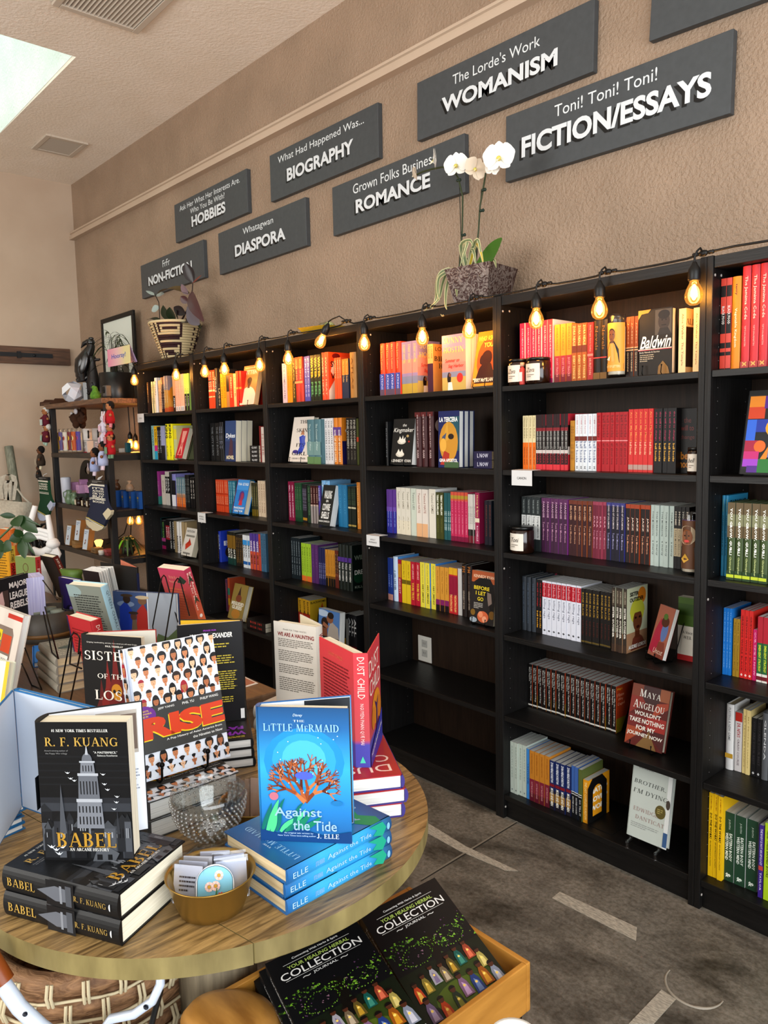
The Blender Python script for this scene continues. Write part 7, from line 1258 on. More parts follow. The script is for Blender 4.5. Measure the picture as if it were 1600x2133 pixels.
# left part of the brown table
tbook('paperback_book', 'green book with coral spine, back of the brown table at left', (31, 1158), (73, 1161), TB, .225, .03, col='#7f8f58', sr=True, pg='cream', face=[('e', .5, .76, .14, .1, '#6b4a34'), ('e', .5, .76, .11, .085, '#7f8f58'), ('lines', .1, .1, .9, .6, 8, '#4a5a34')], spine=[('r', 0, 0, 1, 1, '#c24a4a'), ('st', 'PUNATIC', .2, .75, .5, '#f0d0c8', .02), ('st', 'EROS', .76, .93, .3, '#7a2020', .02)])
tbook('hardcover_book', 'mustard book with red and blue lettered spine at the far left', (-22, 1136), (17, 1139), TB+.02, .235, .032, col='#d09a22', sr=True, hard=True, face=[('lines', .1, .1, .9, .9, 14, '#7a5a14')], spine=[('r', 0, .65, 1, 1, '#c9b04a'), ('r', 0, .35, 1, .65, '#c8402c'), ('r', 0, 0, 1, .35, '#5aa8c0'), ('st', 'CHAIN-GANG', .1, .65, .6, '#1c1c1e', .02), ('st', 'ALL STARS', .68, .95, .5, '#2a2a20', .02)])
tbook('hardcover_book', 'orange book behind the leafy sprig at the far left', (-5, 1101), (17, 1104), TB+.06, .235, .04, col='#c9702c', sr=True, hard=True, tilt=-6, spine=[('st', 'A NOVEL', .6, .9, .4, '#f0d8a8')])
flat_stack('grey book lying under the orange book at far left', 2, Zp(-10, 1180, TB+.03), (.3, 1, 0), .2, .26, .029, TB, col='#5a4a44')
tbook('hardcover_book', 'dark brown novel with red and orange spine leaning on a wire easel', (83, 1157), (109, 1162), TB, .235, .028, tilt=-20, col='#2d2320', sr=True, hard=True, pg='cream', spine=[('r', 0, .55, 1, 1, '#6b2a20'), ('r', 0, .22, 1, .4, '#c9802c'), ('r', 0, 0, 1, .22, '#2c3a78'), ('st', 'JUST AS RESISTANCE', .42, .95, .4, '#e8d8c8', .015)])
tbook('hardcover_book', 'purple hardcover standing left of the pale blue and grey hardcover', (121, 1202), (160, 1209), TB+.0, .23, .02, tilt=-6, col='#35246a', hard=True, pg='white', face=[('e', .4, .4, .25, .12, '#1c1838'), ('e', .45, .45, .1, .05, '#7a6ab0')])
tbook('paperback_book', 'dark book with white page block open behind the purple hardcover', (171, 1187), (205, 1192), TB+.02, .22, .05, tilt=-10, col='#2d2326', pg='white', fan=18)
t = thing('green_pouch', 'small moss green pouch on the brown table behind the purple hardcover', 'pouch', (0, 0, 0)); a = Dp(150, 1207, 3.35); t.location = a; b = MB(); b.lathe([(.05, -.06), (.062, -.02), (.055, .02), (.066, .045), (.0001, .04)], '#5f7a34', 5, Matrix.Rotation(.5, 4, 'Z') @ Matrix.Diagonal((1, .35, 1, 1))); b.build('pouch', t); b = MB(); b.box((-.06, -.03, TB-a.z+.001), (.06, .03, -.06), '#3a2e28'); b.build('card_base', t)
tbook('hardcover_book', 'black book with bold white capitals and a cartoon hand, left of the lavender pages', (-18, 1212), (58, 1193), TB+.04, .23, .02, col='#232326', hard=True, face=[('r', 0, 0, .42, .8, '#5a4a44'), ('p', [(.1, .45), (.16, .75), (.26, .8), (.3, .6), (.24, .4)], '#e0c0bc'), ('e', .24, .36, .07, .05, '#e0c0bc'), ('t', 'MAJOR', .7, .85, .5, .12, '#eceae6', {'b': .03}), ('t', 'LEAGUE', .7, .69, .5, .12, '#eceae6', {'b': .03}), ('t', 'REBELS', .7, .53, .5, .12, '#eceae6', {'b': .03}), ('e', .3, .2, .2, .1, '#8a80c8')])
o = tbook('paperback_book', 'paperback seen at its fanned lavender pages, left side of the brown table', (53, 1203), (60, 1206), TB+.0, .24, .035, col='#3f5578', pg='lavender', fan=0) if False else None
a = Zp(53, 1205, 1.0); cv = CAMP-a; cv.z = 0; cv.normalize(); d = V3((-cv.y, cv.x, 0)); d = Matrix.Rotation(.12, 3, 'Z') @ d; t_ = .066
o = book('paperback_book', 'paperback seen at its thick lavender page edges, left side of the brown table', .12, .25, t_, '#3f5578', pg='lavender')
pose(o, V3((a.x, a.y, TB+.0005))-V3((d.y, -d.x, 0))*.12, (d.y, -d.x, 0), d, (0, 0, 1))
flat_stack('bright blue book lying under the lavender-edged paperback', 1, Zp(70, 1385, TB+.01), (.3, 1, 0), .2, .24, .018, TB, col='#2f7ac0', hard=True, pg='white')
tbook('hardcover_book', 'white novel with yellow and red patches leaning at the left edge', (-25, 1254), (49, 1281), TB+.015, .235, .022, tilt=15, col='#d8d0c8', hard=True, pg='white', face=[('r', 0, 0, 1, 1, '#d8cfc6'), ('r', .62, .9, 1, .96, '#c0392c'), ('p', [(.25, .2), (.25, .7), (.35, .78), (.8, .78), (.85, .7), (.85, .2)], '#8a7a70'), ('r', .3, .58, .56, .72, '#e2c81c'), ('r', .58, .45, .82, .68, '#c9502a'), ('r', .3, .42, .56, .56, '#d8b81c'), ('r', .3, .26, .56, .4, '#e2c81c'), ('t', 'which', .43, .65, .2, .06, '#222', {'b': .02}), ('t', 'side', .43, .49, .18, .06, '#222', {'b': .02}), ('t', 'OPE', .43, .33, .2, .06, '#222', {'b': .03}), ('t', 'RYAN', .7, .36, .22, .06, '#3a3a3a'), ('r', .6, .28, .82, .42, '#e6e2da'), ('t', 'RYAN', .7, .35, .2, .06, '#3a3a3a')])
tbook('hardcover_book', 'white book with yellow edge in the lower left corner of the table', (-30, 1370), (20, 1379), TB, .19, .02, tilt=14, col='#d9dacb', cface='#d9dacb', hard=True, face=[('r', .86, 0, 1, 1, '#d8b81c')])
# dark round tray with jars
c = Zp(100, 1340, TB); t = thing('dark_tub', 'dark round wooden tub with pale jars between the left-hand books', 'tub', (c.x-.09, c.y+.03, TB+.0005))
b = MB(); b.lathe([(.105, 0), (.11, .02), (.115, .115), (.107, .115), (.1, .012), (.0001, .012)], tex('dark_tub_wood', '#2c2722', '#453e36', 12, 4, .5), 28); b.build('tub', t); b = MB(); b.lathe([(.112, .02), (.114, .035), (.1135, .035)], '#7a5a34', 28); b.build('band', t)
for i, (x, y) in enumerate(((-.03, .02), (.035, .03), (0, -.04))):
    j = thing('pale_jar', 'pale green lidded jar inside the dark tub, %s' % ['left', 'right', 'front'][i], 'jar', (t.location.x+x, t.location.y+y, TB+.013), 'jars in the dark tub'); b = MB(); b.lathe([(.024, 0), (.028, .01), (.028, .085), (.0001, .085)], '#a9b0a0', 16); b.build('jar', j); b = MB(); b.lathe([(.027, .0855), (.027, .1), (.0001, .101)], '#8f958a', 16); b.build('lid', j)
# black wire easels in front
wire_stand('tall black wire easel left of the skull novel', [[(*K('W', 580, 1860), 0), (*K('W', 690, 1260), 2.1), (*K('W', 720, 1212), 2.12), (*K('W', 760, 1230), 2.12), (*K('W', 782, 1270), 2.1), (*K('W', 770, 1420), 2.06)], [(*K('W', 690, 1885), 0), (*K('W', 790, 1400), 2.05)], [(*K('W', 705, 1260), 2.1), (*K('W', 685, 1520), 2.04), (*K('W', 800, 1565), 2.0)]], (K('W', 640, 1870), 1.91), TB)
wire_stand('tall black wire easel behind the lavender-edged paperback', [[(*K('W', 245, 1365), 2.14), (*K('W', 408, 1770), 0), (*K('W', 310, 1730), 0), (*K('W', 215, 1520), 2.08)]], (K('W', 360, 1750), 1.99), TB)
wire_stand('tall black wire easel by the dark tub', [[(*K('W', 425, 1010), 2.4), (*K('W', 510, 1410), 2.28), (*K('W', 572, 1468), 2.24), (*K('W', 440, 960), 2.45)]], (K('W', 550, 1450), 2.25), TB)
wire_stand('thin black wire easel under the pale blue and grey hardcover', [[(*K('W', 610, 850), 2.66), (*K('W', 612, 985), 2.62), (*K('W', 720, 1000), 2.6)], [(*K('W', 560, 890), 2.7), (*K('W', 420, 700), 2.85)]], (K('W', 640, 995), 2.61), TB)
# cream-edged stack
flat_stack('cream-edged novel in the stack left of the skull novel', 4, Zp(170, 1492, TB)+V3((-.245, .02, 0)), (.05, 1, 0), .15, .23, .028, TB, col='#9a958a', hard=True, pg='tan', jit=.06, face=[('r', 0, 0, 1, 1, '#8f8f82'), ('lines', .1, .1, .9, .9, 9, '#c9c4b4'), ('e', .5, .5, .3, .1, '#5a6a64')])
# leafy sprig
t = thing('leafy_plant', 'green potted plant with oval leaves reaching in from the left edge', 'plant', Dp(-60, 1330, 2.35)); t.location.z = TB+.0006; L0 = V3(t.location); GP = M('#26421b', .45)
b = MB(); b.lathe([(.04, 0), (.055, .09), (.05, .09), (.0001, .085)], '#5a4a40', 18); b.build('pot', t)
Q = lambda x, y, d=2.35: Dp(*K('W', x, y), d)-L0
b = MB(); b.tube([V3((0, 0, .08)), Q(-120, 400), Q(-40, 320), Q(120, 170), Q(180, 85)], [.006, .005, .004, .003, .002], '#4a5a34', 6); b.tube([V3((0, 0, .08)), Q(-100, 450), Q(60, 320), Q(215, 275)], [.005, .004, .003, .0025], '#4a5a34', 6); b.build('stem', t)
for a_, z_, w in [((150, 75), (0, 55), .02), ((160, 80), (190, 165), .045), ((175, 75), (370, 220), .04), ((190, 70), (400, 155), .008), ((215, 275), (150, 195), .028), ((210, 278), (90, 300), .035), ((220, 275), (360, 285), .035), ((215, 285), (245, 475), .035), ((225, 280), (345, 440), .012), ((40, 335), (-60, 380), .05), ((30, 340), (110, 400), .045), ((-20, 380), (10, 480), .04)]:
    b = MB(); b.leaf(Q(*a_), Q(*z_, 2.33), w*.95, GP, (.75, -.6, .3), .05); b.build('leaf', t)

# ================================================================== ROUND TABLE
TC = (3.704, -1.518); TR_ = .4535
ACA = tex('acacia_tabletop', '#4a3519', '#a08050', 11, 8, .38, .15, stretch=(8, .9, 4), lo=.3, hi=.66, dist=.9, rot=(0, 0, .35)); ACE = tex('acacia_edge', '#62552f', '#8a7b4c', 7, 4, .5, .15, stretch=(3, 3, 1))
t = thing('round_table', 'round mango-wood display table in the foreground, stacked with new books', 'table', (*TC, 0))
ang = math.radians(-18); sd = V3((math.cos(ang), math.sin(ang), 0)); a0s, = (0.0,)
p1, p2 = Zp(521, 1961, TB), Zp(470, 1932, TB); sdir = V3((p2.x-p1.x, p2.y-p1.y, 0)).normalized(); s_n = V3((-sdir.y, sdir.x, 0)); off = (V3((p1.x-TC[0], p1.y-TC[1], 0))).dot(s_n)
th = math.atan2(sdir.y, sdir.x)
def half(sign, lo, hi):
    n = 64; pts = []
    for k in range(n*2):
        g = 2*PI*k/(n*2); q = V3((TR_*math.cos(g), TR_*math.sin(g), 0)); 
        pts.append((q.dot(sdir), q.dot(s_n)))
    out = []
    for i in range(len(pts)):
        a, b_ = pts[i], pts[(i+1) % len(pts)]
        ia, ib = lo <= a[1] <= hi, lo <= b_[1] <= hi
        if ia: out.append(a)
        for lim in (lo, hi):
            if (a[1]-lim)*(b_[1]-lim) < 0: u = (lim-a[1])/(b_[1]-a[1]); out.append((a[0]+u*(b_[0]-a[0]), lim))
    return [(sdir.x*a+s_n.x*c, sdir.y*a+s_n.y*c) for a, c in out]
for lo, hi in ((-1, off-.0008), (off+.0008, off+.30), (off+.3008, 1)):
    poly = half(1, lo, hi)
    if len(poly) < 3: continue
    b = MB(); n = len(poly); vs = [(x, y, .715) for x, y in poly]+[(x, y, TB) for x, y in poly]
    b.add(vs, [list(range(n, 2*n))], ACA); b.add(vs, [list(range(n))[::-1]]+[(i, (i+1) % n, n+(i+1) % n, n+i) for i in range(n)], ACE)
    b.build('tabletop_plank', t, .002)
b = MB(); b.lathe([(.16, 0), (.16, .03), (.10, .06), (.082, .3), (.085, .55), (.075, .68), (.15, .69), (.15, .7145), (.0001, .7145)], tex('grey_driftwood', '#5a5040', '#8d8068', 10, 6, .6, .3, stretch=(5, 5, .5)), 32); b.build('pedestal', t)
# --- black-and-gold novel: two lying, one standing with its back board open
GOLD = '#b99a52'; SIL = '#8d9096'
def tower(u, v, s, c1, c2, c3):
    o = []
    o += [('p', [(u-.16*s, v), (u-.14*s, v+.20*s), (u+.14*s, v+.20*s), (u+.16*s, v)], c1), ('r', u-.15*s, v+.2*s, u+.15*s, v+.225*s, c3), ('p', [(u-.125*s, v+.225*s), (u-.11*s, v+.40*s), (u+.11*s, v+.40*s), (u+.125*s, v+.225*s)], c2), ('r', u-.12*s, v+.4*s, u+.12*s, v+.42*s, c3), ('p', [(u-.085*s, v+.42*s), (u-.075*s, v+.5*s), (u+.075*s, v+.5*s), (u+.085*s, v+.42*s)], c1), ('r', u-.09*s, v+.5*s, u+.09*s, v+.513*s, c3), ('p', ell(u, v+.513*s, .06*s, .06*s, 12, 0, PI), c2), ('p', [(u-.018*s, v+.56*s), (u, v+.64*s), (u+.018*s, v+.56*s)], c3)]
    for k in range(7): x = u+(-.12+.04*k)*s; o.append(('r', x-.007*s, v+.03*s, x+.007*s, v+.09*s, '#15161a')); o.append(('r', x-.007*s, v+.12*s, x+.007*s, v+.17*s, '#1c1d22'))
    for k in range(6): x = u+(-.09+.036*k)*s; o.append(('r', x-.006*s, v+.26*s, x+.006*s, v+.36*s, '#17181c'))
    for k in range(4): x = u+(-.05+.033*k)*s; o.append(('r', x-.005*s, v+.435*s, x+.005*s, v+.48*s, '#15161a'))
    return o
rb = random.Random(11)
CITY = [('r', 0, .0, 1, 1, '#141518')]+[('r', 0, .55+.05*k, 1, .56+.05*k, '#1c1e22') for k in range(5)]+[('r', 0, .36, 1, .44, '#3d4046'), ('r', 0, .42, 1, .46, '#2c2e33'), ('r', 0, .0, 1, .36, '#17181b')]
for k in range(26):
    x = rb.random(); w = .03+.05*rb.random(); h = .1+.18*rb.random(); cc = rb.choice(['#34363b', '#43464c', '#2a2c30', '#55585e', '#1f2024']); y = rb.choice([.12, .17, .22])
    CITY += [('r', x-w, y-.1, x+w, y+h*.5, cc), ('p', [(x-w*1.1, y+h*.5), (x, y+h*.5+.06), (x+w*1.1, y+h*.5)], rb.choice(['#2a2c30', '#1c1d20', '#4a4d52']))]
    for q in range(3): CITY.append(('r', x-w*.6+q*w*.5, y, x-w*.6+q*w*.5+w*.2, y+h*.3, '#9a9da2' if rb.random() < .4 else '#15161a'))
CITY += [('p', [(.2, .2), (.24, .56), (.28, .2)], '#55585e'), ('p', [(.83, .2), (.85, .38), (.87, .2)], '#3a3c41')]+tower(.55, .24, .95, '#7d8087', '#6a6d74', '#a9acb2')
for x, y in ((.33, .64), (.36, .6), (.4, .585), (.72, .63), (.73, .56), (.76, .52), (.86, .47), (.85, .43), (.82, .38), (.1, .1), (.15, .08), (.22, .1), (.18, .05)): s = .02+.012*(y < .2); CITY.append(('p', [(x-s*1.6, y+s*.6), (x-s*.3, y+s*.15), (x, y+s*.55), (x+s*.3, y+s*.1), (x+s*1.4, y+s*.5), (x+s*.3, y-s*.25), (x-s*.4, y-s*.2)], '#c9ccd0'))
CITY += [('p', [(.55, .0), (.6, .08), (.72, .11), (.85, .06), (.8, 0)], '#5a5d62'), ('r', .6, .01, .66, .05, '#1a1b1e'), ('r', .72, .01, .77, .05, '#1a1b1e'), ('t', '#1 NEW YORK TIMES BESTSELLER', .49, .945, .62, .02, '#e4e2dc', {'f': 'S'}), ('t', 'R. F. KUANG', .5, .865, .8, .062, GOLD, {'f': 'S'}), ('t', 'Award-winning author of', .22, .80, .26, .014, '#8d8d8d'), ('t', 'the Poppy War trilogy', .22, .78, .24, .014, '#8d8d8d'), ('t', '"A MASTERPIECE."', .76, .79, .26, .016, '#d8d8d4'), ('t', 'Rebecca Roanhorse', .78, .768, .22, .013, '#c8c8c4'), ('t', 'BaBEL'.upper(), .49, .155, .66, .105, '#b58f3c', {'f': 'S'}), ('t', 'AN ARCANE HISTORY', .52, .085, .44, .022, '#e8e6e0', {'f': 'S'})]
BSP = [('r', 0, .36, 1, .6, '#1b1c1f'), ('p', [(.25, .42), (.2, .52), (.35, .6), (.5, .68), (.65, .6), (.8, .52), (.75, .42)], '#6d7077'), ('r', .1, .38, .9, .43, '#55585e'), ('r', .15, .46, .85, .48, '#8a8d93'), ('st', 'BABEL', .70, .95, .34, GOLD, 0, .5, 'S'), ('st', 'R. F. KUANG', .09, .36, .22, '#a98e50', 0, .5, 'S'), ('p', ell(.5, .055, .14, .012, 10, 0, PI), '#e0e0e0')]
L0b = V3((3.788, -1.936, 0)); F0b = V3((3.996, -1.829, 0)); uy = (L0b-F0b).normalized(); ux = V3((uy.y, -uy.x, 0)); hB = .236
stk = flat_stack('black novel with silver tower and gold spine lettering, lying', 2, F0b, ux, .165, hB, .0425, TB, col='#141416', hard=True, pg='cream', jit=.015, face=CITY, spine=BSP)
ZB = TB+.085
FLAP = ('#e3e6ec', [('r', .02, .62, .9, .96, '#b9b2aa'), ('e', .25, .82, .28, .12, '#4a2f26'), ('r', .55, .65, .88, .93, '#7a6a60'), ('r', .1, .63, .5, .72, '#e6e2de'), ('lines', .15, .3, .9, .5, 8, '#9aa0ac'), ('lines', .15, .06, .6, .1, 2, '#c0c4cc')])
A = Zp(92.8, 1791, ZB); B = Zp(262, 1793, ZB); d = (B-A).normalized(); nn = V3((-d.y, d.x, 0))
o = book('hardcover_book', 'black novel with silver tower standing upright on its two lying copies', .152, hB, .042, '#141416', CITY, BSP, True, 'cream', openb=24, inside='#e3e4e8', flap=FLAP)
pose(o, A, d, nn, (0, 0, 1))
# --- blue children's picture book: a leaning pile and one standing open
hb = Zp(28, 1659, TB+.07); BLU = '#2f76a8'
PB = [('r', 0, 0, 1, 1, '#2c6a9a'), ('p', [(.25, .62), (.9, .72), (.95, .6), (.3, .57)], '#8a3a34'), ('e', .7, .45, .2, .16, '#6b4230'), ('e', .2, .6, .09, .07, '#a8603a'), ('p', [(.3, .3), (.6, .36), (.85, .3), (.8, .2), (.5, .22)], '#7a4a34'), ('r', .6, .1, .95, .3, '#4a4a54'), ('t', 'KEY', .3, .88, .45, .12, '#e8eef2', {'b': .03}), ('t', 'TO', .7, .86, .25, .1, '#e8eef2', {'b': .03})]
flat_stack('blue picture book lying in the left corner pile', 5, (3.56, -2.03, 0), (-.25, 1, 0), .21, .23, .0142, TB, col=BLU, hard=True, pg='white', jit=.05, face=PB)
zb = TB+.0715
o = book('picture_book', 'blue picture book standing open with white inside boards at the left edge', .222, .235, .012, BLU, [('r', .012, .012, .988, .988, '#c9d0dc')], (), True, 'white', cface=BLU)
A = Zp(28, 1436, zb+.235); B = Zp(182.8, 1474.5, zb+.235); d = V3((B.x-A.x, B.y-A.y, 0)).normalized(); pose(o, V3((A.x, A.y, zb)), d, (-d.y, d.x, 0), (0, 0, 1))
E_ = Zp(-40, 1512, zb+.235); d2 = V3((A.x-E_.x, A.y-E_.y, 0)).normalized(); n2 = V3((-d2.y, d2.x, 0)); Rl = o.matrix_world.inverted()
b = MB(); T = Rl @ frame(V3((A.x, A.y, zb))-d2*.222-d2*.003, d2, n2, (0, 0, 1)); b.box((0, 0, 0), (.222, .0025, .235), BLU, T); b.box((.003, -.0008, .003), (.22, 0, .232), '#ccd2dc', T); b.build('left_board', o)
# --- yellow-and-grey crowd book: stand + pile
RF = [('r', 0, 0, 1, 1, '#e9edf5')]; rr = random.Random(4); HAIRS = ['#17161a', '#231c1a', '#1b1a20', '#2c2220', '#3a2a22', '#111']; SK = ['#d9a57c', '#c98a60', '#e0b48e', '#b97a52', '#d39a70', '#e8c2a0']
rows = [(.97, 0), (.89, 1), (.80, 0), (.715, 1), (.63, 0), (.565, 1), (.07, 0), (.155, 1)]
for v, ofs in rows[::1]:
    for k in range(8):
        u = .03+.135*k+(.065 if ofs else 0)
        if u > 1.0: continue
        hc = rr.choice(HAIRS); 
        if rr.random() < .08: hc = '#a8263a'
        RF.append(('face', u, v, .085, rr.choice(SK), hc, rr.choice([0, 1, 2, 0, 1])))
RF += [('r', 0, .195, 1, .535, '#4a4a48'), ('e', .07, .475, .14, .075, '#7a3a9a'), ('t', 'INTIMATE,', .07, .51, .13, .014, '#e6c84a', {'b': .02}), ('t', 'INDISPENSABLE,', .075, .49, .18, .014, '#e6c84a', {'b': .02}), ('t', 'AND IN', .075, .47, .09, .014, '#e6c84a', {'b': .02}), ('t', 'PROGRESS', .075, .45, .12, .014, '#e6c84a', {'b': .02}), ('t', 'JEFF YANG', .33, .505, .19, .02, '#e8e8e4', {'b': .01}), ('t', 'PHIL YU', .59, .505, .14, .02, '#e8e8e4', {'b': .01}), ('t', 'PHILIP WANG', .845, .505, .22, .02, '#e8e8e4', {'b': .01}), ('t', 'RISE', .505, .368, .97, .165, '#f2d52c', {'b': .06}), ('t', 'RISE', .515, .376, .97, .165, '#d8502a', {'b': .06}), ('t', 'A Pop History of Asian America from', .62, .265, .66, .02, '#e8e8e4', {'b': .015}), ('t', 'the Nineties to Now', .77, .232, .36, .02, '#e8e8e4', {'b': .015})]
RSP = [('r', 0, 0, 1, 1, '#dfe4ef')]+[('face', .5, .96-.115*k, .55, SK[k % 6], HAIRS[k % 6] if k != 1 else '#b3263a', k % 3) for k in range(8)]
ux = V3((.02, .99, 0)).normalized(); org = Zp(310, 1672, TB+.078)
w_, h_ = .197, .262; upv = V3((0, 0, 1)).cross(ux)
rs = flat_stack('thick crowd-of-faces book with orange capitals, lying', 2, V3((org.x, org.y, 0)), ux, w_, h_, .039, TB, col='#4a4a48', cface='#4a4a48', hard=True, pg='white', jit=.02, face=RF, name='hardcover_book')
ZR = TB+.0785; th = math.radians(13)
A = Zp(303.8, 1637.5, ZR+.004); B = Zp(468.8, 1586, ZR+.004); d = (B-A).normalized(); nn = V3((-d.y, d.x, 0)); zz = nn*math.sin(th)+V3((0, 0, math.cos(th))); yy = nn*math.cos(th)-V3((0, 0, math.sin(th)))
o = book('hardcover_book', 'thick crowd-of-faces book standing on its pile, orange capitals on grey', .188, .268, .036, '#dfe4ef', RF, RSP, True, 'white'); pose(o, A+V3((0, 0, .036*math.sin(th))), d, yy, zz)
M4 = frame(A, d, nn, (0, 0, 1)); t = thing('book_easel', 'black knobbed plate stand holding the crowd-of-faces book', 'easel'); t.matrix_world = M4
for x in (.03, .13):
    b = MB(); b.tube([(x, -.013, .035), (x, -.011, .008), (x, 0, -.0012), (x, .10, -.0012), (x, .075, .13)], .0024, WIRE, 7); b.ball((x, -.014, .04), .0058, WIRE, 10); b.build('wire_arm', t)
b = MB(); b.tube([(.03, .10, -.0012), (.13, .10, -.0012)], .0024, WIRE, 7); b.build('cross_wire', t)
# --- black novel with skull
SK_ = [('r', 0, 0, 1, 1, '#151212')]
for k, (x, h, w) in enumerate(((.3, .55, .08), (.42, .75, .09), (.55, .97, .1), (.66, .7, .08), (.76, .5, .07))): SK_.append(('p', [(x-w, .0), (x-w*1.4, h*.4), (x-w*.5, h*.62), (x, h), (x+w*.6, h*.6), (x+w*1.3, h*.35), (x+w, 0)], ['#6b1f1c', '#8a2a22', '#7a231e'][k % 3]))
SK_ += [('p', [(.35, 0), (.42, .25), (.5, .1), (.56, .28), (.66, 0)], '#a8702c'), ('e', .56, .43, .09, .075, '#c98f2c'), ('r', .51, .34, .61, .39, '#c98f2c'), ('e', .52, .425, .024, .02, '#2a1412'), ('e', .6, .425, .024, .02, '#2a1412'), ('t', 'Gripping, heartbreaking, and also, it is a novel you will never forget.', .52, .925, .85, .018, '#d8d4cc'), ('t', 'PAUL TREMBLAY', .56, .893, .3, .018, '#d8d4cc', {'b': .02}), ('t', 'SISTERS', .5, .79, .9, .095, '#ece7de', {'f': 'S'}), ('t', 'OF THE', .5, .58, .5, .05, '#ece7de', {'f': 'S'}), ('t', 'LOST', .5, .38, .62, .1, '#ece7de', {'f': 'S'}), ('t', 'NATION', .5, .17, .86, .095, '#ece7de', {'f': 'S'})]
a = Zp(168.8, 1321, 1.06); b2 = Zp(292.5, 1328.8, 1.06); d = V3((b2.x-a.x, b2.y-a.y, 0)); w = d.length; d.normalize(); nn = V3((-d.y, d.x, 0))
flat_stack('black and red novel lying under the standing skull novel', 2, V3((a.x, a.y, 0))+d*.17-nn*.02, nn, .15, .235, .0365, TB, col='#7a2422', hard=True, pg='cream', jit=.0)
o = book('hardcover_book', 'black novel with a yellow skull among red flames, standing behind the crowd-of-faces book', w, .236, .025, '#151212', SK_, (), True, 'cream', openb=20, inside='#d9d6cc', back='#a83a34'); pose(o, V3((a.x, a.y, 1.06-.236)), d, nn, (0, 0, 1))
# --- black book, back cover with yellow print
KW = [('r', 0, 0, 1, 1, '#1e1d1f'), ('t', 'PRAISE FOR', .5, .93, .2, .015, '#a84ac0', {'b': .02}), ('t', 'KWAME ALEXANDER', .52, .875, .66, .05, '#eceae4', {'b': .03, 'sh': .1}), ('lines', .12, .72, .82, .8, 3, '#c9b84a'), ('lines', .12, .56, .9, .68, 5, '#c9b84a'), ('lines', .12, .3, .93, .52, 10, '#c9b84a'), ('lines', .12, .17, .9, .26, 4, '#c9b84a'), ('r', .93, .02, .99, .12, '#e4e4e4')]
up = V3((.895, -.45, 0)).normalized(); ux = V3((up.y, -up.x, 0)); c1 = Zp(528, 1537, TB+.07)
flat_stack('black book with purple title upside down, lying', 3, V3((c1.x, c1.y, 0))-up*.235, ux, .155, .235, .0233, TB, col='#1d1c1e', hard=True, pg='white', jit=.02, face=[('t', 'WHY', .32, .82, .5, .1, '#8a3aa8', {'b': .05}), ('t', 'FATHERS', .5, .68, .8, .09, '#8a3aa8', {'b': .05}), ('lines', .1, .9, .7, .95, 2, '#c9b84a')])
a = Zp(368, 1303, 1.073); b2 = Zp(503, 1293, 1.073); d = V3((b2.x-a.x, b2.y-a.y, 0)); w = d.length; d.normalize(); nn = V3((-d.y, d.x, 0))
o = book('hardcover_book', 'black hardcover seen from behind with yellow blurbs, standing on its pile', w, .252, .022, '#1e1d1f', KW, [('lines', .2, .05, .8, .95, 30, '#7a3a8a')], True, 'cream', openb=16, inside='#d8b02c', sr=True); pose(o, V3((a.x, a.y, 1.073-.2525)), d, nn, (0, 0, 1))
# --- white hardcover seen from behind
HA = [('r', 0, 0, 1, 1, '#d5cfc6'), ('t', "PRAISE FOR TYRIEK WHITE'S", .5, .92, .55, .018, '#5a5550'), ('t', 'WE ARE A HAUNTING', .52, .865, .86, .045, '#8a1f24', {'b': .03}), ('lines', .1, .72, .95, .82, 5, '#7a746c'), ('lines', .1, .56, .95, .69, 6, '#7a746c'), ('lines', .1, .42, .95, .53, 5, '#7a746c'), ('lines', .1, .22, .95, .38, 7, '#7a746c')]
a = Zp(569.8, 1292.5, 1.05); b2 = Zp(658, 1305.8, 1.05); d = V3((b2.x-a.x, b2.y-a.y, 0)); w = d.length; d.normalize(); nn = V3((-d.y, d.x, 0))
flat_stack('white novel lying under its standing copy, behind the red novel', 2, V3((a.x, a.y, 0))+d*.165-nn*.02, nn, .15, .225, .034, TB, col='#d5cfc6', hard=True, pg='cream', jit=0)
o = book('hardcover_book', 'white hardcover seen from behind with red title, standing behind the red novel', w, .231, .026, '#d5cfc6', HA, [('st', 'WE ARE A HAUNTING', .4, .92, .55, '#8a1f24', .02), ('st', 'TYRIEK WHITE', .05, .36, .45, '#2a2624', .01)], True, 'cream', openb=28, inside='#e0d6bc', sr=True); pose(o, V3((a.x, a.y, 1.05-.2315)), d, nn, (0, 0, 1))
# --- red and purple novel: standing V on pile of three
up = V3((.86, -.51, 0)).normalized(); ux = V3((up.y, -up.x, 0)); c1 = Zp(838, 1612.7, TB+.09)
DT = [('r', 0, 0, 1, 1, '#b3343a'), ('t', 'DUST', .5, .84, .8, .14, '#f0d6c8', {'res': 3}), ('t', 'CHILD', .5, .64, .85, .14, '#f0d6c8', {'res': 3}), ('e', .5, .35, .3, .16, '#d8902c'), ('r', 0, 0, 1, .12, '#4a3f8c')]
flat_stack('red novel with purple boards, lying title upside down', 3, V3((c1.x, c1.y, 0))-up*.235, ux, .16, .235, .03, TB, col='#4a3f8c', cface='#b3343a', hard=True, pg='white', jit=.03, face=DT)
ZD = TB+.0905; s0 = Zp(741.6, 1598.8, ZD); s1 = Zp(772, 1598.8, ZD); ds = V3((s1.x-s0.x, s1.y-s0.y, 0)).normalized(); f1 = Zp(799.7, 1523, ZD); h = .242
RG = grad('red_to_violet_print', [(0, '#3f3f9c'), (.2, '#46419a'), (.24, '#b9444a'), (1, '#c9343c')], 2, 1/h)
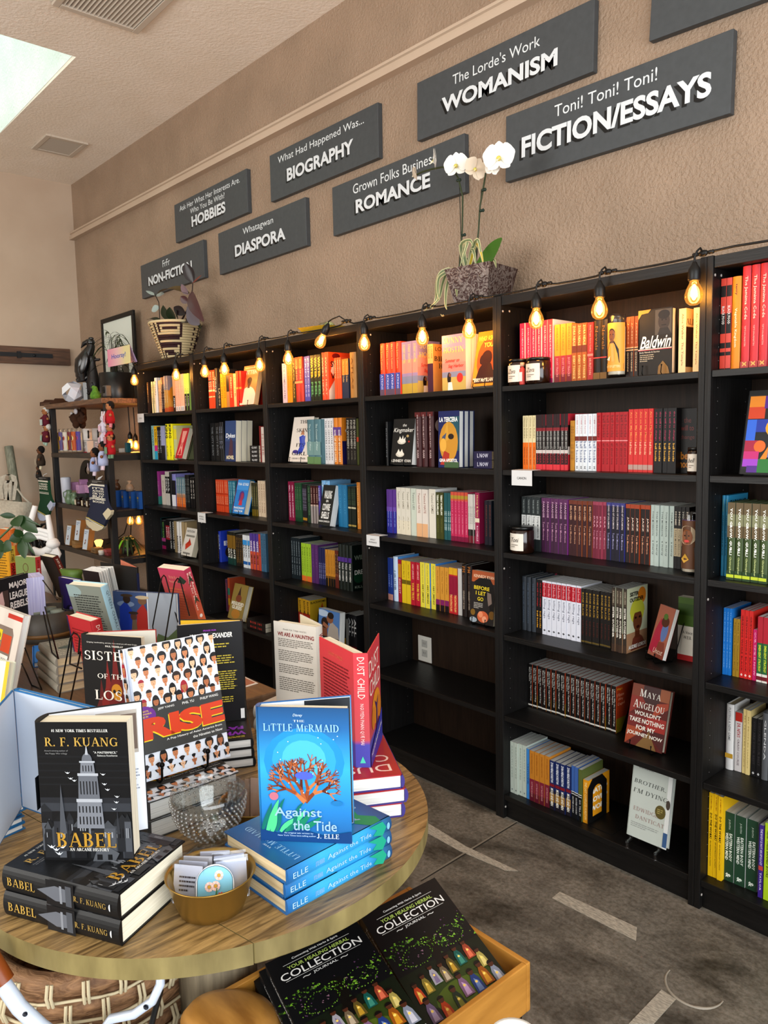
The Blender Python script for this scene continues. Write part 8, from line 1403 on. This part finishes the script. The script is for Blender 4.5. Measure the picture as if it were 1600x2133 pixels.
# spine faces the viewer; page block and back board to the left, front board swung open to the right
e1 = Zp(670.4, 1328.7, ZD+h); db = V3((e1.x-s0.x, e1.y-s0.y, 0)).normalized(); nb = V3((-db.y, db.x, 0))
o = thing('hardcover_book', 'red and violet novel standing half open on its pile at the table edge', 'book'); o.matrix_world = Matrix.Translation((s0.x, s0.y, ZD)); Li = o.matrix_world.inverted(); W_ = .158; T_ = .03
df = V3((f1.x-s1.x, f1.y-s1.y, 0)).normalized()
b = MB(); T = Li @ frame((s0.x, s0.y, ZD), ds, (-ds.y, ds.x, 0), (0, 0, 1)); b.box((0, 0, 0), (T_, .0022, h), RG, T)
art(b, T @ V3((0, -.0001, 0)), T.to_3x3() @ V3((T_, 0, 0)), (0, 0, h), [('st', 'DUST CHILD', .6, .965, .5, '#f4d8cc', .0), ('st', 'NGUYEN PHAN QUE MAI', .2, .56, .3, '#f0d0cc', .0), ('p', [(.3, .04), (.5, .1), (.7, .04)], '#5ac8b0')], .0002)
T = Li @ frame((s0.x, s0.y, ZD), -db, nb*-1, (0, 0, 1)) if False else Li @ frame((s0.x, s0.y, ZD), db, nb, (0, 0, 1))
# back board: its outer face looks to the viewer's left-front
sgn = -1
b.box((0, -.0022, 0), (W_, 0, h), RG, T)
o1 = T @ V3((W_, .0003, 0)); art(b, o1, T.to_3x3() @ V3((-W_, 0, 0)), (0, 0, h), [('t', 'DUST CHILD', .5, .9, .4, .03, '#d87a5c'), ('lines', .12, .3, .9, .84, 18, '#8a2a30'), ('lines', .12, .25, .9, .28, 1, '#8a2a30')], .0003)
T2 = Li @ frame((s1.x, s1.y, ZD), df, (-df.y, df.x, 0), (0, 0, 1)); b.box((0, 0, 0), (W_, .0022, h), RG, T2); b.box((.003, .0022, .003), (W_-.002, .003, h-.003), '#e8e6e2', T2)
art(b, T2 @ V3((0, -.0001, 0)), T2.to_3x3() @ V3((W_, 0, 0)), (0, 0, h), [('t', 'DUST', .45, .84, .8, .14, '#f4e0d4'), ('t', 'CHILD', .5, .66, .86, .14, '#f4e0d4'), ('e', .55, .42, .34, .15, '#d8902c'), ('e', .3, .36, .14, .1, '#c9802c'), ('e', .8, .36, .14, .1, '#c9802c'), ('p', [(.5, .16), (.52, .4), (.4, .5), (.56, .44), (.7, .5), (.6, .4), (.62, .16)], '#4a2a6a'), ('p', [(0, 0), (0, .12), (1, .3), (1, 0)], '#3f3f9c'), ('t', 'NGUYEN PHAN QUE MAI', .5, .13, .86, .045, '#f0e8e8', {'rot': 9})], .0003)
b.build('cover', o); P = MB(); P.box((.004, -.0022-.022, .003), (W_-.004, -.0022, h-.003), pages('cream'), T); P.build('pages', o)
# --- blue novel: pile of three and one standing
SEA = grad('sea_blue_print', [(0, '#15508a'), (.25, '#1f78c0'), (.55, '#2fa0dc'), (.85, '#1f5f9c'), (1, '#184878')], 2, 1/.238)
SEA2 = grad('sea_blue_spine_print', [(0, '#14406c'), (.3, '#2a9ad8'), (.7, '#2f9fdc'), (1, '#1a5c9a')], 2, 1/.238)
ME = [('e', .5, .6, .44, .25, '#2f93d0'), ('e', .5, .61, .35, .2, '#3fa4dc'), ('e', .5, .62, .24, .14, '#58b8e6')]
rk = random.Random(9)
def ribbon(x, y, a, L, w, cv, c):
    P_, Q_ = [], []
    for j in range(13):
        u = j/12; ww = w*math.sin(PI*min(1, .12+.88*u))**.7+.001; P_.append((x-ww*math.sin(a), y+ww*.72*math.cos(a))); Q_.append((x+ww*math.sin(a), y-ww*.72*math.cos(a))); x += L/12*math.cos(a); y += L/12*.72*math.sin(a); a += cv*math.sin(1.2+5.2*u)/4
    ME.append(('p', P_+Q_[::-1], c))
def coral(x, y, a, L, w, dep):
    ca, sa = math.cos(a), math.sin(a); x2, y2 = x+L*ca, y+L*.72*sa; w2 = w*.68
    ME.append(('p', [(x-w*sa, y+w*.72*ca), (x+w*sa, y-w*.72*ca), (x2+w2*sa, y2-w2*.72*ca), (x2-w2*sa, y2+w2*.72*ca)], rk.choice(['#7a3f28', '#9a5432', '#b5693e', '#8a4a2c', '#643222', '#c98050']))); ME.append(('e', x2, y2, w2*1.02, w2*.74, rk.choice(['#9a5432', '#b5693e', '#8a4a2c'])))
    if dep: 
        for da in ((-.55, .1, .6) if dep % 2 else (-.45, .42)): coral(x2, y2, a+da+rk.uniform(-.18, .18), L*rk.uniform(.72, .92), w2, dep-1)
for a_ in (.75, 1.3, 1.85, 2.4): coral(.5, .3, a_, .135, .026, 4)
for k in range(9): ribbon(.02+.05*k, .06+.02*rk.random(), 1.25-.07*k, .3+.12*rk.random(), .02+.012*rk.random(), rk.uniform(-.6, .6), rk.choice(['#1f8a6a', '#2aa070', '#5cc890', '#157a70']))
for k in range(22): ME.append(('e', .2+.7*rk.random(), .35+.45*rk.random(), .006, .004, '#d8ecf6'))
ME += [('p', [(.0, .0), (0, .09), (.2, .06), (.45, .1), (.7, .05), (1, .09), (1, 0)], '#174a80'), ('e', .16, .34, .05, .03, '#c07a8a'), ('e', .5, .5, .1, .03, '#5a6cd4'), ('e', .85, .3, .06, .02, '#2a80b8')]
ME += [('t', 'Disney', .45, .945, .1, .025, '#cfe0ee', {'sh': .3}), ('t', 'THE', .46, .905, .12, .016, '#cfe0ee', {'f': 'S'}), ('t', 'LiTTLE MeRMAID', .48, .855, .82, .055, '#9cc6e6', {'f': 'S'}), ('t', 'Against', .42, .215, .52, .085, '#9fbcd8', {'b': .01}), ('t', 'the Tide', .6, .125, .48, .075, '#9fbcd8', {'b': .01}), ('t', 'An original tale written by', .42, .065, .32, .014, '#c0d6e8'), ('t', 'New York Times best-selling author', .4, .045, .42, .014, '#c0d6e8'), ('t', 'J. ELLE', .74, .05, .24, .035, '#d8e6f0', {'f': 'S'})]
MSP = [('p', [(0, .1), (.3, .2), (.6, .16), (1, .24), (1, .1), (.5, .06)], '#2aa88c'), ('st', 'ELLE', .83, .96, .36, '#b9d4ea', 0), ('st', 'LITTLE MERMAID', .68, .76, .3, '#a9c8e2', 0, .5, 'S'), ('st', 'Against the Tide', .22, .65, .42, '#a9d0ea', .01), ('e', .5, .04, .25, .015, '#8fc0e0')]
F0 = Zp(597.7, 1906.7, TB); R0_ = Zp(813.6, 1786, TB); up = (F0-R0_).normalized(); ux = V3((up.y, -up.x, 0))
hm = .238; flat_stack('blue undersea novel lying with silver spine lettering', 3, V3((R0_.x, R0_.y, 0)), ux, .178, hm, .0268, TB, col=SEA2, cface=SEA, hard=True, pg='tan', jit=.02, face=[('t', 'LiTTLE MeRMAID', .48, .855, .82, .055, '#9cc6e6', {'f': 'S'}), ('t', 'THE', .46, .905, .12, .016, '#cfe0ee', {'f': 'S'}), ('p', [(.0, .10), (.0, .20), (.15, .27), (.3, .28), (.42, .22), (.4, .12), (.25, .16), (.1, .08)], '#2aa070'), ('t', 'Against', .42, .215, .52, .085, '#9fbcd8', {'b': .01}), ('t', 'the Tide', .6, .125, .48, .075, '#9fbcd8', {'b': .01}), ('p', [(.6, .3), (.7, .36), (.8, .3), (.75, .4), (.62, .38)], '#9a5432')], spine=MSP)
ZM = TB+.0806; A = Zp(545, 1749, ZM); B = Zp(733.8, 1756.6, ZM); d = (B-A).normalized(); nn = V3((-d.y, d.x, 0))
o = book('hardcover_book', 'blue undersea novel standing upright on its pile, auburn swirls on the cover', (B-A).length, hm, .022, SEA2, ME, (), True, 'cream', openb=17, inside='#e4e6ea', flap=('#2a3038',), cface=SEA); pose(o, A, d, nn, (0, 0, 1))

# --- glass goblet with pins
gf = Zp(440, 1778, TB); t = thing('glass_goblet', 'footed hobnail glass bowl holding small pins, between the book piles', 'bowl', (gf.x, gf.y, TB+.0006))
HOB = bpy.data.materials.new('hobnail_glass'); HOB.use_nodes = True; n, l = nodes(HOB); n.remove(n['Principled BSDF'])
tr = n.new('ShaderNodeBsdfTransparent'); tr.inputs[0].default_value = (.86, .87, .86, 1); gl = n.new('ShaderNodeBsdfGlossy'); gl.inputs['Roughness'].default_value = .12; gl.inputs[0].default_value = (.9, .9, .9, 1)
fr = n.new('ShaderNodeLayerWeight'); ad = n.new('ShaderNodeMath'); ad.operation = 'MULTIPLY_ADD'; ad.inputs[1].default_value = .45; ad.inputs[2].default_value = .13; l.new(fr.outputs['Facing'], ad.inputs[0]); mx = n.new('ShaderNodeMixShader'); l.new(ad.outputs[0], mx.inputs[0]); l.new(tr.outputs[0], mx.inputs[1]); l.new(gl.outputs[0], mx.inputs[2]); l.new(mx.outputs[0], n['Material Output'].inputs[0])
GOB = [(.0001, .036), (.018, .037), (.034, .045), (.052, .064), (.0625, .09), (.066, .112), (.066, .124), (.0672, .1255), (.0685, .124), (.0685, .112), (.0645, .088), (.054, .06), (.036, .041), (.02, .033), (.009, .03), (.0085, .022), (.012, .014), (.034, .006), (.046, .002), (.047, .0), (.0001, .0)]
b = MB(); b.lathe(GOB, glass('goblet_glass', (.9, .91, .9), .14, .04), 40); b.build('glass', t)
b = MB(); NR = 9
for j in range(NR):
    u = j/(NR-1); 
    zz = .042+.068*u; 
    for (r0, z0), (r1, z1) in zip(GOB[2:6], GOB[3:7]):
        if z0 <= zz+.004 <= z1: rr_ = r0+(r1-r0)*(zz+.004-z0)/(z1-z0)
    nn_ = int(20+26*u)
    for k in range(nn_): g = 2*PI*(k+.5*(j % 2))/nn_; b.ball(((rr_+.0035)*math.cos(g), (rr_+.0035)*math.sin(g), zz), .0029, HOB, 6)
b.build('hobnails', t)
for i, (x, y) in enumerate(((-.012, -.006), (.008, .008), (.02, -.012))):
    j = thing('enamel_pin', 'small white enamel pin in the glass bowl, %s' % ['left one', 'back one', 'right one'][i], 'pin', (gf.x+x, gf.y+y, TB+.052+.002*i), 'pins in the glass bowl'); j.rotation_euler = (.9, .3*i-.3, i); b = MB(); b.lathe([(.009, 0), (.0105, .0012), (.009, .0024), (.0001, .0024)], '#dcdce0', 12); b.lathe([(.007, 0), (.0085, .0012), (.007, .0024), (.0001, .0024)], '#dcdce0', 12, Matrix.Translation((.011, .004, 0))); art(b, (-.006, -.004, .0026), (.014, 0, 0), (0, .01, 0), [('lines', 0, 0, 1, 1, 2, '#555')]); b.build('pin', j)
# --- gold bowls with stickers
GB = M('#a88a4a', .34, .85)
def gold_bowl(label, c, rim, h):
    t = thing('gold_bowl', label, 'bowl', (c[0], c[1], TB+.0006), 'gold metal bowls'); b = MB(); r = rim
    b.lathe([(r*.60, 0), (r*.72, .004), (r*.80, h*.3), (r*.95, h*.93), (r*.99, h*.985), (r*1.0, h), (r*.97, h*1.01), (r*.92, h*.93), (r*.77, h*.3), (r*.69, .008), (.0001, .007)], GB, 48); b.build('bowl', t); return t
bc = (4.008-.004, -1.681+.002); rimr = .074; bh = .064
gold_bowl('gold metal bowl of stickers at the front of the round table', bc, rimr, bh)
def sticker(label, c, w, h, yaw, lean, col, arts, arch=False, sleeve=True, dz=.012, group='stickers in the gold bowl'):
    t = thing('sticker', label, 'sticker', (c[0], c[1], TB+dz), group); t.rotation_euler = (-lean, 0, yaw); b = MB()
    if arch:
        P = [(-w/2, 0), (w/2, 0)]+[(w/2*math.cos(a), h-w/2+w/2*math.sin(a)) for a in [PI*k/16 for k in range(17)]]; b.prism(P, -.0006, .0006, '#e6e9ec', Matrix.Rotation(PI/2, 4, 'X'))
    else: b.box((-w/2, -.0006, 0), (w/2, .0006, h), col)
    art(b, (-w/2, -.0007, 0), (w, 0, 0), (0, 0, h), arts, .0002); b.build('card', t)
    if sleeve: b = MB(); b.box((-w/2-.003, -.0016, -.0), (w/2+.003, -.0013, h+.006), glass('plastic_sleeve', (.95, .96, .98), .12, .08)); b.build('plastic_sleeve', t)
yw = math.radians(52)
def off_(r, f): d = V3((math.cos(yw), math.sin(yw), 0)); n_ = V3((-d.y, d.x, 0)); return (bc[0]+d.x*r+n_.x*f, bc[1]+d.y*r+n_.y*f)
AR = [('p', [(.03, 0), (.97, 0)]+[(.5+.47*math.cos(a), .60+.37*math.sin(a)) for a in [PI*k/16 for k in range(17)]], '#3a5a6a'), ('p', [(.045, 0), (.955, 0)]+[(.5+.455*math.cos(a), .60+.355*math.sin(a)) for a in [PI*k/16 for k in range(17)]], '#8fc8dc')]
for (u, v) in ((.6, .74), (.35, .48), (.52, .5)):
    for k in range(12): g = 2*PI*k/12; AR.append(('e', u+.085*math.cos(g), v+.085*math.sin(g), .034, .034, '#f0c8c0' if k % 2 else '#f4dcd4'))
    AR.append(('e', u, v, .045, .045, '#d8a84a'))
AR += [('p', [(.5, .2), (.54, .45), (.57, .45), (.55, .2)], '#5a8a5a'), ('p', [(.28, 0), (.36, .16), (.5, .2), (.6, .28), (.72, .3), (.8, .2), (.78, .1), (.6, .04), (.5, 0)], '#5a3a2c'), ('e', .62, .3, .03, .05, '#e0705a'), ('e', .68, .31, .03, .05, '#e0705a'), ('e', .74, .27, .03, .05, '#e0705a')]
sticker('arched blue sticker with daisies held in a hand, front of the gold bowl', off_(.008, -.018), .062, .066, yw, .30, '#fff', AR, True, False)
for i, (r, f, y_, c_) in enumerate(((-.040, -.006, -.25, '#cfd0d8'), (-.034, .006, -.2, '#c4c4cc'), (-.028, .02, -.15, '#d4d0d0'), (.034, .004, .2, '#cdd2de'), (.028, .02, .15, '#c6c8d4'), (.0, .034, .0, '#d2d0d6'))):
    sticker('sleeved pale sticker %s in the front gold bowl' % ['leftmost', 'second from left', 'third from left', 'rightmost', 'second from right', 'at the back'][i], off_(r, f), .05, .062, yw+y_, .22, c_, [('lines', .2, .3, .8, .75, 4, '#4a4a54')] if i < 3 else [('lines', .1, .4, .5, .6, 2, '#8a94ac')])
g2 = Zp(533, 1703, TB+.058); gc2 = (g2.x-.06, g2.y+.035); gold_bowl('second gold metal bowl half hidden behind the standing blue novel', gc2, .072, .06)
for i in range(5):
    c_ = (gc2[0]-.03+.012*i, gc2[1]-.02+.006*i); sticker('sleeved peach sticker in the hidden gold bowl, %s from left' % ORD[i], c_, .048, .078+.004*i, math.radians(40), .12, ['#c9a890', '#cdb09a', '#d0b4a0', '#c4a48c', '#cfae98'][i], [('e', .55, .4, .16, .1, '#c9602c')], dz=.010, group='stickers in the hidden gold bowl')

# ================================================================== UNDER THE TABLE
# woven basket
bcn = CAMP+ray(215, 2085)*1.70; t = thing('rope_basket', 'brown twisted-rope basket with cream stitching under the round table', 'basket', (bcn.x-.02, bcn.y, .0))
ROPE = tex('water_hyacinth_rope', '#5a3a22', '#a07650', 22, 5, .7, .6, stretch=(1, 1, 3), dist=1.5); CRM = M('#cfc2a4', .8)
t.location.z = .12; BR_ = .215; top = .36; b = MB()
for k in range(9):
    z = .02+.042*k; rr_ = BR_*(.93+.07*math.sin(PI*(k+1)/10)); b.tube([(rr_*math.cos(a), rr_*math.sin(a), z) for a in [2*PI*q/40 for q in range(40)]], .0235, ROPE, 8, True)
b.build('basket_coils', t); b = MB()
for k in range(8):
    z = .04+.042*k; rr_ = BR_*(.93+.07*math.sin(PI*(k+1.5)/10))+.021
    b.tube([(rr_*math.cos(a), rr_*math.sin(a), z+.003*math.sin(9*a)) for a in [2*PI*q/60 for q in range(60)]], .0032, CRM, 5, True)
    for q in range(22):
        a = 2*PI*(q+.5*(k % 2))/22
        for da in (-.018, .018): b.tube([((rr_+.004)*math.cos(a+da), (rr_+.004)*math.sin(a+da), z-.004), ((rr_+.012)*math.cos(a+da), (rr_+.012)*math.sin(a+da), z+.02), ((rr_+.004)*math.cos(a+da), (rr_+.004)*math.sin(a+da), z+.042)], .0034, CRM, 5)
b.build('stitching', t); b = MB(); b.lathe([(BR_*.9, .0), (.0001, .0)], ROPE, 24); b.build('bottom', t)
t2 = thing('low_stand', 'low dark stand beneath the rope basket', 'stand', (t.location.x, t.location.y, 0)); b = MB(); b.box((-.2, -.2, 0), (.2, .2, .115), '#2c241e'); b.build('stand', t2)
# white enamel bucket with bail handle
EN = M('#c9d0dc', .3, spec=.6); U = lambda x, y, d: Dp(*K('P', x, y), d)
bk = U(205, 2290, 1.28); t = thing('enamel_bucket', 'white enamel bucket with wooden-grip handle at the bottom left', 'bucket', (bk.x, bk.y, 0.0)); L0 = V3((bk.x, bk.y, 0)); zr = bk.z+.02
b = MB(); b.lathe([(.10, 0), (.13, zr-.02), (.138, zr), (.126, zr-.01), (.0001, zr-.06)], EN, 32); b.build('bucket', t)
hp = [U(212, 2150, 1.26), U(232, 2122, 1.26), U(280, 2112, 1.25), U(318, 2085, 1.25), U(334, 2050, 1.25), U(334, 2018, 1.26), U(322, 1985, 1.28)]
b = MB(); b.tube([p-L0 for p in hp], .0075, EN, 10); b.build('handle', t)
hp = [U(-5, 2032, 1.2), U(8, 2052, 1.2), U(40, 2098, 1.2), U(85, 2140, 1.2), U(140, 2180, 1.2)]; b = MB(); b.tube([p-L0 for p in hp], .0125, EN, 12); b.build('handle', t)
b = MB(); b.tube([p-L0 for p in (U(-45, 1960, 1.2), U(-20, 2000, 1.2), U(8, 2046, 1.2))], .0165, M('#8a4a1c', .35), 12); b.build('wooden_grip', t)
b = MB(); 
for p in (U(52, 2112, 1.19), U(304, 2098, 1.24)): b.ball(p-L0, (.006, .004, .003), '#1c2230', 8)
b.build('hole', t); b = MB(); b.tube([p-L0 for p in (U(335, 2062, 1.27), U(322, 2110, 1.27), U(312, 2150, 1.27))], .005, '#141414', 6); b.build('strap', t)
# stacks of books low at the left edge
q = U(22, 2040, 1.75); 
for i in range(9): o = flat_stack('cream-edged book in the low left pile, %s from the bottom' % ORD[i], 1, (q.x-.12, q.y-.26, 0), (.2, 1, 0), .24, .30, .038, .002+.038*i+.02, col=['#8a8478', '#b0a898', '#6b6258', '#3a3632'][i % 4], hard=True, pg='tan')[0]; o['group'] = 'low left pile'
zt_ = 0
t = thing('low_shelf', 'low dark board under the book pile at left', 'shelf', (q.x, q.y, 0)); b = MB(); b.box((-.5, -.3, 0), (.15, .05, .021), '#2a221c'); b.build('board', t)
# honey-coloured wooden stool seat
HW = tex('honey_wood', '#8a5a24', '#b9823c', 7, 4, .35, .1, stretch=(1.2, 5, 5)); c = U(480, 2112, 1.45); t = thing('wooden_stool', 'honey-coloured rounded wooden stool seat at the bottom centre', 'stool', (c.x, c.y, 0)); zs = c.z
b = MB(); b.lathe([(.0001, zs+.012), (.06, zs+.012), (.085, zs+.004), (.098, zs-.012), (.098, zs-.03), (.085, zs-.045), (.0001, zs-.045)], HW, 36, Matrix.Rotation(.6, 4, 'Z') @ Matrix.Diagonal((1.0, .72, 1, 1))); b.build('seat', t)
for sx, sy in ((-1, -1), (1, -1), (1, 1), (-1, 1)): b = MB(); b.tube([(sx*.06, sy*.04, 0), (sx*.045, sy*.03, zs-.044)], [.012, .014], HW, 10); b.build('leg', t)
# wooden crate with journals
CRT = tex('amber_crate_wood', '#a06a24', '#bd8336', 6, 5, .4, .1, stretch=(1, 1, 6)); ZC = .45
cr = Zp(1105, 2003, ZC)
cx1, cy1 = cr.x, cr.y; x0_, y0_ = cx1-.36, cy1-.53; dp_ = .106; T_ = .012
t = thing('wooden_crate', 'amber wooden tray crate of journals below the round table', 'crate', (cx1-.18, cy1-.27, ZC-dp_)); ox3, oy3 = t.location.x, t.location.y
for a_, z_ in (((x0_, cy1-T_), (cx1, cy1)), ((x0_, y0_), (cx1, y0_+T_)), ((cx1-T_, y0_+T_), (cx1, cy1-T_)), ((x0_, y0_+T_), (x0_+T_, cy1-T_))): b = MB(); b.box((a_[0]-ox3, a_[1]-oy3, 0), (z_[0]-ox3, z_[1]-oy3, dp_), CRT); b.build('side_board', t, .002)
b = MB(); b.box((x0_+T_-ox3, y0_+T_-oy3, 0), (cx1-T_-ox3, cy1-T_-oy3, .01), CRT); b.build('bottom', t)
t = thing('black_stool', 'black low stool holding the amber crate', 'stool', (cx1-.18, cy1-.27, 0)); b = MB(); b.box((-.17, -.26, ZC-dp_-.03), (.17, .255, ZC-dp_-.0005), '#161514'); b.build('seat', t)
for sx in (-1, 1):
    for sy in (-1, 1): b = MB(); b.box((sx*.15-.015, sy*.23-.015, 0), (sx*.15+.015, sy*.23+.015, ZC-dp_-.0305), '#161514'); b.build('leg', t)
JR = [('r', 0, 0, 1, 1, '#141519'), ('t', 'Connecting With Herbs & Spirit', .5, .935, .5, .022, '#e2e2e0', {'b': .01}), ('r', .14, .905, .86, .908, '#d8d8d4'), ('t', 'YOUR HEALING HERBAL', .5, .872, .66, .03, '#b9d070', {'b': .01}), ('t', 'COLLECTION', .5, .815, .86, .06, '#eceae6', {'b': .005}), ('r', .1, .772, .9, .775, '#d8d8d4'), ('t', 'JOURNAL', .5, .745, .26, .026, '#e2e2e0', {'b': .01}), ('t', '~', .3, .745, .08, .012, '#d8d8d4'), ('t', '~', .7, .745, .08, .012, '#d8d8d4'), ('r', 0, 0, 1, .42, '#1c2418'), ('e', .55, .18, .4, .16, '#3a4a1e'), ('e', .5, .12, .3, .1, '#5a6a24'), ('p', [(.44, .3), (.46, .62), (.56, .62), (.58, .3)], '#191512')]
rj = random.Random(2)
for k in range(150):
    x = rj.random(); y = .58+.1*math.sin(x*7)*.6+rj.uniform(-.035, .035) if k < 95 else rj.uniform(.42, .68); s = .008+.012*rj.random(); a_ = rj.random()*6; JR.append(('p', [(x, y), (x+s*2*math.cos(a_), y+s*math.sin(a_)), (x+s*math.cos(a_+1), y+s*1.2*math.sin(a_+1))], rj.choice(['#5f8a2c', '#7aa838', '#3f6420', '#8fbc4a', '#2f4a1c'] if k < 110 else ['#6a4a6a', '#8a6a7a', '#4a5a3a'])))
for cx_, cy_ in ((.3, .5), (.72, .52)):
    for k in range(40): a_ = 2*PI*k/40; x = cx_+.17*math.cos(a_)+rj.uniform(-.012, .012); y = cy_+.075*math.sin(a_)+rj.uniform(-.006, .006); s = .012; JR.append(('p', [(x, y), (x+s, y+s*.4), (x+s*.3, y+s)], rj.choice(['#6f9a30', '#8fbc4a', '#4f7a24'])))
FIGS = [(.1, .30, '#c0502a', '#e8b85a'), (.22, .33, '#8a7a3a', '#d0b050'), (.34, .36, '#a8a4ac', '#8a7a9a'), (.45, .34, '#7a6a54', '#c0b09a'), (.56, .37, '#6a5a2c', '#c09a3a'), (.68, .39, '#1f5f58', '#4a9080'), (.8, .40, '#9a4a34', '#d8785a'), (.88, .3, '#a89a58', '#d8c884'), (.12, .16, '#7a6888', '#b8a8c8'), (.26, .12, '#b8481f', '#e08a3a'), (.42, .14, '#2a3a2c', '#8a8a3a'), (.55, .2, '#8a6a8a', '#c8a8d0'), (.68, .18, '#2c4480', '#7a90c0'), (.8, .2, '#9a5a1c', '#d09a34'), (.92, .16, '#8a90a0', '#c8c8d4')]
for x, y, c1_, c2_ in FIGS:
    s = 1.0 if y < .25 else .85
    JR += [('p', [(x-.055*s, y-.13*s), (x-.045*s, y-.03*s), (x-.02*s, y+.01*s), (x+.02*s, y+.01*s), (x+.045*s, y-.03*s), (x+.06*s, y-.13*s)], c1_), ('p', [(x-.03*s, y-.12*s), (x-.01*s, y-.02*s), (x+.025*s, y-.05*s), (x+.03*s, y-.12*s)], c2_), ('e', x, y+.028*s, .032*s, .024*s, '#5a3424'), ('p', ell(x, y+.034*s, .036*s, .024*s, 8, 0, PI), '#1c1412'), ('e', x, y-.05*s, .014*s, .01*s, '#f4d878')]
for i, (A, B, C_) in enumerate((((3.871, -1.26, .48), (3.915, -1.073, .51), (4.175, -1.124, .43)), ((3.871, -1.503, .49), (3.919, -1.311, .52), (4.185, -1.37, .49)))):
    A, B, C_ = V3(A), V3(B), V3(C_)
    x = (B-A).normalized(); z = (B-C_); z = (z-x*z.dot(x)).normalized(); y = z.cross(x)
    n_ = 3; o0 = None
    for k in range(n_):
        if o0 is None: o = o0 = book('journal', '', (B-A).length, .285, .024, '#141519', JR, [('st', 'Your Healing Herbal Collection Journal', .3, .9, .5, '#d8d8d4', .01)], False, 'white')
        else: o = dup(o0)
        o['label'] = ['black herbal journal with painted gathering, %s of the right pile in the crate', 'black herbal journal with painted gathering, %s of the left pile in the crate'][i] % ['topmost', 'second', 'lowest'][k]; o['group'] = 'journals in the amber crate'
        sh = (V3((-.02, .012, 0)) if i == 0 else V3((-.016, -.008, 0)))*k
        pose(o, A-z*.285+y*.0245*k+sh, x, y, z)
# white enamel bowl at the bottom edge
c = U(1072, 2158, 1.12); t = thing('enamel_bowl', 'white enamel bowl rim peeking in at the bottom edge', 'bowl', (c.x, c.y, 0)); b = MB(); zr = c.z+.0; b.lathe([(.022, zr-.05), (.03, zr-.02), (.036, zr), (.031, zr-.004), (.024, zr-.035), (.0001, zr-.04)], M('#dfe3e2', .25, spec=.6), 30); b.build('bowl', t); b = MB(); b.lathe([(.06, 0), (.05, .01), (.02, .03), (.016, zr-.08), (.022, zr-.0505), (.0001, zr-.0505)], M('#d0d4d4', .3), 20); b.build('foot', t)
